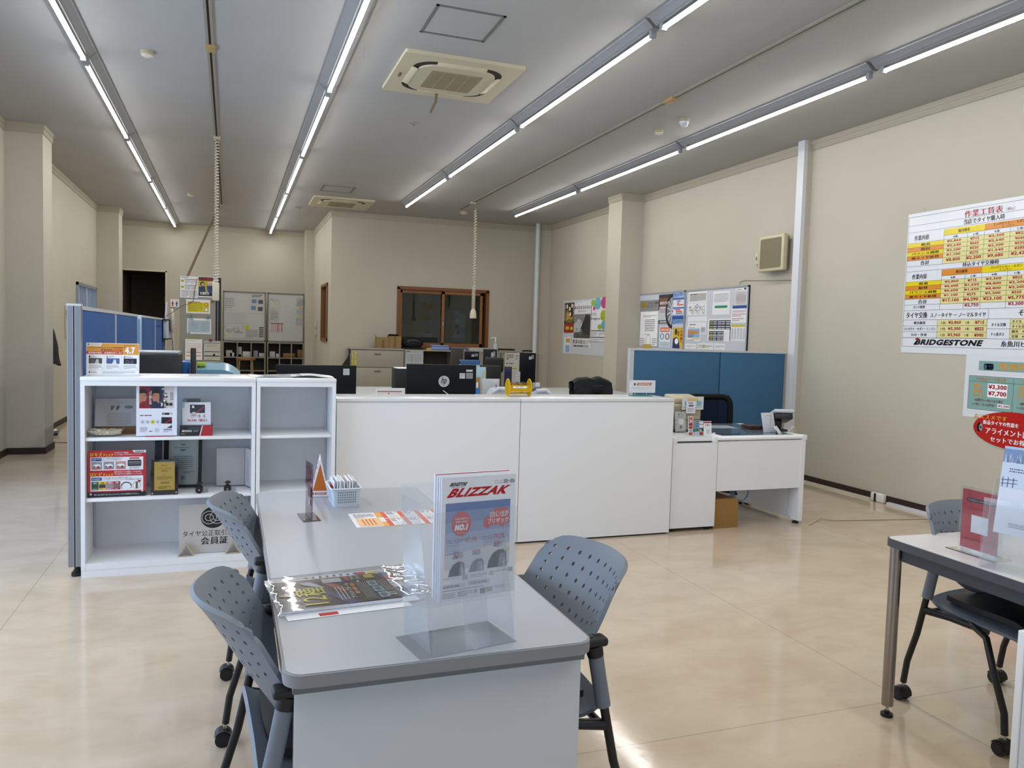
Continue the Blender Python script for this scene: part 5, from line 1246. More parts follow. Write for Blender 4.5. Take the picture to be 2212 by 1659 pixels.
# gold plaque
t = thing('award_plaque', 'small black plaque with a gold plate on the middle shelf', 'plaque', (-0.363, 5.02, S2))
b = MB(); b.bbox(-0.438, -0.288, 5.0, 5.012, S2, S2+0.212, M('#0c1016', 0.18, coat=0.6), 0.002); b.box(-0.40, -0.33, 5.012, 5.07, S2, S2+0.01, M('#0c1016', 0.3)); b.build('board', t)
pg = Page((-0.418, 4.999, S2+0.199), X_, -Z_, 0.112, 0.170, 250, 360, M('#b49a52', 0.28, 0.55), 0.001); p = pg; KB = M('#2b2412', 0.5)
p.frame(6, 6, 244, 354, 1.5, KB); p.text('Battery', 80, 35, 165, 58, KB, -0.01, 0.15, l=2); p.text('バッテリーマイスター', 38, 76, 212, 98, KB, 0.01, l=2); p.text('認定店', 90, 104, 160, 122, KB, 0.01, l=2); p.fine(105, 162, 150, 172, 1, KB, l=2); p.fine(30, 182, 220, 228, 4, KB, 0.35, l=2); p.fine(80, 250, 190, 280, 2, KB, l=2); p.fine(50, 308, 200, 340, 2, KB, 0.5, l=2)
pg.mb.build('gold_plate', t)
b = MB()
for x, z in ((-0.428, 0.012), (-0.298, 0.015)): b.cyl((x, 4.9985, S2+z), (x, 4.995, S2+z), 0.005, CHROME, 12)
b.build('stud', t)
# award in black case
t = thing('award_certificate', 'silver certificate in an open black case behind the gold plaque', 'certificate', (-0.27, 5.2, S2))
b = MB(); T = Matrix.Translation((-0.27, 5.17, S2+0.01)) @ Matrix.Rotation(math.radians(-6), 4, 'Z') @ Matrix.Rotation(math.radians(-6), 4, 'X')
b.bbox(-0.115, 0.105, 0, 0.014, 0, 0.315, M('#0d0f14', 0.5), 0.003, 2, T); b.bbox(-0.155, -0.115, -0.06, -0.052, 0, 0.29, M('#131a33', 0.5), 0.002, 2, T); b.build('case', t)
U = (T.to_3x3() @ X_); V = -(T.to_3x3() @ Z_)
pg = Page(T @ Vector((-0.085, -0.004, 0.307)), U, V, 0.17, 0.29, 340, 560, M('#8f9795', 0.3, 0.35), 0.001); p = pg
p.frame(14, 14, 326, 546, 2, KB); p.text('BRIDGESTONE', 105, 18, 225, 34, INK, 0.04, 0.1, l=3); p.text('表彰状', 140, 75, 190, 95, INK, 0.02, l=2); p.fine(60, 115, 270, 130, 1, INK, l=2); p.text('最優秀', 135, 140, 195, 162, INK, 0.04, l=2); p.fine(60, 215, 280, 380, 7, INK, 0.3, l=2); p.fine(170, 400, 300, 430, 2, INK, l=2); p.ring(165, 480, 24, 24, 4, INK, 3); p.ell(165, 480, 8, 12, INK, 3)
pg.mb.build('plate', t)
# open white certificate folder
t = thing('certificate_folder', 'white open certificate folder at the right end of the middle shelf', 'folder', (0.02, 5.2, S2))
b = MB(); b.bbox(-0.078, 0.090, 5.19, 5.198, S2+0.008, S2+0.245, M('#b3aead', 0.6, bump=0.3, bscale=300), 0.002)
b.build('left_leaf', t)
P0 = Vector((0.092, 5.19, S2+0.245)); U = Vector((0.028, -0.078, 0)).normalized()
pg = Page(P0, U, -Z_, 0.083, 0.237, 80, 260, M('#c3c2c4', 0.5), 0.004); pg.fine(25, 30, 60, 36, 1, RED, l=1); pg.vfine(20, 60, 65, 230, 4, GREYI, 0.3, l=1); pg.mb.build('right_leaf', t)
# clear easels with black discs
for i, (x, lab) in enumerate(((-0.172, 'small clear easel with black discs before the silver certificate'), (-0.012, 'small clear easel with black discs before the white folder'))):
    t = thing('display_easel', lab, 'easel', (x, 5.03, S2), 0, 'small display easels')
    b = MB()
    for yy in (5.0, 5.045): b.cyl((x, yy, S2+0.022), (x, yy+0.006, S2+0.022), 0.021, BLACKM, 22)
    b.cyl((x, 4.998, S2+0.022), (x, 5.05, S2+0.022), 0.005, CHROME, 10); b.build('disc', t)
    b = MB(); b.box(x-0.006, x+0.006, 5.01, 5.04, S2+0.022, S2+0.06, BLACKM); b.lathe([(0, 0), (0.019, 0), (0.012, 0.010), (0, 0.013)], BLACKM, 18, Matrix.Translation((x+0.002, 5.028, S2+0.056))); b.build('post', t)
    b = MB(); b.box(x+0.004, x+0.05, 5.02, 5.15, S2+0.001, S2+0.004, ACR); b.box(x+0.004, x+0.05, 5.02, 5.024, S2+0.004, S2+0.03, ACR); b.build('rest', t)
# bottom shelf: membership board
pg = stand_page(-0.285, 5.025, S0+0.003, 0.40, 0.296, 0.05, M('#b8b4b1', 0.5), 810, 590); p = pg
p.ell(390, 165, 142, 130, INK, 1, 40)
for cx in (344, 436): p.ring(cx, 165, 88, 80, 8, M('#b8b4b1'), 2, 40); p.ring(cx, 165, 50, 44, 8, M('#b8b4b1'), 2, 40)
p.ring(344, 165, 79, 71, 21, INK, 4, 12, -0.85, -0.1)
p.text('タイヤ公正取引協議会', 42, 318, 770, 388, INK, 0.005, l=2); p.text('会員証', 250, 400, 560, 490, INK, 0.05, l=2)
one(pg.mb, 'membership_board', 'large cream membership board with an interlocking ring emblem on the bottom shelf', 'board')
for i, (x, lab) in enumerate(((-0.243, 'cream triangular cardboard prop at the left foot of the membership board'), (0.022, 'cream triangular cardboard prop at the right foot of the membership board'))):
    b = MB(); m_ = M('#b5a98f', 0.6); th = 0.006; hw, hh = 0.04, 0.073
    for (a, c) in (((x-hw, 0), (x, hh)), ((x, hh), (x+hw, 0)), ((x+hw, 0.002), (x-hw, 0.002))):
        A = Vector((a[0], 0, a[1])); Cc = Vector((c[0], 0, c[1])); n = (Cc-A).cross(Y_).normalized()*th
        vs = []
        for yy in (4.975, 5.01):
            for q in (A, Cc, Cc+n, A+n): vs.append(Vector((q.x, yy, S0+abs(q.z))))
        b.add(vs, [(0, 1, 2, 3), (7, 6, 5, 4), (0, 4, 5, 1), (1, 5, 6, 2), (2, 6, 7, 3), (3, 7, 4, 0)], m_)
    one(b, 'cardboard_prop', lab, 'prop', 'triangular props')

# ================================================================== ON THE COUNTER AND DESK
CZ = 1.025
t = thing('glasses_basket', 'round ended yellow basket of reading glasses on the counter', 'basket', (1.95, 5.26, CZ))
YB_ = clear('yellow_plastic', (0.9, 0.72, 0.08), 0.45, 0.1, (0.85, 0.62, 0.02)); YE = M('#d8b21c', 0.3)
for x in (1.868, 2.032):
    b = MB(); pts = [(5.26+0.052*math.cos(a), CZ+0.062+0.062*math.sin(a)) for a in [2*PI*k/28 for k in range(28)]]
    T = Matrix(((0, 0, 1, 0), (1, 0, 0, 0), (0, 1, 0, 0), (0, 0, 0, 1)))
    b.prism(pts, x-0.0015, x+0.0015, YB_, T); b.tube([(x, q[0], q[1]) for q in pts], 0.0028, YE, 6, closed=True); b.build('end_disc', t)
b = MB(); b.box(1.868, 2.032, 5.212, 5.214, CZ+0.035, CZ+0.075, YB_); b.box(1.868, 2.032, 5.306, 5.308, CZ+0.03, CZ+0.09, YB_); b.box(1.868, 2.032, 5.215, 5.305, CZ+0.018, CZ+0.021, YB_)
for z, y in ((0.036, 5.212), (0.076, 5.212), (0.02, 5.225), (0.02, 5.295)): b.tube([(1.868, y, CZ+z), (2.032, y, CZ+z)], 0.0028, YE, 6)
b.build('tray', t)
pg = Page((1.892, 5.2105, CZ+0.078), X_, -Z_, 0.105, 0.017, 100, 16, WHT, 0.001); pg.fine(14, 5, 86, 11, 1, INK, 0.6); pg.mb.build('label_strip', t)
for k in range(7):
    gx = 1.888+0.019*k; b = MB(); GM = random.choice([INK, M('#6b4b2c', 0.3), M('#8d8f93', 0.3, 0.8)])
    ang = random.uniform(-0.5, 0.5); T = Matrix.Translation((gx, 5.25, CZ+0.05)) @ Matrix.Rotation(ang, 4, 'Y')
    for s in (-1, 1): b.tube([T @ Vector((0, s*0.018+0.014*math.cos(a), 0.045+0.011*math.sin(a))) for a in [2*PI*q/14 for q in range(14)]], 0.0012, GM, 5, closed=True)
    b.tube([T @ Vector((0, 0.034, 0.045)), T @ Vector((0.006, 0.036, -0.005)), T @ Vector((0.012, 0.028, -0.025))], 0.0014, GM, 5)
    b.tube([T @ Vector((0, -0.034, 0.045)), T @ Vector((0.008, -0.02, 0.01)), T @ Vector((0.014, -0.01, -0.022))], 0.0014, GM, 5)
    one(b, 'reading_glasses', 'folded reading glasses standing in the yellow basket on the counter', 'glasses', 'reading glasses in the yellow basket')
t = thing('counter_sign', 'white framed sign on a green foot at the right end of the counter', 'sign', (2.97, 5.30, CZ))
pg = Page((2.862, 5.285, 1.146), X_, -Z_, 0.222, 0.096, 255, 125, M('#d9dce2', 0.25), 0.004); p = pg
p.text('B', 38, 27, 62, 52, INK, 0.06, 0.2, l=1); p.poly([(78, 25), (222, 25), (212, 52), (68, 52)], M('#b9683f', 0.4), 1); p.text('BRIDGESTONE', 82, 32, 205, 46, WT, 0.03, 0.1, l=2)
p.fine(20, 68, 235, 92, 2, LGREY, 0.4, l=1); p.fine(150, 105, 235, 113, 1, LGREY, 0.4, l=1)
for x, y in ((8, 8), (247, 8), (8, 117), (247, 117)): p.ell(x, y, 3, 3, M('#8c3a4a'), 2)
pg.mb.build('panel', t)
b = MB(); GP = clear('green_acrylic', (0.15, 0.62, 0.52), 0.35, 0.05, (0.05, 0.45, 0.38)); b.bbox(2.875, 3.05, 5.26, 5.33, CZ, CZ+0.007, GP, 0.002)
for x in (2.91, 3.01): b.cyl((x, 5.287, CZ+0.007), (x, 5.287, 1.052), 0.003, CHROME, 8)
b.build('foot', t)

# cash register
t = thing('cash_register', 'beige cash register on the cabinet section beside the counter', 'cash register', (3.40, 5.6, DZ))
RB = M('#b5ab92', 0.5); RB2 = M('#8f8874', 0.5); RD = M('#39352f', 0.5)
b = MB(); b.bbox(3.20, 3.60, 5.42, 5.83, DZ+0.001, DZ+0.095, RB2, 0.006); b.box(3.20, 3.60, 5.415, 5.42, DZ+0.002, DZ+0.018, RD); b.build('drawer_base', t)
b = MB(); b.bbox(3.21, 3.597, 5.425, 5.80, DZ+0.096, DZ+0.225, RB, 0.010, 3); b.box(3.21, 3.598, 5.422, 5.425, DZ+0.135, DZ+0.138, RB2); b.box(3.21, 3.598, 5.422, 5.425, DZ+0.175, DZ+0.178, RB2); b.bbox(3.215, 3.44, 5.412, 5.425, DZ+0.10, DZ+0.205, RB2, 0.003); b.build('housing', t)
b = MB()
T = Matrix.Translation((0, 5.44, DZ+0.222)) @ Matrix.Rotation(math.radians(8), 4, 'X'); b.bbox(3.35, 3.592, 0.0, 0.17, 0.0, 0.052, RB, 0.018, 3, T); b.build('hood', t)
def rp(x0, z1, w, h, y, lab, fn, base=PAPER, PW=100, lean=0.0, name='pinned_notice', yaw=0.0, cat='notice', group=None):
    pgx = stand_page(x0, y, z1-h*math.cos(lean), w, h, lean, base, PW, PW*h/w, yaw, 0.001); fn(pgx, PW*h/w); return one(pgx.mb, name, lab, cat, group)
rp(3.400, 1.012, 0.200, 0.105, 5.398, 'cream notice with blue picture hanging over the cash register', lambda p, H: (p.rect(25, 6, 75, 20, M('#d9bf8a'), 1), p.rect(68, 18, 90, 38, SKYB, 1), p.rect(12, 18, 26, 34, SKYB, 1), p.fine(6, 40, 96, H-4, 2, GREYI, l=1)), M('#d8d6cf', 0.5))
rp(3.435, 0.975, 0.085, 0.096, 5.39, 'small payment notice pinned over the cream notice on the register', lambda p, H: (p.text('PayB', 22, 8, 70, 28, INK, 0.02, l=2), p.rr(24, 34, 80, 50, 8, M('#6d5f96'), 2), p.fine(15, 62, 85, H-10, 3, GREYI, l=2)))
# payment stickers
rp(3.333, 0.893, 0.100, 0.160, 5.375, 'white payment plate with green logo leaning on the register', lambda p, H: (p.text('楽ペイ', 30, 14, 82, 34, M('#3c7f62'), 0.02, l=1), p.fine(20, 40, 88, 46, 1, GREYI, l=1), p.rect(34, 60, 78, 104, M('#d8d9db'), 1), p.text('P', 46, 114, 62, 140, INK, 0.02, l=1), [p.ell(x, y, 4, 4, M('#4a3c3c'), 1) for x, y in ((8, 70), (6, 100), (94, 60), (92, 150), (30, 162), (60, 4), (95, 8))]), M('#b3b4b2', 0.5), lean=0.12)
STK = [('#b03a3c', '#b03a3c'), ('#b03a3c', WHT), ('#a23034', None), ('#b4463f', None), ('#dfe3ea', None), ('#c9552c', None)]
def strip(p, H):
    for k in range(6): p.rr(14, 6+k*(H-8)/6+3, 86, 6+(k+1)*(H-8)/6-4, 6, M(STK[k][0], 0.4), 1)
    p.text('ID', 30, 12, 70, 34, WHT, 0.03, l=2); p.rect(30, 6+(H-8)/6+12, 72, 6+2*(H-8)/6-12, WHT, 2); p.text('VISA', 22, 6+4*(H-8)/6+12, 78, 6+5*(H-8)/6-12, BLUEI, 0.04, 0.1, l=2); p.ell(42, 6+5.5*(H-8)/6, 14, 14, RED, 2); p.ell(60, 6+5.5*(H-8)/6, 14, 14, ORANGE, 3)
rp(atY(1488, 900, 5.20).x, DZ+0.150, 0.045, 0.150, 5.20, 'narrow upright strip of payment stickers on the register cabinet', strip, PAPER, lean=0.05, name='sticker_strip', cat='stickers')
def cards(p, H):
    cs = ['#2b4a8a', '#d8dade', '#3f8ad0', '#e4e6ea', '#2f7a5a', '#33353c', '#dfe3ea', '#b0463f']
    for k in range(8):
        x0 = 6+(k % 2)*48; y0 = 6+(k//2)*(H-8)/4; p.rr(x0+(6 if k == 0 else 0), y0, x0+40, y0+(H-8)/4-8, 5, M(cs[k], 0.4), 1)
    p.text('JCB', 18, 12, 44, 26, WHT, 0.02, l=2); p.text('VISA', 10, 6+3*(H-8)/4+6, 44, 6+4*(H-8)/4-16, BLUEI, 0.04, l=2); p.ell(66, H*0.63, 12, 9, M('#c9cbd0'), 2); p.ell(68, H*0.88, 12, 9, RED, 2)
rp(atY(1502, 906, 5.17).x, DZ+0.118, 0.082, 0.118, 5.17, 'clear stand of small credit card stickers on the register cabinet', cards, ACRE, lean=0.08, name='sticker_stand', cat='stickers')
rp(atY(1522, 909, 5.15).x, DZ+0.115, 0.070, 0.115, 5.15, 'white pay card with a red band at the corner of the cabinet', lambda p, H: (p.rect(0, 6, 100, 22, M('#a83244'), 1), p.text('PAY', 18, 34, 40, 52, RED, 0.04, l=1), p.rr(44, 34, 60, 52, 3, M('#7a2c3c'), 1), p.ell(78, 43, 8, 9, LGREY, 1), p.fine(24, 62, 80, 72, 1, GREYI, l=1), p.rect(32, 88, 76, 140, M('#c9cacc'), 1)), PAPER, lean=0.10, name='pay_card', cat='card')
# things on the desk
b = MB(); b.bbox(4.12, 4.24, 5.46, 5.60, DZ+0.002, DZ+0.036, M('#3b1f18', 0.35), 0.004); one(b, 'wooden_tray', 'small dark brown box on the desk behind the white stand', 'box')
t = thing('tablet_stand', 'white tilted stand seen from behind on the desk', 'stand', (4.15, 5.3, DZ))
b = MB(); T = Matrix.Translation((4.16, 5.27, DZ+0.003)) @ Matrix.Rotation(math.radians(8), 4, 'Z') @ Matrix.Rotation(math.radians(-14), 4, 'X')
b.bbox(-0.065, 0.07, 0, 0.008, 0, 0.165, M('#c9cbd6', 0.4), 0.004, 2, T)
b.tube([T @ Vector((-0.03, -0.001, 0.14)), T @ Vector((0.04, -0.001, 0.14)), T @ Vector((0.02, -0.001, 0.06))], 0.001, GREYI, 4); b.build('back_panel', t)
b = MB(); T2 = Matrix.Translation((4.215, 5.20, DZ+0.003)) @ Matrix.Rotation(math.radians(35), 4, 'Z') @ Matrix.Rotation(math.radians(-38), 4, 'X'); b.bbox(-0.03, 0.03, 0, 0.012, 0, 0.075, M('#d5d7de', 0.3), 0.004, 2, T2); b.build('foot', t)
t = thing('card_terminal', 'white and black card terminal at the right end of the desk', 'terminal', (4.33, 5.36, DZ))
b = MB(); T = Matrix.Translation((4.375, 5.41, DZ+0.085)) @ Matrix.Rotation(math.radians(-20), 4, 'Z') @ Matrix.Rotation(math.radians(-18), 4, 'X')
b.bbox(-0.085, 0.085, -0.11, 0.09, 0.045, 0.075, M('#c5c8ce', 0.3), 0.012, 3, T); b.build('screen_top', t)
b = MB(); b.bbox(-0.075, 0.075, -0.09, 0.08, -0.005, 0.046, M('#202226', 0.35), 0.01, 3, T); b.build('body', t)
b = MB(); b.bbox(4.29, 4.372, 5.31, 5.49, DZ+0.001, DZ+0.02, BLACKM, 0.006); b.bbox(4.30, 4.368, 5.38, 5.45, DZ+0.02, DZ+0.09, BLACKM, 0.01); b.build('base', t)
b = MB(); b.tube([(4.335, 5.25, DZ+0.005), (4.345, 5.24, DZ+0.04), (4.372, 5.24, DZ+0.055), (4.40, 5.25, DZ+0.03), (4.42, 5.27, DZ-0.06)], 0.004, CREAM, 6); one(b, 'terminal_cable', 'cream cable looping at the card terminal', 'cable')
b = MB(); b.tube([(3.62, 5.25, DZ+0.008), (3.72, 5.17, DZ+0.012), (3.80, 5.18, DZ+0.006), (3.86, 5.26, DZ+0.05), (3.90, 5.30, DZ+0.05), (3.93, 5.24, DZ+0.004)], 0.0035, M('#27364f', 0.5), 6); b.box(3.60, 3.62, 5.245, 5.255, DZ+0.004, DZ+0.012, WHT); one(b, 'blue_cable', 'dark blue cable lying over the front of the desk', 'cable')
def d_papers(p, H): p.fine(8, 8, 92, H-8, 9, M('#9aa7b0'), l=1)
flat(3.80, 5.62, 0.28, 0.20, -0.15, DZ+0.0022, 'pale sheet on the dark desk mat near the brown box', 'paper_sheet', 'paper', d_papers, M('#a9b7bf', 0.3))
# cables under the desk
b = MB()
for k in range(4): b.tube([(4.02+(0.07+0.006*k)*math.cos(a), 5.42+0.01*k, 0.205+(0.065+0.005*k)*math.sin(a)) for a in [2*PI*q/22 for q in range(22)]], 0.004, M('#8fa6c4', 0.4), 6, closed=True)
b.tube([(3.97, 5.45, 0.20), (3.98, 5.46, 0.12), (4.05, 5.44, 0.06), (4.07, 5.46, 0.012)], 0.004, M('#c4ccd8', 0.4), 6); b.tube([(3.96, 5.45, 0.25), (3.94, 5.46, 0.69)], 0.005, M('#c4ccd8', 0.4), 6)
one(b, 'cable_loop', 'pale blue cable coil hanging under the white office desk', 'cable')

# ================================================================== OFFICE CHAIRS BEHIND THE COUNTER
def office_chair(x, y, rz, lab, jacket):
    t = thing('office_chair', lab, 'office chair', (x, y, 0), rz, 'office chairs behind the counter')
    # local: sitter faces -y ; back at +y
    b = MB()
    for k in range(5):
        a = 2*PI*k/5+0.3; b.tube([(0, 0, 0.10), (0.15*math.cos(a), 0.15*math.sin(a), 0.09), (0.30*math.cos(a), 0.30*math.sin(a), 0.065)], [0.025, 0.02, 0.014], BLACKM, 8)
    b.build('star_base', t, local=True)
    for k in range(5):
        a = 2*PI*k/5+0.3; cx, cy = 0.30*math.cos(a), 0.30*math.sin(a); b = MB()
        for s in (-1, 1): b.cyl((cx-s*0.012*math.sin(a), cy+s*0.012*math.cos(a), 0.028), (cx-s*0.026*math.sin(a), cy+s*0.026*math.cos(a), 0.028), 0.028, BLACK, 14)
        b.build('caster', t, local=True)
    b = MB(); b.cyl((0, 0, 0.10), (0, 0, 0.40), 0.025, BLACK, 12); b.build('gas_column', t, local=True)
    b = MB(); b.bbox(-0.24, 0.24, -0.24, 0.22, 0.40, 0.47, BLACKM, 0.03, 3); b.build('seat', t, local=True)
    if not jacket:
        b = MB(); fr = []
        for k in range(40):
            q = 2*PI*k/40; cx, cz = math.cos(q), math.sin(q)
            xx = 0.215*(abs(cx)**0.28)*(1 if cx > 0 else -1); zz = 0.715+0.225*(abs(cz)**0.30)*(1 if cz > 0 else -1); fr.append((xx*(1-0.1*(zz < 0.7)), 0.26+0.05*(zz-0.7)-0.08*(xx/0.215)**2+0.03, zz-(0.012*(1-abs(xx)/0.215) if zz > 0.9 else 0)))
        b.tube(fr, 0.028, M('#0a0a0b', 0.65, spec=0.2), 10, closed=True); b.build('back_frame', t, local=True)
        MESHM = clear('chair_mesh', (0.16, 0.18, 0.24), 0.5, 0.4, (0.01, 0.012, 0.02), fres=0.2)
        b = MB(); b.grid(lambda u, v: Vector((-0.205+0.41*u, 0.29+0.05*(0.5*v-0.25)-0.08*(2*u-1)**2, 0.505+0.445*v)), 10, 8, MESHM); b.build('mesh_back', t, local=True)
    else:
        b = MB(); b.bbox(-0.20, 0.20, 0.22, 0.27, 0.52, 0.95, BLACKM, 0.05, 4); b.build('backrest', t, local=True)
    b = MB(); b.tube([(0, 0.1, 0.40), (0, 0.27, 0.42), (0, 0.30, 0.60)], 0.02, BLACK, 8); b.build('back_support', t, local=True)
    return t
office_chair(4.26, 6.10, math.radians(-6), 'black mesh backed office chair at the white office desk', False)
office_chair(3.98, 8.0, math.radians(5), 'black office chair wearing a dark jacket behind the counter', True)
b = MB()
def jk(u, v):
    a = (u-0.5)*2; zz = 0.99-0.34*v+0.03*noise.noise(Vector((u*5, v*4, 2)))-0.05*abs(a)**4
    return Vector((3.96+0.245*a*(1+0.05*v), 8.0+0.20-0.05*math.sin(PI*v*0.5)-0.02*noise.noise(Vector((u*8, v*6, 0))), zz))
b.grid(jk, 22, 14, M('#1b1c20', 0.85)); b.grid(lambda u, v: jk(u, v)+Vector((0, 0.14+0.0*v, -0.0)), 22, 14, M('#1b1c20', 0.85))
b.grid(lambda u, v: jk(u, 0)+Vector((0, 0.14*v, 0.018*math.sin(PI*v))), 22, 4, M('#1b1c20', 0.85)); b.bbox(3.93, 4.06, 8.11, 8.14, 0.83, 0.92, M('#111318', 0.8), 0.015)
one(b, 'jacket', 'dark jacket hung over the back of the office chair', 'jacket')

# ================================================================== ON THE LONG TABLE
# brochure holder of thin clear plastic
HB = Vector((0.440, 1.700, TZ)); HY = math.radians(10.4)
HT = Matrix.Translation(HB) @ Matrix.Rotation(HY, 4, 'Z')
t = thing('brochure_holder', 'tall clear plastic brochure holder at the near end of the long table', 'brochure holder', tuple(HB), HY)
PLA = clear('holder_plastic', (0.965, 0.972, 0.98), 0.075, 0.06, (0.80, 0.86, 0.93), fres=0.8)
PLB = clear('holder_foot_plastic', (0.96, 0.965, 0.97), 0.03, 0.1, (0.80, 0.86, 0.93), fres=0.15)
def hb(name, quads, th=0.002):
    b = MB()
    for q in quads: b.add([HT @ Vector(v) for v in q], [(0, 1, 2, 3)], PLB if 'base' in name or 'floor' in name else PLA)
    b.build(name, t, solid=th)
hb('front_plate', [[(0, 0.002, 0.002), (0.215, 0.002, 0.002), (0.215, 0.004, 0.335), (0, 0.004, 0.335)]])
hb('back_plate', [[(-0.005, 0.155, 0.002), (0.225, 0.155, 0.002), (0.235, 0.205, 0.365), (0.0, 0.205, 0.365)]])
hb('side_plate', [[(-0.004, 0.006, 0.01), (-0.004, 0.153, 0.01), (0.0, 0.200, 0.34), (-0.002, 0.09, 0.34)]])
hb('side_plate', [[(0.220, 0.006, 0.01), (0.220, 0.153, 0.01), (0.232, 0.200, 0.34), (0.222, 0.09, 0.34)]])
hb('pocket_floor', [[(0.0, 0.05, 0.10), (0.218, 0.05, 0.10), (0.218, 0.155, 0.085), (0.0, 0.155, 0.085)]])
hb('base_plate', [[(-0.03, 0.0, 0.001), (0.225, 0.0, 0.001), (0.225, 0.155, 0.001), (-0.03, 0.155, 0.001)]])
hb('divider', [[(0.085, 0.0, 0.005), (0.15, 0.0, 0.005), (0.15, 0.05, 0.25), (0.085, 0.05, 0.25)]])
# brochures in it
def brochure_frame(dy, dx=0.0, dz=0.0):
    yaw, tl, ro = math.radians(13), math.radians(2), math.radians(1)
    U = Vector((math.cos(yaw), math.sin(yaw), 0)); n = Vector((-math.sin(yaw), math.cos(yaw), 0))
    up = n*math.sin(tl)+Z_*math.cos(tl)
    U, up = U*math.cos(ro)-up*math.sin(ro), up*math.cos(ro)+U*math.sin(ro)
    B0 = Vector((0.574, 1.795, 0.812))+n*dy+U*dx+Z_*dz
    return B0-U*0.105+up*0.297, U, -up
for k in range(3):
    O, U, V = brochure_frame(0.0065+0.0065*k, -0.002-0.003*k, 0.002+0.002*k)
    pg = Page(O, U, V, 0.21, 0.297, 100, 141, M('#e3e5ea', 0.35), 0.0055, edge=M('#d9dce6', 0.5))
    if k == 2: pg.rect(0, 0, 100, 0.8, RED, 1)
    one(pg.mb, 'brochure', 'white brochure behind the front one in the clear holder', 'brochure', 'brochures behind the front one')
O, U, V = brochure_frame(0)
pg = Page(O, U, V, 0.21, 0.297, 1000, 1414, M('#dfe1e8', 0.3), 0.006, edge=M('#cfd4e2', 0.5)); p = pg
p.text('BRIDGESTONE', 95, 62, 335, 104, INK, 0.05, 0.12, l=1); p.text('Solutions for your journey', 105, 108, 315, 122, INK, 0.0, 0.15, l=1)
p.text('スタッドレス', 700, 62, 820, 82, GREYI, 0, l=1); p.text('タイヤカタログ', 700, 88, 820, 106, GREYI, 0, l=1); p.text('2025～2026', 825, 60, 1000-25, 104, INK, 0.02, l=1)
p.text('BLIZZAK', 60, 130, 945, 232, M('#b3141c', 0.35), 0.05, 0.10, l=1)
SNOW = [('#6d82ae', 298, 520), ('#7f92b8', 520, 640), ('#93a2c0', 640, 760), ('#a3aec6', 760, 860), ('#b3bac9', 860, 1060)]
for c, a, z in SNOW: p.rect(55, a, 925, z, M(c, 0.35), 1)
p.poly([(55, 885), (300, 870), (620, 835), (925, 815), (925, 1060), (55, 1060)], M('#c3c6cf', 0.35), 2)
p.poly([(55, 880), (160, 868), (190, 850), (230, 862), (300, 868), (300, 874), (55, 890)], M('#7d88a4', 0.4), 3)
RC = M('#b8434c', 0.35)
p.ell(262, 540, 128, 142, RC, 3, 36); p.text('北海道主要5都市での', 175, 470, 350, 494, WT, 0.01, l=4); p.text('装着率24年連続', 185, 505, 340, 529, WT, 0.01, l=4); p.text('NO.1', 170, 545, 350, 618, WT, 0.08, 0.08, l=4); p.text('スタッドレス', 205, 635, 315, 656, WT, 0.01, l=4)
p.poly([(560, 500), (640, 480), (700, 395), (880, 395), (905, 440), (915, 575), (870, 590), (840, 618), (800, 618), (775, 592), (655, 592), (630, 618), (590, 618), (560, 590)], RC, 3)
p.text('2台に1台が', 640, 425, 895, 500, WT, 0.03, l=4); p.text('ブリザック', 610, 510, 895, 575, WT, 0.04, l=4)
p.text('北海道・北東北主要5都市', 80, 715, 300, 733, GREYI, 0.01, l=3); p.text('一般ドライバー装着率', 80, 742, 265, 760, GREYI, 0.01, l=3); p.text('47.1%', 310, 708, 470, 768, M('#b5404c'), 0.01, l=3); p.fine(80, 778, 420, 792, 1, GREYI, 0.4, l=3)
p.text('北海道札幌市', 535, 712, 680, 730, GREYI, 0.01, l=3); p.text('タクシー装着率', 535, 739, 680, 757, GREYI, 0.01, l=3); p.text('79.2%', 700, 700, 850, 760, M('#b5404c'), 0.01, l=3); p.fine(535, 775, 860, 788, 1, GREYI, 0.4, l=3)
TY = M('#4b5160', 0.5); TY2 = M('#7d8798', 0.4)
def tyre(x0, y0, w, h, rimx, big=False):
    p.poly([(x0, y0+h), (x0+w*0.08, y0+h*0.55), (x0+w*0.28, y0+h*0.18), (x0+w*0.55, y0), (x0+w*0.82, y0+h*0.02), (x0+w*0.97, y0+h*0.2), (x0+w, y0+h)], TY, 3)
    p.poly([(x0+rimx*w, y0+h), (x0+(rimx+0.02)*w, y0+h*0.5), (x0+(rimx+0.1)*w, y0+h*0.25), (x0+w*0.86, y0+h*0.2), (x0+w*0.92, y0+h*0.45), (x0+w*0.94, y0+h)], TY2, 4)
    for k in range(5): p.line(x0+w*(0.1+0.1*k), y0+h, x0+w*(0.30+0.08*k), y0+h*0.15, 3, M('#363b47'), 4)
    for k in range(5): p.line(x0+w*0.84, y0+h*0.75, x0+w*(0.84+0.12*math.cos(k*1.3+2)), y0+h*(0.75+0.3*math.sin(k*1.3+2)), 5, WT, 5)
tyre(105, 975, 215, 165, 0.62); tyre(375, 965, 200, 150, 0.5); tyre(620, 890, 270, 205, 0.55)
for x, y, s, w in ((150, 905, 'DM-V3', 150), (400, 885, 'VRX3', 130), (690, 820, 'WZ-1', 130)): p.text('BLIZZAK', x+10, y-26, x+w, y-4, M('#b5404c'), 0.05, 0.15, l=5); p.text(s, x, y, x+w, y+34, TY, 0.03, 0.15, l=5)
p.ell(900, 905, 26, 18, M('#c9b48a'), 6)
p.rect(0, 1110, 1000, 1414, M('#d9dce4', 0.35), 2)
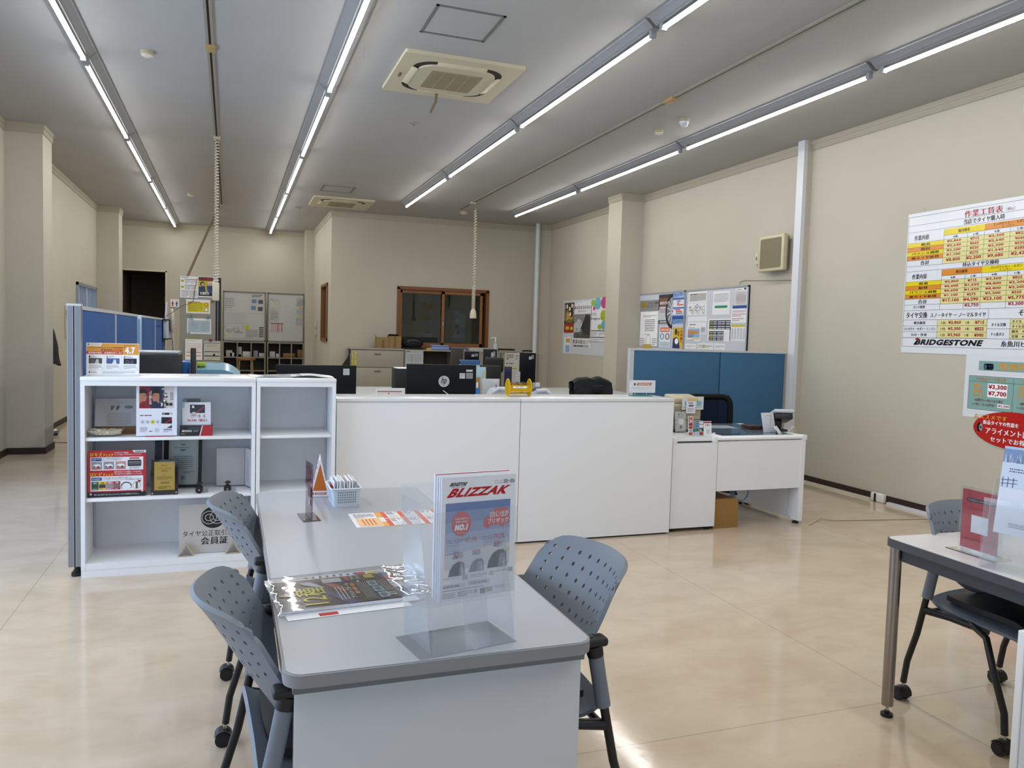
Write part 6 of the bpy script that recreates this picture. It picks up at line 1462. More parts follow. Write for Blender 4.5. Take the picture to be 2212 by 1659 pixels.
p.text('タイヤのブリヂストン', 30, 1150, 255, 1175, GREYI, 0.01, l=3); p.rect(285, 1140, 360, 1195, M('#9fa3ab'), 3); p.fine(390, 1140, 620, 1185, 3, GREYI, 0.4, l=3); p.rect(650, 1135, 715, 1185, M('#b9bdc6'), 3); p.text('BLIZZAKの性能評価', 735, 1130, 895, 1152, GREYI, 0.01, l=3); p.rect(910, 1120, 975, 1172, M('#9fa3ab'), 3)
p.rect(30, 1225, 330, 1275, M('#c3c7cf'), 3); p.text('0120-39-2936', 45, 1240, 250, 1266, INK, 0.01, l=4); p.rect(365, 1215, 660, 1270, M('#c3c7cf'), 3); p.text('0120-24-0792', 400, 1232, 620, 1258, INK, 0.01, l=4)
p.fine(30, 1290, 640, 1306, 1, INK, 0.5, l=3); p.fine(30, 1320, 200, 1390, 4, GREYI, 0.4, l=3); p.fine(230, 1320, 430, 1385, 3, GREYI, 0.5, l=3); p.ell(470, 1345, 28, 26, LGREY, 3); p.rect(530, 1320, 600, 1385, GREYI, 3); p.rect(605, 1318, 700, 1375, M('#9fb4ad'), 3); p.fine(730, 1310, 940, 1350, 3, LGREY, 0.4, l=3)
one(pg.mb, 'brochure', 'front brochure with large red title and winter tyre pictures in the clear holder', 'brochure')

# magazines in a clear bag, lying left of the holder
def flatpage(A, B_, D, z, PW, PH, base, t, edge=None):
    A = Vector((A[0], A[1], z)); U = Vector((B_[0], B_[1], z))-A; W = Vector((D[0], D[1], z))-A
    # A near left, B near right, D far left
    return Page(A+W, U, -W, U.length, W.length, PW, PH, base, t, edge=edge)
pg = flatpage((0.125, 2.055), (0.50, 2.085), (0.098, 2.36), TZ+0.004, 1000, 810, M('#d9dce2', 0.3), 0.0035); p = pg
p.fine(60, 20, 640, 50, 1, GREYI, 0.6, l=1)
for k in range(8): p.rect(300+55*k, 22, 322+55*k, 60, BLUEI if k > 3 else GREYI, 2)
p.rect(700, 20, 780, 80, RED, 2); p.frame(800, 40, 985, 330, 8, M('#27457f'), 2); p.rect(800, 30, 850, 75, YEL, 3); p.rect(815, 90, 870, 280, M('#c04468'), 3)
for k, c in enumerate(('#2f66b0', '#1f7a55', '#c9452c', '#c04468')): p.rect(880+50*(k % 2), 80+100*(k//2), 925+50*(k % 2), 165+100*(k//2), M(c, 0.4), 3)
p.rect(800, 345, 985, 470, WT, 2); p.fine(820, 360, 960, 420, 3, GREYI, l=3); p.ell(870, 450, 40, 22, RED, 4); p.rect(800, 480, 985, 700, M('#27457f'), 3); p.text('トランド', 830, 500, 960, 560, YEL, 0.03, l=4); p.rect(30, 100, 90, 200, GREENI, 2)
one(pg.mb, 'flyer', 'white and blue flyer lying under the black wrapped leaflet', 'flyer')
pg = flatpage((0.142, 2.020), (0.47, 2.050), (0.13, 2.12), TZ+0.0015, 1000, 300, M('#dfe1e6', 0.35), 0.001); pg.rect(250, 220, 400, 285, RED, 1)
one(pg.mb, 'paper_sheet', 'lowest white sheet with a small red mark under the wrapped leaflets', 'paper')
t = thing('wrapped_leaflet', 'black glossy leaflet with yellow brush lettering in a clear bag', 'leaflet', (0.28, 2.17, TZ+0.004))
pg = flatpage((0.130, 2.060), (0.452, 2.085), (0.110, 2.300), TZ+0.014, 1580, 1060, M('#141315', 0.2, coat=0.6), 0.009, edge=M('#d9dbe2', 0.35)); p = pg
def g(c): return M(c, 0.22, coat=0.5)
p.poly([(30, 30), (700, 20), (900, 60), (700, 200), (300, 260), (30, 220)], g('#5a1a1c'), 1)
p.poly([(620, 120), (860, 300), (980, 560), (900, 620), (760, 380)], g('#9c3c22'), 2); p.poly([(440, 200), (560, 260), (900, 860), (1010, 1060), (860, 1060), (760, 840)], g('#3b3a7a'), 3); p.poly([(380, 140), (520, 120), (600, 240), (680, 420), (560, 330), (430, 240)], g('#b9c6cf'), 4)
p.poly([(190, 520), (560, 430), (740, 560), (700, 900), (380, 1000), (250, 860)], g('#4a1d1e'), 2)
p.text('12種', 250, 360, 650, 980, g('#d6cf1e'), 0.04, l=6, rot=True)
p.ell(130, 560, 90, 50, g('#a8902e'), 5); p.rr(690, 60, 960, 230, 12, g('#c3c7cf'), 4)
p.text('ブライトフォーム', 940, 330, 1010, 900, WT, 0.04, l=6, rot=True); p.text('フライングコート', 1100, 40, 1170, 260, WT, 0.04, l=6, rot=True) if False else p.rect(1010, 40, 1070, 220, g('#b5303c'), 5)
for k in range(2): p.text('ブライト', 1085+85*k, 40, 1145+85*k, 210, WT, 0.05, l=6, rot=True)
p.poly([(1290, 60), (1400, 30), (1460, 90), (1440, 200), (1300, 190)], g('#b9a81e'), 5); p.ring(1480, 120, 50, 90, 18, g('#33353a'), 5)
for k in range(3): p.rr(1030, 340+150*k, 1085, 460+150*k, 14, g('#c7772a'), 5)
for k in range(4): p.vfine(790+48*k, 420, 820+48*k, 920, 1, WT, 0.5, l=5) if k < 3 else None
p.vfine(1120, 330, 1260, 960, 5, LGREY, 0.28, l=5); p.vfine(1420, 330, 1540, 760, 4, LGREY, 0.28, l=5); p.vfine(1140, 250, 1200, 320, 1, WT, 0.5, l=5)
for k in range(3): p.rect(1275+18*k, 320+230*k, 1405+18*k, 520+230*k, g('#8fb4cc'), 5); p.ell(1340+18*k, 420+230*k, 46, 70, g('#4a6478'), 6)
p.rect(1440, 820, 1545, 930, WT, 6)
for k in range(16): p.rect(1446+6*k, 828, 1446+6*k+random.choice((2, 4)), 915, INK, 7)
pg.mb.build('leaflet', t)
FILM = clear('clear_bag', (0.93, 0.94, 0.95), 0.03, 0.03, fres=2.2)
b = MB()
def film(u, v):
    A = Vector((0.118, 2.035, 0)); B_ = Vector((0.55, 2.10, 0)); D = Vector((0.095, 2.330, 0))
    q = A+(B_-A)*u+(D-A)*v; e = max(0.0, 1-min(u/0.05, 1))+max(0.0, (u-0.80)/0.20)
    w = 0.008*noise.noise(Vector((u*13, v*17, 3)))*(0.06+min(e, 1.0))
    return Vector((q.x, q.y, TZ+0.019-0.008*min(1, e)+max(-0.008, w)))
b.grid(film, 46, 30, FILM); b.build('clear_bag', t)
# coupon sheet
def d_coupon(p, H):
    O2 = M('#e0a030', 0.45); RO2 = M('#cf4a2c', 0.45)
    p.rect(26, 0, 100, H, O2, 1); p.fine(4, 4, 24, H*0.38, 4, GREYI, 0.4, l=2); p.rect(4, H*0.42, 27, H*0.95, M('#e6b982', 0.45), 2); p.vfine(8, H*0.5, 22, H*0.88, 4, RO2, 0.4, l=3); p.rect(27, H*0.40, 36, H*0.72, WT, 2)
    for k in range(4):
        x0 = 32+18*k
        for r_ in range(2):
            y0 = 1+r_*H*0.5; p.rect(x0+4, y0, x0+17, y0+H*0.46, WT, 2); p.rect(x0, y0, x0+4.5, y0+H*0.46, RO2, 3); p.fine(x0+5.5, y0+1, x0+16, y0+H*0.2, 2, GREYI, 0.6, l=3); p.vfine(x0+6.5, y0+H*0.22, x0+15.5, y0+H*0.44, 4, GREYI, 0.25, l=3)
flat(0.455, 2.945, 0.40, 0.235, 0.006, TZ, 'orange and white coupon sheet lying flat on the long table', 'coupon_sheet', 'leaflet', d_coupon, M('#e3e4e8', 0.4))
# basket of paper packets
t = thing('plastic_basket', 'white perforated basket of small paper packets on the long table', 'basket', (0.465, 3.40, TZ))
b = MB(); WB_ = M('#d3dbe6', 0.35); DK = M('#6f7884', 0.6)
bx0, bx1, by0, by1, bh = 0.414, 0.516, 3.315, 3.485, 0.078
def frus(z): e = 0.010*(z/bh); return (bx0-e, bx1+e, by0-e, by1+e)
def wallq(a, c, th=0.0025):
    b.add([a[0], a[1], c[1], c[0]], [(0, 1, 2, 3)], WB_)
lo = rrect(*frus(0), 0.012, 4); hi = rrect(*frus(bh), 0.015, 4); n = len(lo)
b.add([(x, y, TZ+0.001) for x, y in lo]+[(x, y, TZ+bh) for x, y in hi], [(i, (i+1) % n, n+(i+1) % n, n+i) for i in range(n)]+[tuple(range(n-1, -1, -1))], WB_, True)
b.tube([(x, y, TZ+bh) for x, y in rrect(bx0-0.013, bx1+0.013, by0-0.013, by1+0.013, 0.017, 4)], 0.0025, WB_, 6, closed=True)
b.build('tub', t, solid=0.0025)
b = MB()
for i in range(9):
    for j in range(5): x = 0.430+0.0088*i; z = TZ+0.018+0.0105*j; y = by0-0.010*((z-TZ)/bh)-0.0022; b.add([(x, y, z), (x+0.0045, y, z), (x+0.0045, y-0.0014*0, z+0.0055), (x, y-0.0008, z+0.0055)], [(0, 1, 2, 3)], DK)
for j in range(5): z = TZ+0.018+0.0105*j; x = bx0-0.010*((z-TZ)/bh)-0.0022; b.add([(x, by0+0.02, z), (x, by1-0.02, z), (x-0.0004, by1-0.02, z+0.004), (x-0.0004, by0+0.02, z+0.004)], [(0, 1, 2, 3)], M('#9db3c8', 0.5))
b.build('perforations', t)
for k in range(12):
    x = 0.418+0.0082*k; b = MB(); T = Matrix.Translation((x, 3.400, TZ+0.006)) @ Matrix.Rotation(random.uniform(-0.06, 0.06), 4, 'Y')
    h = 0.098+0.007*random.random(); b.bbox(0, 0.0062, -0.072, 0.070, 0, h, M(random.choice(['#dfe1e6', '#d6d8de', '#e4e4e8']), 0.5), 0.001, 1, T)
    if k in (0, 2): b.box(0.0063 if k else -0.0003, 0.0066 if k else 0, -0.06, 0.06, 0.03, h-0.02, RED, T)
    one(b, 'paper_packet', 'small white paper packet standing in the perforated basket', 'packet', 'paper packets in the white basket')
# triangular orange pop up
t = thing('tent_card', 'tall orange triangular tent card on the long table', 'tent card', (0.38, 3.62, TZ))
b = MB(); ap = Vector((0.373, 3.60, TZ+0.170)); A = [(0.342, 3.545), (0.418, 3.535)]; Bk = [(0.352, 3.66), (0.43, 3.65)]
WTC = M('#dedfe6', 0.4)
fa, fb = Vector((0.342, 3.542, TZ+0.001)), Vector((0.418, 3.534, TZ+0.001)); ga, gb = fa+Vector((0.012, 0.13, 0)), fb+Vector((0.012, 0.13, 0)); apf = (fa+fb)/2+Vector((0, 0.0, 0.176)); apb = (ga+gb)/2+Vector((0, 0.0, 0.176))
b.add([fa, fb, apf, ga, gb, apb], [(0, 1, 2), (5, 4, 3), (0, 2, 5, 3), (1, 4, 5, 2)], WTC); b.build('card', t)
pg = Page(Vector((fa.x, fa.y, apf.z)), (fb-fa), -Z_, (fb-fa).length, 0.176, 260, 700, None); pg.poly([(130, 110), (28, 590), (232, 590)][::-1][::-1], M('#bb6412', 0.45), 1)
pg.text('B', 12, 618, 42, 660, INK, 0.05, l=1); pg.poly([(62, 622), (232, 622), (220, 660), (52, 660)], M('#b9502c', 0.4), 1); pg.text('BRIDGESTONE', 70, 630, 210, 652, WT, 0.03, 0.1, l=2)
b2 = pg.mb
L0 = fa; L1 = apf; L2 = apb; L3 = ga
def side(u, v): q = L0+(L1-L0)*v+(L3-L0)*u; return q+Vector((-0.0006, 0, 0))
for k in range(6):
    v0 = 0.12+0.13*k; b2.add([side(0.2, v0), side(0.8, v0), side(0.8, v0+0.08), side(0.2, v0+0.08)], [(0, 1, 2, 3)], M('#c8553c' if k % 2 == 0 else '#b9a0a6', 0.4))
b2.build('print', t)
# red card in clear stand seen edge on
t = thing('acrylic_stand', 'clear stand with a dark red card seen from its edge, on the long table', 'stand', (0.30, 3.15, TZ))
SMK = clear('smoke_acrylic', (0.62, 0.60, 0.60), 0.10, 0.02, (0.25, 0.22, 0.22), fres=1.4)
b = MB(); Tst = Matrix.Translation((0.297, 3.155, TZ)) @ Matrix.Rotation(math.radians(5), 4, 'Z'); b.bbox(-0.034, 0.034, -0.075, 0.075, 0.0005, 0.003, SMK, 0.001, 1, Tst); b.build('base', t)
b = MB(); b.bbox(-0.003, -0.001, -0.068, 0.068, 0.004, 0.222, ACR, 0.0006, 1, Tst); b.bbox(0.001, 0.003, -0.068, 0.068, 0.004, 0.222, ACR, 0.0006, 1, Tst); b.build('panel', t)
b = MB(); b.box(-0.0008, 0.0008, -0.066, 0.066, 0.006, 0.206, M('#7c2d40', 0.3), Tst); b.box(-0.0045, -0.0032, -0.06, 0.0, 0.09, 0.13, M('#5b1422', 0.3), Tst); b.box(-0.005, -0.0046, -0.045, -0.02, 0.055, 0.082, M('#b9a5b4', 0.4), Tst); b.build('card', t)

# ================================================================== ON THE RIGHT TABLE
t = thing('acrylic_stand', 'clear stand holding a bright red card on the table by the right wall', 'stand', (2.575, 2.05, TZ))
yw = math.radians(-92); U = Vector((math.cos(yw), math.sin(yw), 0)); NB = Vector((-math.sin(yw), math.cos(yw), 0))
O = Vector((2.566, 2.135, TZ+0.228))
b = MB()
def sl(off, w0, w1, z0, z1, th, m): 
    vs = []
    for o_ in (off, off+th):
        for w_, z_ in ((w0, z0), (w1, z0), (w1, z1), (w0, z1)): q = Vector((2.566, 2.135, TZ))+U*w_+NB*o_; vs.append((q.x, q.y, TZ+z_))
    b.add(vs, [(0, 1, 2, 3), (7, 6, 5, 4), (0, 4, 5, 1), (1, 5, 6, 2), (2, 6, 7, 3), (3, 7, 4, 0)], m)
sl(-0.003, -0.008, 0.172, 0.004, 0.238, 0.002, ACR); sl(0.002, -0.008, 0.172, 0.004, 0.238, 0.002, ACR); b.build('panel', t)
b = MB(); sl(-0.045, -0.02, 0.185, 0.0005, 0.003, 0.09, ACR); sl(-0.046, -0.02, 0.185, 0.0003, 0.0032, 0.001, M('#3a3c44', 0.2)); b.build('base', t)
pg = Page(O, U, -Z_, 0.155, 0.218, 410, 620, M('#a91f2c', 0.3, coat=0.4), 0.001); p = pg
p.N = -NB if p.N.dot(-X_) < 0 else p.N
p.rect(50, 85, 358, 125, INK, 1); p.text('ブリヂストン タイヤカタログ', 66, 94, 342, 117, WT, 0.01, l=2); p.text('ダウンロードページはこちら', 70, 180, 342, 210, M('#4a1018'), 0.0, l=1)
p.rect(112, 258, 300, 440, M('#dcdde4', 0.35), 1); p.text('https://tire.bridgestone.co.jp', 45, 505, 380, 528, M('#4a1018'), 0.0, l=1)
pg.mb.build('card', t)
# second holder with a winter leaflet
H2 = Vector((2.466, 1.914, TZ)); hy2 = math.radians(-78)
t = thing('brochure_holder', 'clear plastic holder with a snowy car leaflet at the right table', 'brochure holder', tuple(H2), hy2)
HT2 = Matrix.Translation(H2) @ Matrix.Rotation(hy2, 4, 'Z')
for nm, q in (('front_plate', [(-0.03, -0.045, 0.003), (0.20, -0.045, 0.003), (0.20, -0.035, 0.24), (-0.03, -0.035, 0.24)]), ('back_plate', [(-0.02, 0.07, 0.003), (0.21, 0.07, 0.003), (0.21, 0.10, 0.31), (-0.02, 0.10, 0.31)]), ('side_plate', [(-0.028, -0.045, 0.003), (-0.02, 0.07, 0.003), (-0.02, 0.09, 0.30), (-0.026, 0.02, 0.30)]), ('base_plate', [(-0.03, -0.045, 0.002), (0.21, -0.045, 0.002), (0.21, 0.07, 0.002), (-0.03, 0.07, 0.002)])):
    b = MB(); b.add([HT2 @ Vector(v) for v in q], [(0, 1, 2, 3)], PLA); b.build(nm, t, solid=0.002)
R3 = HT2.to_3x3(); lean = math.radians(9)
U = R3 @ X_; V = -(Z_*math.cos(lean)+(R3 @ Y_)*math.sin(lean))
pg = Page(HT2 @ Vector((-0.012, 0.045, 0.415)), U, V, 0.21, 0.297, 500, 707, M('#d3d8e2', 0.35), 0.004); p = pg
p.rect(0, 0, 500, 330, M('#a9bcd6', 0.35), 1); p.rect(0, 20, 500, 130, M('#6f86ae', 0.4), 2)
for k in range(60): x = random.uniform(0, 490); p.poly([(x, 130), (x+6, random.uniform(25, 90)), (x+12, 130)], M(random.choice(['#8fa5c8', '#5b739e', '#b3c3da']), 0.4), 3)
p.poly([(0, 130), (500, 118), (500, 330), (0, 330)], M('#c3cfe0', 0.35), 3); p.fine(60, 170, 300, 210, 2, M('#4a5a78'), 0.5, l=4)
for k in range(3): p.line(20+40*k, 250, 20+40*k, 330, 6, M('#51678a'), 5)
p.line(10, 275, 130, 265, 6, M('#51678a'), 5); p.line(10, 305, 130, 295, 6, M('#51678a'), 5)
p.poly([(190, 250), (260, 235), (400, 235), (500, 260), (500, 360), (230, 360), (190, 320)], M('#33363d', 0.3), 5); p.poly([(220, 360), (500, 355), (500, 430), (260, 420)], M('#b9c3d2', 0.35), 4)
p.ring(330, 500, 82, 88, 14, M('#5b5e64', 0.3), 5)
for k in range(10): a = k*0.628; p.line(330, 500, 330+70*math.cos(a), 500+76*math.sin(a), 7, M('#7d8087', 0.3), 5)
p.fine(110, 610, 400, 650, 3, GREYI, 0.4, l=3)
one(pg.mb, 'leaflet', 'leaflet with a snowy landscape, dark car and wheel in the second clear holder', 'leaflet')

# ================================================================== OFFICE BEHIND THE COUNTER
def P(px, py, Y): return atY(px, py, Y)
def odesk(x0, x1, y0, y1, lab):
    t = thing('office_desk', lab, 'desk', ((x0+x1)/2, (y0+y1)/2, 0), 0, 'grey office desks behind the counter')
    b = MB(); b.bbox(x0, x1, y0, y1, 0.69, 0.72, M('#b9bcbc', 0.4), 0.004); b.build('top', t)
    b = MB(); b.box(x0+0.02, x0+0.05, y0+0.02, y1-0.02, 0, 0.69, M('#a7aaab', 0.45)); b.build('side_panel', t)
    b = MB(); b.box(x1-0.05, x1-0.02, y0+0.02, y1-0.02, 0, 0.69, M('#a7aaab', 0.45)); b.build('side_panel', t)
    b = MB(); b.box(x0+0.05, x1-0.05, y0+0.02, y0+0.04, 0.2, 0.69, M('#a7aaab', 0.45)); b.build('modesty_panel', t)
odesk(0.10, 1.25, 5.95, 6.75, 'grey office desk carrying the left wide monitor')
odesk(1.26, 3.30, 6.25, 7.30, 'grey office desk carrying the monitor with the round logo')
odesk(-0.78, 0.08, 5.95, 7.4, 'grey office desk carrying the black printer')
odesk(0.9, 5.2, 9.3, 10.6, 'long grey office desk in front of the beige cabinets')
def monitor(xl, xr, yv, ztop, h, lab, yaw=0.0, stickers=(), logo=False, zb=0.72, col='#101218'):
    cx = (xl+xr)/2; w = xr-xl
    t = thing('monitor', lab, 'monitor', (cx, yv, zb), 0, 'black monitors seen from behind')
    T = Matrix.Translation((cx, yv, 0)) @ Matrix.Rotation(yaw, 4, 'Z')
    b = MB(); b.bbox(-w/2, w/2, -0.004, 0.022, ztop-h, ztop, M(col, 0.38, spec=0.2), 0.004, 2, T); b.bbox(-w*0.3, w*0.3, -0.03, -0.004, ztop-h*0.85, ztop-h*0.35, M(col, 0.4), 0.01, 2, T) if False else None
    b.build('housing', t)
    b = MB(); b.bbox(-0.03, 0.03, 0.0225, 0.05, zb+0.012, ztop-h*0.55, M('#2a2c31', 0.4), 0.004, 2, T); b.bbox(-0.12, 0.12, -0.08, 0.12, zb+0.0005, zb+0.012, M('#2a2c31', 0.4), 0.003, 2, T); b.build('stand', t)
    R3 = T.to_3x3(); O = T @ Vector((-w/2, -0.0041, ztop)); PWm = 100*w/h
    mk = lambda: Page(O, R3 @ X_, -Z_, w, h, 100*w/h, 100, None)
    for (x0, y0, x1, y1, c) in stickers: pg = mk(); pg.rect(x0*PWm, y0*100, x1*PWm, y1*100, M(c, 0.5), 1); pg.fine(x0*PWm+1, y0*100+1.5, x1*PWm-1, y1*100-1.5, 3, GREYI, 0.35, l=2); pg.mb.build('sticker', t)
    if logo:
        pg = mk(); lx, ly = logo[0]*PWm, logo[1]*100; r_ = logo[2]
        pg.ell(lx, ly, r_, r_, M('#d6d9e2', 0.12, 0.6), 1, 30); pg.text('hp', lx-r_*0.62, ly-r_*0.78, lx+r_*0.66, ly+r_*0.72, M('#0c0e14', 0.4), 0.02, 0.25, l=2)
        pg.mb.build('logo', t)
    return t
a = P(597, 787, 6.3); c = P(770, 790, 6.3)
monitor(a.x, c.x, 6.3, 1.183, 0.36, 'wide black monitor rising behind the narrow bookshelf', 0, [(0.83, 0.07, 0.91, 0.21, '#c6ccd2')])
a = P(879, 786, 6.5); c = P(1029, 787, 6.5)
monitor(a.x, c.x, 6.5, 1.195, 0.36, 'black monitor with a round silver logo behind the counter', 0, [(0.755, 0.20, 0.835, 0.33, '#c6ccd2'), (0.85, 0.19, 0.95, 0.33, '#8d9294'), (0.85, 0.115, 0.945, 0.16, '#d3d6da')], logo=(0.53, 0.40, 13.5))
b = MB(); q = P(960, 848, 6.47); b.tube([(q.x-0.02, 6.44, q.z+0.02), (q.x+0.02, 6.43, q.z-0.01), (q.x+0.05, 6.44, q.z-0.05), (q.x+0.03, 6.45, q.z-0.30)], 0.003, WHT, 5); one(b, 'white_cable', 'thin white cable curling below the round logo of the monitor', 'cable')
# black desktop box with white papers, on an arm shelf
t = thing('desktop_computer', 'small black desktop case left of the monitor with the round logo', 'computer', (P(865, 835, 7.2).x, 7.2, 0.72))
a = P(850, 795, 7.2); c = P(884, 837, 7.2)
b = MB(); b.bbox(a.x, c.x, 7.05, 7.28, 0.721, a.z, BLACKM, 0.006); b.build('case', t)
b = MB(); b.bbox(a.x+0.01, c.x, 7.05, 7.26, a.z+0.0005, a.z+0.008, PAPER, 0.001, 1)
one(b, 'paper_sheet', 'white papers lying on the small black desktop case', 'paper')
# tabletop calendar
a = P(811, 838, 6.35); c = P(875, 838, 6.35)
def d_cal2(p, H): p.rect(7, 10, 90, 14, M('#b06a72'), 1); p.fine(8, 18, 40, 24, 1, GREYI, l=1); p.fine(45, 18, 92, 24, 1, GREYI, l=1); p.ell(45, 20, 3, 3, RED, 2); p.fine(8, 30, 92, H-6, 6, LGREY, l=1)
pgx = stand_page(a.x, 6.35, 0.7605, c.x-a.x, a.z-0.7605, 0.0, PAPER, 100, 100, 0, 0.003); d_cal2(pgx, 100); bb = pgx.mb; bb.box(a.x, c.x, 6.353, 6.41, 0.7205, 0.7605, M('#c5c8cc', 0.4)); one(bb, 'desk_calendar', 'white desk calendar with a pink line showing above the counter', 'calendar')
# bottle, folders, document holders right of the big monitor
a = P(1031, 826, 6.9); t = thing('spray_bottle', 'small blue bottle with white pump beside the monitor with the round logo', 'bottle', (a.x, 6.9, 0.72))
b = MB(); b.cyl((a.x, 6.9, 0.7205), (a.x, 6.9, a.z-0.05), 0.018, M('#2a86d6', 0.3), 14); b.build('body', t)
b = MB(); b.cyl((a.x, 6.9, a.z-0.05), (a.x, 6.9, a.z), 0.009, WHT, 10); b.build('pump', t)
a = P(1030, 788, 7.25); c = P(1043, 850, 7.25); b = MB(); b.bbox(a.x-0.02, c.x+0.01, 7.2, 7.24, 0.721, a.z-0.02, M('#a7c4d3', 0.4), 0.003); b.bbox(c.x-0.02, c.x+0.01, 7.195, 7.1999, 0.721, a.z-0.05, M('#b9bda8', 0.5), 0.001, 1); one(b, 'file_folder', 'pale blue file standing right of the monitor with the round logo', 'file')
a = P(1029, 815, 7.1); b = MB(); b.bbox(a.x, a.x+0.035, 7.08, 7.15, 0.721, a.z, M('#a47a4c', 0.5), 0.003); one(b, 'pencil_box', 'tan upright box behind the small blue bottle', 'box')
a = P(993, 777, 7.27); c = P(1036, 777, 7.27); b = MB(); b.bbox(a.x, c.x, 7.255, 7.29, 0.721, a.z-0.012, M('#a9bccc', 0.4), 0.003); b.bbox(a.x, c.x, 7.25, 7.292, a.z-0.045, a.z, M('#2d5b8c', 0.4), 0.003); one(b, 'blue_box_file', 'light box file with a dark blue top edge behind the round logo monitor', 'file')
# far dark panels (laptops and screens) on the long desk, Y about 9.8
def far(px0, py0, px1, py1, Y, lab, col='#101115', yaw=0.0, stickers=(), zb=0.72):
    a = P(px0, py0, Y); c = P(px1, py0, Y); e = P(px0, py1, Y)
    return monitor(a.x, c.x, Y, a.z, min(a.z-e.z, a.z-zb-0.02), lab, yaw, stickers, zb=zb, col=col)
far(974, 752, 1003, 792, 9.9, 'slanted dark grey screen left of three on the far desk', '#45433e', 0.25)
far(1004, 759, 1035, 786, 10.15, 'black screen with two stickers behind the blue topped file', '#15161a', 0, [(0.47, 0.22, 0.66, 0.42, '#b9bdc2'), (0.69, 0.15, 0.92, 0.40, '#7d8286')])
far(1045, 754, 1073, 800, 9.85, 'tall black laptop lid with stickers on the far desk', '#1c1d20', -0.2, [(0.58, 0.16, 0.72, 0.36, '#c9ccd0'), (0.72, 0.10, 0.88, 0.34, '#8a8f93')])
far(1124, 762, 1158, 826, 9.5, 'tallest black screen with stickers standing in front of the shutter cabinet', '#121317', 0, [(0.55, 0.12, 0.70, 0.22, '#c9ccd0'), (0.70, 0.07, 0.86, 0.20, '#7f868c')])
a = P(1046, 790, 9.3); c = P(1084, 790, 9.3); b = MB(); b.bbox(a.x, c.x, 9.32, 9.50, 0.721, a.z, BLACKM, 0.01); one(b, 'desktop_computer', 'large black computer case on the far desk under the laptop lid', 'computer')
a = P(1075, 772, 9.45); b = MB(); b.bbox(a.x-0.14, a.x+0.12, 9.53, 9.60, 0.98, a.z, BLACKM, 0.035, 4); b.tube([(a.x, 9.60, 1.0), (a.x, 9.64, 0.85), (a.x, 9.62, 0.73)], 0.02, BLACKM, 8); b.bbox(a.x-0.1, a.x+0.1, 9.54, 9.67, 0.721, 0.74, BLACKM, 0.005)
one(b, 'headrest_cushion', 'rounded black cushion shape on the far desk between two dark screens', 'cushion')
a = P(1093, 790, 8.9); c = P(1106, 822, 8.9)
# notices standing on the desk
def stand_far(px0, py0, px1, py1, Y, lab, fn, base=PAPER, zb=0.7215, name='desk_notice', cat='notice'):
    a = P(px0, py0, Y); c = P(px1, py0, Y)
    pgx = stand_page(a.x, Y, zb, c.x-a.x, a.z-zb, 0.0, base, 100, 100*(a.z-zb)/(c.x-a.x), 0, 0.004); fn(pgx, pgx.PH)
    e = P(px0, py1, Y); pgx.mb.box((a.x+c.x)/2-0.05, (a.x+c.x)/2+0.05, Y+0.004, Y+0.06, zb, zb+0.003, MIDG)
    return one(pgx.mb, name, lab, cat)
stand_far(1091, 762, 1122, 824, 10.4, 'tall white typed notice between two dark screens', lambda p, H: (p.fine(10, 8, 60, H*0.20, 3, INK, 0.5, l=1), p.fine(75, 10, 95, H*0.20, 2, GREYI, l=1), p.fine(10, H*0.28, 90, H*0.32, 1, INK, 0.7, l=1), p.rect(45, H*0.42, 98, H*0.46, M('#c9b52c'), 1), p.fine(48, H*0.425, 95, H*0.455, 1, INK, 0.6, l=2), p.fine(10, H*0.5, 90, H*0.6, 3, LGREY, l=1)), M('#b3b1a8', 0.5))
stand_far(1090, 792, 1106, 830, 9.35, 'dark blue book with an orange line standing on the far desk', lambda p, H: (p.rect(5, 14, 90, 20, M('#a8583c'), 1), p.rect(0, 30, 100, 60, M('#22336b'), 1)), M('#1b2242', 0.5), name='book', cat='book')
stand_far(1114, 803, 1124, 826, 9.3, 'narrow white card standing before the far screens', lambda p, H: p.fine(10, 10, 90, H*0.4, 3, LGREY, l=1), M('#b9bcc0', 0.5))
# telephones
def phone(px, py, Y, flip, lab):
    a = P(px, py, Y); s = -1 if flip else 1
    t = thing('telephone', lab, 'telephone', (a.x, Y, 0.72), 0, 'white desk telephones')
    W_ = M('#c9cdd4', 0.35); zz = a.z
    b = MB(); pr = [(-0.15*s, 0.722), (-0.12*s, 0.722+(zz-0.74)*0.55), (-0.06*s, zz-0.03), (0.02*s, zz-0.005), (0.10*s, zz-0.04), (0.13*s, 0.722)]
    pts = [Vector((a.x+x, Y-0.08, z)) for x, z in pr]+[Vector((a.x+x, Y+0.10, z)) for x, z in pr]; n = len(pr)
    b.add(pts, [tuple(range(n)), tuple(range(2*n-1, n-1, -1))]+[(i, n+i, n+(i+1) % n, (i+1) % n) for i in range(n)], W_); b.build('body', t)
    b = MB(); b.tube([(a.x-0.155*s, Y-0.09, 0.80), (a.x-0.12*s, Y-0.10, zz-0.07), (a.x-0.04*s, Y-0.10, zz-0.015), (a.x+0.05*s, Y-0.10, zz-0.02)], [0.02, 0.016, 0.016, 0.02], W_, 10); b.build('handset', t)
    b = MB(); b.add([(a.x-0.02*s, Y-0.06, zz+0.004), (a.x+0.11*s, Y-0.06, zz-0.032), (a.x+0.11*s, Y+0.06, zz-0.028), (a.x-0.02*s, Y+0.06, zz+0.008)], [(0, 1, 2, 3)], M('#2a2f38', 0.3)); b.bbox(min(a.x-0.04*s, a.x+0.0), max(a.x-0.04*s, a.x+0.0), Y+0.05, Y+0.07, zz-0.01, zz+0.045, W_, 0.004); b.build('screen', t)
phone(1078, 834, 6.7, False, 'white desk telephone left of the yellow basket')
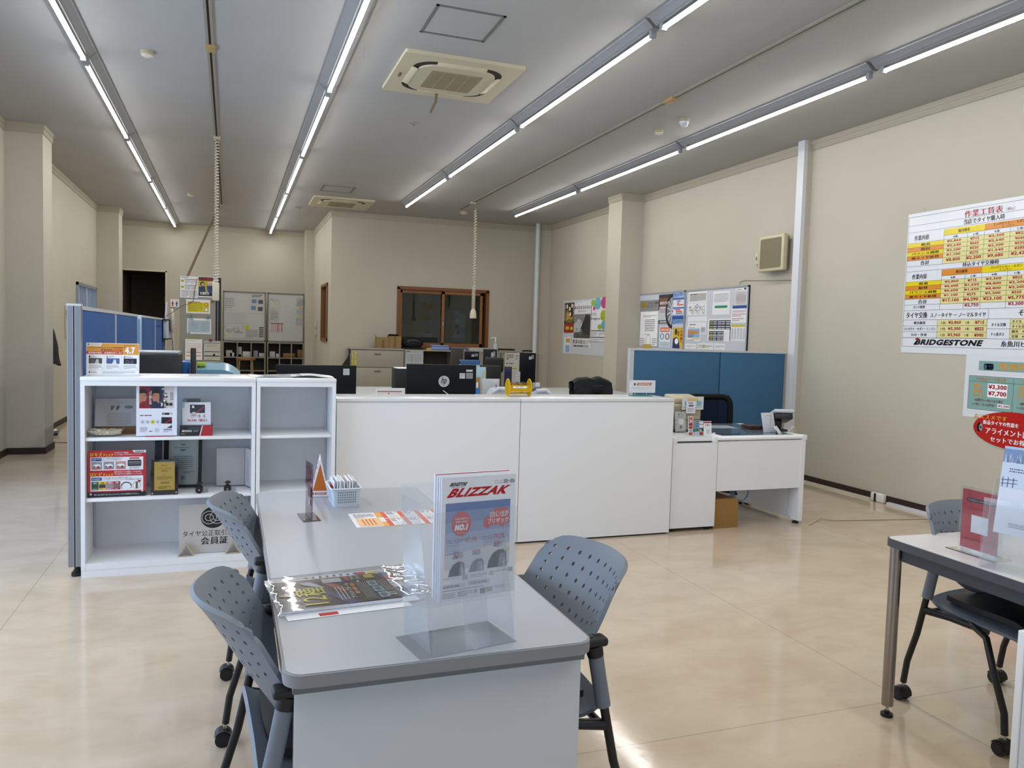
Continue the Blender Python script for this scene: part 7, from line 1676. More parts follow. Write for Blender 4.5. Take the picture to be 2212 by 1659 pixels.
phone(1162, 838, 6.7, True, 'white desk telephone right of the yellow basket')
a = P(1052, 818, 7.0); b = MB(); b.bbox(a.x-0.05, a.x+0.12, 6.98, 7.0, 0.721, a.z, M('#c2c5ca', 0.4), 0.003); one(b, 'document_stand', 'pale document stand behind the left white telephone', 'document stand')
a = P(1190, 848, 6.9); b = MB()
def crump(u, v): return Vector((a.x+0.38*u, 6.75+0.25*v, 0.765+(a.z-0.765)*(0.55+0.5*noise.noise(Vector((u*9, v*7, 5))))*math.sin(PI*v)**0.5*(1-abs(2*u-1)**6)))
b.grid(crump, 30, 12, M('#9a8f84', 0.25, 0.3, bump=0.3, bscale=60)); b.box(a.x, a.x+0.38, 6.75, 7.0, 0.7205, 0.767, M('#8d857a', 0.5)); one(b, 'crumpled_packaging', 'crumpled shiny packaging beside the right white telephone', 'packaging')
# ---- beige cabinets along the office wall
CB = M('#9d9a8c', 0.5); CB2 = M('#8c897c', 0.5); CTOP = M('#a7a497', 0.45); HND = M('#8a7a4c', 0.4)
def cab(x0, x1, lab, kind, H=1.165):
    y0, y1 = 13.9, 14.33
    t = thing('filing_cabinet', lab, 'cabinet', ((x0+x1)/2, 14.1, 0), 0, 'beige office cabinets')
    b = MB(); 
    if kind == 'open':
        b.box(x0, x0+0.02, y0, y1, 0, H-0.02, CB2); b.box(x1-0.02, x1, y0, y1, 0, H-0.02, CB2); b.box(x0+0.02, x1-0.02, y1-0.02, y1, 0, H-0.02, M('#3a3833', 0.6)); b.box(x0+0.02, x1-0.02, y0+0.01, y1-0.02, 0, 0.05, CB2); b.box(x0+0.02, x1-0.02, y0+0.03, y1-0.02, 0.80, 0.82, CB2); b.box(x0+0.02, x1-0.02, y0+0.03, y1-0.02, 0.42, 0.44, CB2)
    else: b.box(x0+0.002, x1-0.002, y0+0.01, y1, 0, H-0.02, CB2)
    b.build('carcass', t)
    b = MB(); b.box(x0, x1, y0-0.012, y1, H-0.02, H, CTOP); b.build('top', t)
    if kind == 'drawers':
        for z0, z1 in ((0.84, 1.135), (0.49, 0.83), (0.10, 0.48)):
            b = MB(); b.bbox(x0+0.012, x1-0.012, y0-0.01, y0+0.01, z0, z1, CB, 0.003); d = b.build('drawer', t)
            b = MB(); b.bbox((x0+x1)/2-0.06, (x0+x1)/2+0.06, y0-0.018, y0-0.0101, z1-0.075, z1-0.045, HND, 0.004); b.box((x0+x1)/2-0.055, (x0+x1)/2+0.055, y0-0.0195, y0-0.018, z1-0.072, z1-0.062, M('#5a4d2c', 0.5)); b.build('handle', d)
    if kind == 'shutter':
        b = MB(); b.box(x0+0.02, x1-0.02, y0-0.005, y0+0.01, 0.06, H-0.03, CB)
        for k in range(36): b.box(x0+0.02, x1-0.02, y0-0.0075, y0-0.005, 0.07+k*0.0295, 0.082+k*0.0295, CB2)
        b.build('shutter', t)
cab(1.985, 2.94, 'beige filing cabinet with brass pulls and yellow labels', 'drawers', 1.175)
cab(2.945, 3.86, 'beige open cabinet with a white notice board, below the wood window', 'open')
cab(3.865, 4.78, 'beige shutter cabinet below the right part of the wood window', 'shutter', 1.16)
cab(4.785, 5.54, 'beige shutter cabinet in the corner by the pipe', 'shutter', 1.15)
for k in range(5):
    b = MB(); z = 1.105-0.047*k-(0.01 if k > 2 else 0); b.box(2.015, 2.015+(0.075 if k in (0, 3, 4) else 0.06), 13.8885, 13.8895, z-0.032, z, YEL)
    b.box(2.022, 2.06, 13.8878, 13.8885, z-0.022, z-0.012, INK); one(b, 'yellow_label', ['topmost', 'second', 'middle', 'fourth', 'lowest'][k]+' yellow label on the beige filing cabinet', 'label', 'yellow labels on the filing cabinet')
pgx = Page(P(876, 757, 13.88), X_, -Z_, 0.33, 0.36, 100, 108, M('#a9adb2', 0.4), 0.01); pgx.fine(3, 2, 30, 9, 1, INK, 0.7, l=1); pgx.rect(6, 12, 98, 106, M('#b7bbc2', 0.4), 1); pgx.fine(10, 18, 92, 60, 7, GREYI, 0.4, l=2); pgx.fine(10, 66, 92, 102, 5, GREYI, 0.35, l=2); pgx.line(35, 26, 35, 100, 1.2, INK, 3)
one(pgx.mb, 'notice_board', 'white typed notice board in the left half of the open beige cabinet', 'notice board')
b = MB(); b.bbox(3.52, 3.75, 14.0, 14.25, 0.8205, 0.845, M('#8c9c9a', 0.5), 0.003); b.bbox(3.54, 3.76, 14.0, 14.25, 0.8455, 0.87, M('#a39468', 0.5), 0.003); one(b, 'paper_stack', 'stack of folders inside the open beige cabinet', 'stack')
# on top of the cabinets
CBD = M('#8f7448', 0.6, bump=0.1, bscale=80); TAPE = M('#7a5c34', 0.4)
t = thing('cardboard_box', 'lower open cardboard box on the beige filing cabinet', 'box', (2.57, 14.1, 1.175), 0, 'cardboard boxes on the filing cabinet')
b = MB(); b.box(2.465, 2.68, 14.0, 14.2, 1.176, 1.375, CBD); b.box(2.555, 2.60, 13.9985, 14.0, 1.18, 1.33, TAPE); b.build('carton', t)
b = MB(); b.add([(2.465, 14.0, 1.375), (2.465, 14.2, 1.375), (2.445, 14.2, 1.43), (2.44, 14.0, 1.43)], [(0, 1, 2, 3)], M('#b9a888', 0.6)); b.build('flap', t, solid=0.003)
t = thing('cardboard_box', 'taller cardboard box beside the black bag on the filing cabinet', 'box', (2.80, 14.1, 1.175), 0, 'cardboard boxes on the filing cabinet')
b = MB(); b.box(2.685, 2.905, 14.0, 14.22, 1.176, 1.40, CBD); b.box(2.77, 2.81, 13.9985, 14.0, 1.19, 1.40, TAPE); b.build('carton', t)
b = MB(); b.add([(2.69, 14.22, 1.40), (2.905, 14.22, 1.40), (2.88, 14.18, 1.43), (2.72, 14.20, 1.435)], [(0, 1, 2, 3)], BLACKM); b.build('flap', t, solid=0.003)
t = thing('black_bag', 'black soft bag on top of the cabinets, below the wood window', 'bag', (3.13, 14.1, 1.166))
b = MB(); b.ball((3.13, 14.12, 1.282), 0.12, M('#0b0b0d', 0.7), 20, 12, (1.75, 1.0, 0.92)); b.box(2.95, 3.32, 14.03, 14.2, 1.1665, 1.2, M('#0b0b0d', 0.7)); b.build('body', t)
b = MB(); b.tube([(3.02, 14.0, 1.30), (3.06, 13.98, 1.335), (3.18, 13.98, 1.335), (3.24, 14.0, 1.31)], 0.008, M('#55575a', 0.5), 6); b.build('handle', t)
for i, (x0, x1, c, lab, zz) in enumerate(((3.46, 3.82, '#4a6cae', 'folded blue plastic bags on the open cabinet', 0.09), (3.84, 4.14, '#6f7d92', 'folded grey blue plastic bags on the shutter cabinet', 0.06))):
    b = MB()
    for k in range(5):
        z0 = (1.166 if i == 0 else 1.161)+0.001+zz*k/5
        b.bbox(x0+0.02*random.random(), x1-0.03*random.random(), 13.95+0.02*k, 14.2, z0, z0+zz/5, M(random.choice([c, '#9fb0cf', '#5b7cbd' if i == 0 else '#8b95a5']), 0.3), 0.004, 1)
    one(b, 'folded_bags', lab, 'bags')
b = MB(); b.bbox(3.37, 3.46, 13.96, 14.02, 1.1655, 1.20, M('#c9b02c', 0.4), 0.004); one(b, 'tape_roll', 'small yellow item between the black bag and the blue plastic bags', 'tape')
a = P(1013, 746, 14.0); c = P(1062, 748, 14.0); b = MB(); b.bbox(a.x, c.x, 13.95, 14.2, 1.1605, 1.225, M('#b3b3ae', 0.5), 0.003); one(b, 'flat_box', 'long flat white box on the shutter cabinet', 'box')
a = P(1068, 748, 13.98); t = thing('hand_sanitizer', 'clear pump bottle of sanitizer on the shutter cabinet', 'bottle', (a.x, 13.98, 1.16))
b = MB(); b.lathe([(0, 0), (0.05, 0), (0.052, 0.02), (0.052, 0.13), (0.03, 0.17), (0.018, 0.18), (0, 0.18)], M('#b9bdbc', 0.2), 16, Matrix.Translation((a.x+0.02, 13.98, 1.161))); b.build('body', t)
b = MB(); b.cyl((a.x+0.02, 13.98, 1.341), (a.x+0.02, 13.98, 1.42), 0.012, WHT, 8); b.tube([(a.x+0.03, 13.98, 1.42), (a.x-0.06, 13.98, 1.425), (a.x-0.075, 13.98, 1.405)], 0.008, WHT, 6); b.build('pump', t)
for i, (p0, p1, lab, h) in enumerate(((1076, 1117, 'low dark tray on the shutter cabinet right of the sanitizer', 0.06), (1132, 1160, 'small stapler and box at the right end of the beige cabinets', 0.05))):
    a = P(p0, 755, 14.0); c = P(p1, 755, 14.0); zt = 1.16 if i == 0 else 1.15
    b = MB(); b.bbox(a.x, c.x, 13.97, 14.15, zt+0.001, zt+h*0.45, M('#a9a591', 0.5), 0.004); b.bbox(a.x+0.01, c.x-0.05, 13.98, 14.13, zt+h*0.45+0.001, zt+h, BLACKM, 0.004); one(b, 'desk_tray', lab, 'tray')
# umbrella / cloth hanging at the cabinet end
b = MB(); a = P(752, 768, 13.95)
b.add([(1.97, 13.93, 1.10), (1.96, 13.98, 1.02), (1.86, 13.99, 0.86), (1.87, 13.96, 0.80), (1.97, 13.92, 0.78), (1.975, 13.94, 0.95)], [(0, 1, 2, 3, 4, 5)], M('#1c1614', 0.8)); b.tube([(1.972, 13.94, 1.15), (1.972, 13.94, 1.08)], 0.006, BLACKM, 6)
o_ = b.build('hanging_cloth', solid=0.02); tag(o_, 'dark cloth hanging on the left side of the filing cabinet', 'cloth')
# switches on the office side wall
for (y0, y1, z0, z1, lab, nm, cat) in ((16.62, 16.84, 1.52, 1.66, 'white intercom panel beside the narrow wood window', 'intercom_panel', 'panel'), (16.62, 16.84, 1.36, 1.47, 'group of light switches below the intercom panel', 'light_switch', 'switch')):
    b = MB(); b.bbox(XO-0.03, XO, y0, y1, z0, z1, M('#b9b3a2', 0.45), 0.006)
    for k in range(3): b.box(XO-0.033, XO-0.03, y0+0.03+0.06*k, y0+0.07+0.06*k, z0+0.03, z1-0.03, CREAM)
    one(b, nm, lab, cat)
# ---- far left: whiteboards over pigeon holes
LK = M('#8b8878', 0.5)
def far_shelf(x0, x1, lab, lab2):
    y0, y1 = 17.45, 17.88
    t = thing('pigeonhole_shelf', lab, 'shelf', ((x0+x1)/2, 17.66, 0), 0, 'pigeonhole shelves at the back wall')
    b = MB(); b.box(x0, x1, y1-0.02, y1, 0, 1.19, M('#4b483f', 0.6)); b.box(x0, x1, y0, y1-0.02, 1.16, 1.19, LK)
    for k in range(4): xx = x0+(x1-x0-0.02)*k/3; b.box(xx, xx+0.02, y0, y1-0.02, 0, 1.16, LK)
    for z in (0.0, 0.28, 0.56, 0.84): b.box(x0+0.02, x1-0.02, y0+0.001, y1-0.021, z, z+0.018, LK)
    b.build('carcass', t)
    t = thing('whiteboard', lab2, 'whiteboard', ((x0+x1)/2, 17.5, 1.2), 0, 'whiteboards at the back wall')
    b = MB(); b.box(x0, x1, y0+0.05, y0+0.07, 1.20, 2.235, M('#b3b6b4', 0.3)); b.build('panel', t)
    b = MB(); w = 0.022
    for q in ((x0, x1, 2.215, 2.237), (x0, x1, 1.19, 1.215), (x0, x0+w, 1.19, 2.237), (x1-w, x1, 1.19, 2.237)): b.box(q[0], q[1], y0+0.035, y0+0.075, q[2], q[3], M('#6f6c60', 0.5))
    b.box(x0+0.1, x1-0.1, y0-0.01, y0+0.035, 1.195, 1.207, M('#7d7a6e', 0.5)); b.build('frame', t)
far_shelf(-0.155, 0.70, 'pigeonhole shelf under the left far whiteboard', 'left of the two far whiteboards, with photos pinned at its upper corner')
far_shelf(0.735, 1.49, 'pigeonhole shelf under the right far whiteboard', 'right of the two far whiteboards, with a red striped chart')
def fs(px0, py0, px1, py1, lab, fn, base=M('#b4b5b3', 0.5)):
    a = P(px0, py0, 17.495); c = P(px1, py1, 17.495); w = c.x-a.x; h = a.z-c.z
    pgx = Page(a, X_, -Z_, w, h, 100, 100*h/w, base, 0.001); pgx.N *= 3; fn(pgx, 100*h/w); return one(pgx.mb, 'pinned_paper', lab, 'paper', 'papers on the far whiteboards')
fs(484, 640, 508, 668, 'plain typed page at the upper left of the left far whiteboard', d_lines(6))
fs(484, 670, 533, 698, 'wide faint schedule sheet on the left far whiteboard', d_lines(8, LGREY))
def d_ph(p, H):
    p.fine(20, 5, 85, 25, 2, INK, 0.6, l=1)
    for x, y, c in ((18, 0.28, '#5f7f9a'), (62, 0.30, '#4c4d50'), (14, 0.62, '#5f7f9a'), (60, 0.66, '#44433f')): p.rect(x, H*y, x+32, H*y+H*0.2, M(c, 0.5), 1)
fs(538, 634, 570, 678, 'page with four small photographs on the left far whiteboard', d_ph)
fs(484, 702, 528, 731, 'large sketch sheet low on the left far whiteboard', d_map)
def d_grid3(p, H):
    p.rect(3, 2, 22, H*0.4, M('#b5b02c'), 1); p.fine(5, H*0.35, 65, H*0.95, 12, GREYI, 0.4, l=2)
    for k in range(6): p.rect(72, H*(0.15+0.13*k), 96, H*(0.15+0.13*k)+H*0.08, M('#3a4a50'), 1)
fs(529, 701, 571, 732, 'dense chart with dark buttons low on the left far whiteboard', d_grid3)
fs(583, 638, 604, 666, 'floor plan sheet on the right far whiteboard', d_map); fs(583, 668, 602, 693, 'narrow grid sheet on the right far whiteboard', d_table(4, 6, LGREY))
def d_red(p, H):
    p.rect(0, 2, 98, 9, M('#8c2a34'), 1)
    for k in range(6): p.rect(8+15*k, 9, 11+15*k+(4 if k in (3, 5) else 0), H-6, M('#a8323c'), 1)
fs(585, 697, 612, 719, 'chart with red vertical bars on the right far whiteboard', d_red)
fs(640, 643, 667, 663, 'calendar page at the top right of the far whiteboards', d_table(6, 4, GREYI)); fs(639, 665, 668, 681, 'sheet with an orange line below the calendar page', lambda p, H: (p.rect(20, 2, 98, 8, M('#b5794c'), 1), p.fine(5, 14, 95, H-5, 4, GREYI, l=1))); fs(638, 682, 668, 706, 'sheet with a yellow top line, lowest of three at the right', lambda p, H: (p.rect(20, 1, 98, 6, M('#b5a93c'), 1), p.fine(5, 14, 95, H-5, 6, GREYI, l=1)))
items = [(488, 757, 502, 771, '#a9a3a6', 'pale box'), (496, 763, 506, 772, '#c3bcc0', 'white cup'), (514, 749, 522, 771, '#a9acab', 'clear jar'), (524, 760, 541, 772, '#c6c7c8', 'white tub'), (514, 766, 523, 772, '#9fae3c', 'green pack'), (547, 757, 557, 771, '#8c8e8d', 'grey pot'), (559, 763, 572, 772, '#b3b4b5', 'round tub'), (582, 759, 594, 772, '#b9bbbd', 'stack of paper'), (596, 765, 603, 773, '#c3c4c6', 'small white box'), (611, 764, 637, 774, '#86662f', 'low cardboard tray'), (642, 757, 668, 775, '#7a5c2c', 'brown carton')]
for px0, py0, px1, py1, c, nm in items:
    a = P(px0, py0, 17.6); cc = P(px1, py1, 17.6); z0 = 0.859
    b = MB(); b.bbox(a.x, cc.x, 17.55, 17.75, z0, z0+max(0.06, a.z-cc.z), M(c, 0.5), 0.008); one(b, 'stored_item', nm+' in the upper row of the far pigeonhole shelves', 'stored item', 'things stored in the far pigeonholes')
# stool in front
t = thing('wooden_stool', 'low wooden stool with orange seat before the far pigeonholes', 'stool', (0.27, 16.6, 0))
b = MB(); b.cyl((0.29, 16.6, 0.83), (0.29, 16.6, 0.865), 0.185, M('#8c5a2c', 0.5), 20); b.build('seat', t)
for sx in (-1, 1):
    for sy in (-1, 1): b = MB(); b.tube([(0.29+0.16*sx, 16.6+0.14*sy, 0), (0.29+0.12*sx, 16.6+0.1*sy, 0.83)], 0.016, M('#93764a', 0.5), 8); b.build('leg', t)
b = MB(); b.tube([(0.15, 16.48, 0.55), (0.43, 16.48, 0.55)], 0.012, M('#93764a', 0.5), 8); b.build('rung', t)
# ---- tall grey cabinet with posters, seen end on
LX0, LX1, LY = P(388, 597, 13.0).x, P(466, 600, 13.0).x, 13.0
t = thing('tall_cabinet', 'tall grey cabinet covered in notices beside the far whiteboards', 'cabinet', ((LX0+LX1)/2, 13.25, 0))
b = MB(); b.box(LX0, LX1, LY, LY+0.5, 0.0, 2.22, M('#8f8d84', 0.5)); b.build('body', t)
b = MB(); b.box(LX1, LX1+0.075, LY+0.01, LY+0.45, 0, 2.23, BLACKM); b.box(LX1+0.03, LX1+0.036, LY+0.004, LY+0.01, 0.2, 2.15, ALU); b.build('dark_side', t)
b = MB(); b.bbox(LX1-0.06, LX1+0.05, LY-0.035, LY-0.001, 2.02, 2.10, BLACKM, 0.006); b.build('lock_box', t)
def ls(px0, py0, px1, py1, lab, fn, base=PAPER, name='pinned_poster', off=0.003, cat='poster'):
    a = P(px0, py0, LY-off); c = P(px1, py1, LY-off); w = c.x-a.x; h = a.z-c.z
    pgx = Page(a, X_, -Z_, w, h, 100, 100*h/w, base, 0.001); pgx.N *= 2; fn(pgx, 100*h/w); return one(pgx.mb, name, lab, cat, 'notices on the tall grey cabinet')
def d_pr(p, H):
    p.fine(8, 4, 90, 10, 1, INK, 0.7, l=1)
    for k in range(2): p.ell(14, H*(0.22+0.28*k), 9, H*0.06, M('#b5a32c'), 1); p.rect(25, H*(0.13+0.28*k), 92, H*(0.13+0.28*k)+3, INK, 1); p.fine(28, H*(0.18+0.28*k), 60, H*(0.34+0.28*k), 3, BLUEI, 0.5, l=1); p.fine(63, H*(0.18+0.28*k), 90, H*(0.34+0.28*k), 3, M('#a8404c'), 0.5, l=1)
    p.rect(5, H*0.68, 95, H*0.7, INK, 1); p.fine(8, H*0.73, 48, H*0.96, 4, GREYI, 0.5, l=1); p.fine(54, H*0.73, 94, H*0.96, 4, GREYI, 0.5, l=1)
ls(389, 596, 427, 644, 'white price leaflet at the upper left of the tall grey cabinet', d_pr)
def d_comic(p, H):
    p.rect(3, 3, 90, H*0.2, INK, 1); p.text('安全運転', 6, 6, 88, H*0.19, M('#b02a2c'), 0.05, l=2); p.rect(3, H*0.2, 82, H*0.92, M('#b5a52c'), 1)
    p.ell(25, H*0.36, 13, H*0.11, INK, 2); p.ell(27, H*0.38, 9, H*0.07, M('#c9a08a'), 3); p.ell(68, H*0.34, 11, H*0.09, M('#c9a08a'), 3); p.rect(57, H*0.24, 78, H*0.30, M('#c9cbd0'), 4)
    p.poly([(4, H*0.5), (40, H*0.46), (45, H*0.75), (4, H*0.78)], M('#22365c'), 2); p.poly([(50, H*0.45), (85, H*0.42), (88, H*0.85), (60, H*0.85)], M('#2a4a80'), 2); p.rect(3, H*0.78, 90, H*0.94, M('#15172a'), 3); p.text('交通安全', 12, H*0.74, 66, H*0.88, WHT, 0.05, l=4)
    for k in range(3): p.ell(90, H*(0.68+0.09*k), 6, H*0.04, M('#c9b52c'), 4)
ls(428, 597, 464, 643, 'colourful comic style safety poster at the upper right of the tall grey cabinet', d_comic)
def d_yn(p, H):
    p.fine(8, 8, 88, 16, 1, M('#a86a3c'), 0.6, l=1); p.rect(6, H*0.2, 94, H*0.9, M('#cfc31c'), 1); p.fine(10, H*0.25, 68, H*0.85, 5, M('#5a4a1c'), 0.3, l=2); p.ring(84, H*0.36, 8, 8, 2, RED, 3); p.ell(84, H*0.72, 8, 8, WHT, 3); p.ring(84, H*0.72, 8, 8, 1.5, BLUEI, 4)
ls(402, 646, 454, 678, 'white notice with a yellow block and two round symbols', d_yn)
def d_bn(p, H): p.rect(5, 9, 95, H-6, M('#a9bccb', 0.4), 1); p.fine(8, 3, 40, 8, 1, BLUEI, 0.6, l=2); p.fine(14, 16, 48, H-14, 5, GREYI, 0.2, l=2); p.fine(58, 16, 92, H-14, 5, GREYI, 0.2, l=2); [p.ell(9, 18+k*(H-30)/4, 1.8, 1.8, GREYI, 3) for k in range(5)]; p.rect(3, H-5, 14, H-2, INK, 2)
ls(404, 687, 456, 722, 'pale blue notice hung with two blue magnets', d_bn)
ls(400, 731, 437, 778, 'white sheet with orange rows and a yellow top edge', lambda p, H: (p.rect(0, 0, 100, 4, M('#a9b03c'), 1), p.fine(8, 10, 90, 18, 1, LGREY, l=1), [p.rect(8, H*q, 92, H*q+2, M('#b5745c'), 1) for q in (0.24, 0.33, 0.42)], [p.rect(8, H*q, 92, H*q+6, M('#c98f3c'), 1) for q in (0.62, 0.78)], p.fine(8, H*0.5, 90, H*0.6, 2, LGREY, l=1)), off=0.02)
ls(440, 736, 476, 782, 'white sheet with dark tyre drawings hung by a dark red magnet', lambda p, H: (p.rect(3, 12, 97, 16, GREYI, 1), p.fine(20, 22, 80, 40, 3, M('#b5a35c'), 0.5, l=1), p.rect(5, H*0.5, 95, H*0.53, INK, 1), p.ell(62, H*0.67, 7, 8, INK, 1), p.rect(3, H*0.70, 97, H*0.74, INK, 1), p.fine(15, H*0.8, 85, H*0.92, 2, M('#b5a35c'), 0.4, l=1), p.rect(3, H*0.93, 97, H*0.96, INK, 1)), M('#b9b9b0', 0.5), off=0.03)
for px, py, c, lab in ((412, 684, '#4a7d96', 'blue round magnet at the left top of the pale blue notice'), (450, 686, '#4a7d96', 'blue round magnet at the right top of the pale blue notice'), (460, 650, '#8c2a2c', 'red round magnet beside the yellow notice'), (455, 735, '#6b2a30', 'dark red magnet above the sheet of tyre drawings')):
    a = P(px, py, LY-0.03); b = MB(); b.cyl((a.x, LY-0.045, a.z), (a.x, LY-0.001, a.z), 0.021, M(c, 0.35), 14); one(b, 'magnet', lab, 'magnet', 'round magnets on the tall grey cabinet')
# restroom signs
def d_wc(x, c, p):
    p.ell(x, 26, 6, 7, c, 1); p.poly([(x-9, 36), (x+9, 36), (x+13, 62), (x+7, 62), (x+6, 92), (x-6, 92), (x-7, 62), (x-13, 62)], c, 1)
a = P(368, 646, 17.88); pgx = Page(a, X_, -Z_, 0.165, 0.165, 100, 100, WHT, 0.006); pgx.N *= 3; d_wc(26, M('#b0303c'), pgx); d_wc(74, M('#2a4f9a'), pgx); pgx.line(50, 10, 50, 95, 1, GREYI, 1)
one(pgx.mb, 'restroom_sign', 'white restroom sign with a red and a blue figure on the back wall', 'sign')
a = P(353, 650, 17.95); b = MB(); pgx = Page((-1.30, 17.915, a.z+0.08), Vector((0, 1, 0)), -Z_, 0.05, 0.14, 100, 280, M('#6f6a60', 0.5), 0.003); one(pgx.mb, 'door_plate', 'small dark plate inside the doorway edge by the restroom sign', 'plate')
# ---- left wall bits
t = thing('alarm_plate', 'narrow beige wall plate with dark red lamp on the left wall', 'alarm', (XL, 13.17, 1.26))
b = MB(); b.bbox(XL, XL+0.02, 13.10, 13.24, 1.25, 1.72, CREAM, 0.008); b.build('plate', t)
b = MB(); Tm = Matrix.Translation((XL+0.02, 13.17, 1.61)) @ Matrix.Rotation(PI/2, 4, 'Y'); b.lathe([(0, 0), (0.075, 0), (0.07, 0.02), (0.03, 0.12), (0.012, 0.14), (0, 0.14)], M('#5a1418', 0.2, coat=0.6), 18, Tm); b.build('lamp', t)
b = MB(); Tm = Matrix.Translation((XL+0.02, 13.17, 1.36)) @ Matrix.Rotation(PI/2, 4, 'Y'); b.lathe([(0, 0), (0.05, 0), (0.05, 0.02), (0, 0.025)], M('#5a1418', 0.3), 18, Tm); b.build('push_button', t)
t = thing('hanging_jacket', 'black jacket with red piping hanging behind the near left column', 'jacket', (XL+0.1, 11.9, 0.95))
b = MB()
def jf(u, v):
    yy = 11.45+0.80*u; zz = 1.42-0.52*v-0.10*max(0, 1-u*4)*v
    return Vector((XL+0.03+0.13*math.sin(PI*u)*(0.35+0.65*v)+0.02*noise.noise(Vector((u*8, v*3, 1))), yy, zz+0.02*math.sin(6*u)))
b.grid(lambda u, v: jf(u*(0.35+0.65*v**0.7), v), 20, 14, M('#17130f', 0.85)); b.build('cloth', t, solid=0.01)
b = MB(); b.cyl((XL+0.001, 11.50, 1.40), (XL+0.07, 11.50, 1.41), 0.012, CHROME, 8); b.build('hook', t)
t = thing('shoe', 'silver toe of a shoe on the floor peeking past the near left column', 'shoe', (-2.02, 11.25, 0))
b = MB(); a = atZ(124, 940, 0.0)
b.ball((a.x-0.06, a.y+0.02, 0.045), 0.06, M('#9a9a97', 0.22, 0.7), 16, 10, (1.35, 0.9, 0.75)); b.bbox(a.x-0.20, a.x+0.0, a.y-0.03, a.y+0.07, 0.0, 0.02, BLACKM, 0.008); b.build('upper', t)
# ---- printer, tray and files seen over the wide bookshelf
t = thing('printer', 'large black printer behind the wide bookshelf', 'printer', (-0.5, 6.3, 0.72))
a = P(296, 763, 6.2); c = P(388, 763, 6.2)
b = MB(); b.bbox(a.x-0.12, c.x, 6.2, 6.60, 0.721, a.z, M('#26282b', 0.42), 0.012, 3); b.box(a.x-0.08, c.x-0.035, 6.1985, 6.2, 0.80, a.z-0.035, M('#2e3033', 0.35)); b.build('body', t)
b = MB(); b.bbox(a.x-0.10, c.x-0.01, 6.22, 6.58, a.z+0.0005, a.z+0.014, M('#b3bcc4', 0.35), 0.004, 2); b.build('scanner_lid', t)
a = P(390, 782, 6.6); c = P(418, 782, 6.6)
b = MB(); b.bbox(a.x, c.x-0.03, 6.62, 6.9, 0.721, a.z, M('#2d6fb4', 0.4), 0.004); one(b, 'file_box', 'bright blue file box right of the black printer', 'file box')
b = MB(); b.bbox(c.x-0.029, c.x, 6.60, 6.9, 0.721, a.z-0.004, M('#3a7abf', 0.4), 0.003); one(b, 'file_box', 'thin blue file beside the bright blue file box', 'file box')
a = P(413, 750, 6.55); b = MB(); b.bbox(a.x, a.x+0.038, 6.44, 6.50, 0.721, a.z-0.005, M('#1f1f21', 0.4), 0.004, 2, Matrix.Translation((0, 0, 0))); one(b, 'upright_file', 'dark upright stand right of the blue file boxes', 'stand')
a = P(425, 786, 6.9); c = P(520, 786, 6.9)
b = MB()
def lid(u, v): return Vector((a.x+(c.x-a.x)*u, 6.95+0.42*v, a.z-0.005-0.075*max(0, (u-0.55)/0.45)**2-0.045*(1-v)**2*1.0))
b.grid(lid, 24, 8, M('#7da7bd', 0.3)); b.grid(lambda u, v: Vector((lid(u, 0).x, 6.95, 0.721+(lid(u, 0).z-0.721)*v)), 24, 3, M('#6f98ae', 0.35))
one(b, 'blue_tray', 'light blue curved plastic tray behind the wide bookshelf', 'tray')
a = P(432, 781, 7.2); b = MB(); b.bbox(a.x-0.02, a.x+0.05, 7.0, 7.1, a.z-0.03, a.z, M('#9fc22c', 0.5), 0.004); b.box(a.x, a.x+0.03, 7.02, 7.08, 0.721, a.z-0.03, M('#7d8c6c', 0.5)); one(b, 'note_block', 'green yellow note block behind the light blue tray', 'note block')
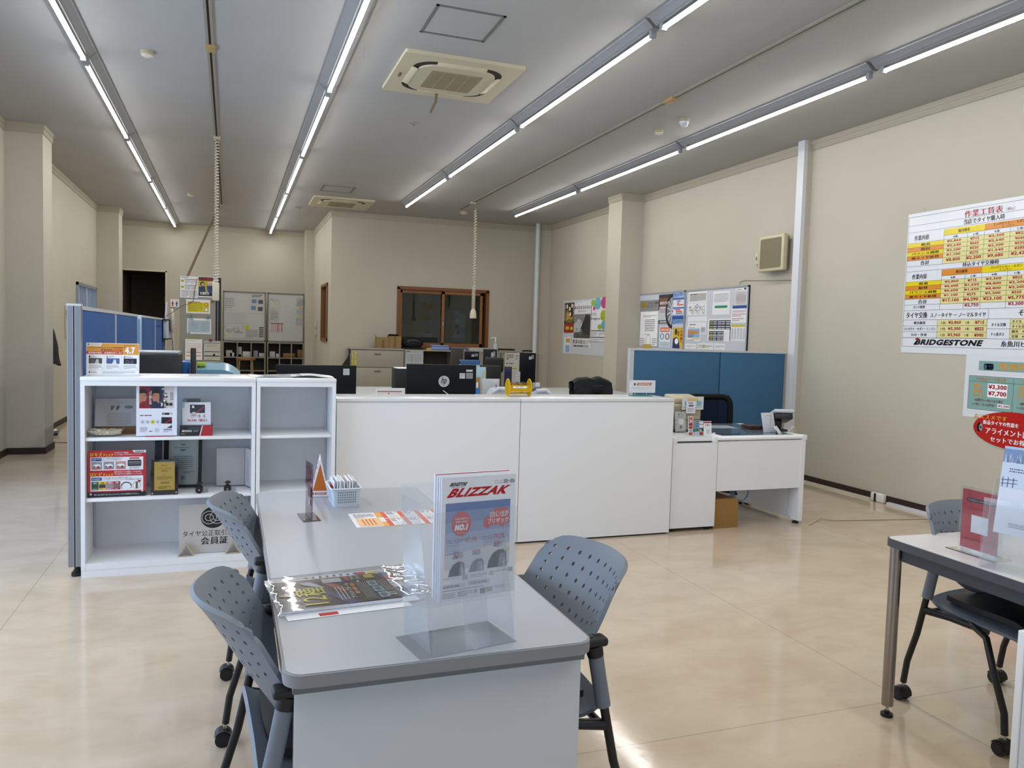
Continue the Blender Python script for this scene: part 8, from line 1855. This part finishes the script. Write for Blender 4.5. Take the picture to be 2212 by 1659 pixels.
# router and oval fan hung on the third screen
t = thing('wifi_router', 'white router with two antennas hung on the blue partition', 'router', (-0.77, 8.75, 1.3))
xr = -0.800
q0 = atX(352, 695, xr); q1 = atX(366, 730, xr)
b = MB(); b.bbox(xr, xr+0.055, q0.y-0.02, q1.y+0.02, q1.z, q0.z+0.03, M('#b9c2cf', 0.35), 0.01, 3); b.build('body', t)
b = MB()
for z in (q0.z+0.025, q1.z+0.0): b.box(xr-0.002, xr+0.060, q0.y-0.05, q1.y+0.03, z-0.008, z+0.008, BLACKM)
b.build('strap', t)
for dy in (0.03, 0.12):
    b = MB(); b.tube([(xr+0.03, q0.y+dy, q0.z+0.02), (xr+0.03, q0.y+dy, q0.z+0.09), (xr+0.035, q0.y+dy+0.01, q0.z+0.25)], [0.012, 0.011, 0.007], M('#c9ccd2', 0.4), 8); b.build('antenna', t)
t = thing('clip_fan', 'white oval fan seen from its edge beside the router', 'fan', (-0.72, 9.4, 0.8))
q = atX(371, 693, -0.72)
b = MB(); Tm = Matrix.Translation((q.x, q.y, q.z)) @ Matrix.Rotation(math.radians(8), 4, 'Z') @ Matrix.Rotation(PI/2, 4, 'Y'); b.lathe([(0, -0.03), (0.10, -0.03), (0.155, -0.012), (0.16, 0.0), (0.155, 0.012), (0.10, 0.03), (0, 0.03)], M('#bfbcb0', 0.4), 26, Tm); b.build('cage', t)
b = MB(); b.tube([(q.x, q.y, q.z-0.155), (q.x+0.02, q.y, q.z-0.28), (q.x+0.05, q.y, 0.73)], [0.02, 0.014, 0.018], M('#b7b4a8', 0.4), 8); b.cyl((q.x+0.05, q.y, 0.721), (q.x+0.05, q.y, 0.735), 0.08, M('#b7b4a8', 0.4), 18); b.build('stem', t)
odesk(-0.79, -0.1, 8.9, 9.9, 'grey office desk carrying the white oval fan')
b = MB(); zz = q0.z+0.02
b.tube([(xr+0.03, q0.y+0.05, zz), (-0.72, 9.8, zz+0.02), (-0.6, 11.5, 1.75), (LX0+0.12, LY-0.02, 1.80), (LX0+0.2, LY-0.02, 1.86), (LX0+0.21, LY-0.02, 2.0), (LX0+0.25, LY-0.02, 2.2)], 0.004, BLACKM, 5)
one(b, 'black_cable', 'thin black cable rising from the router over the notices', 'cable')
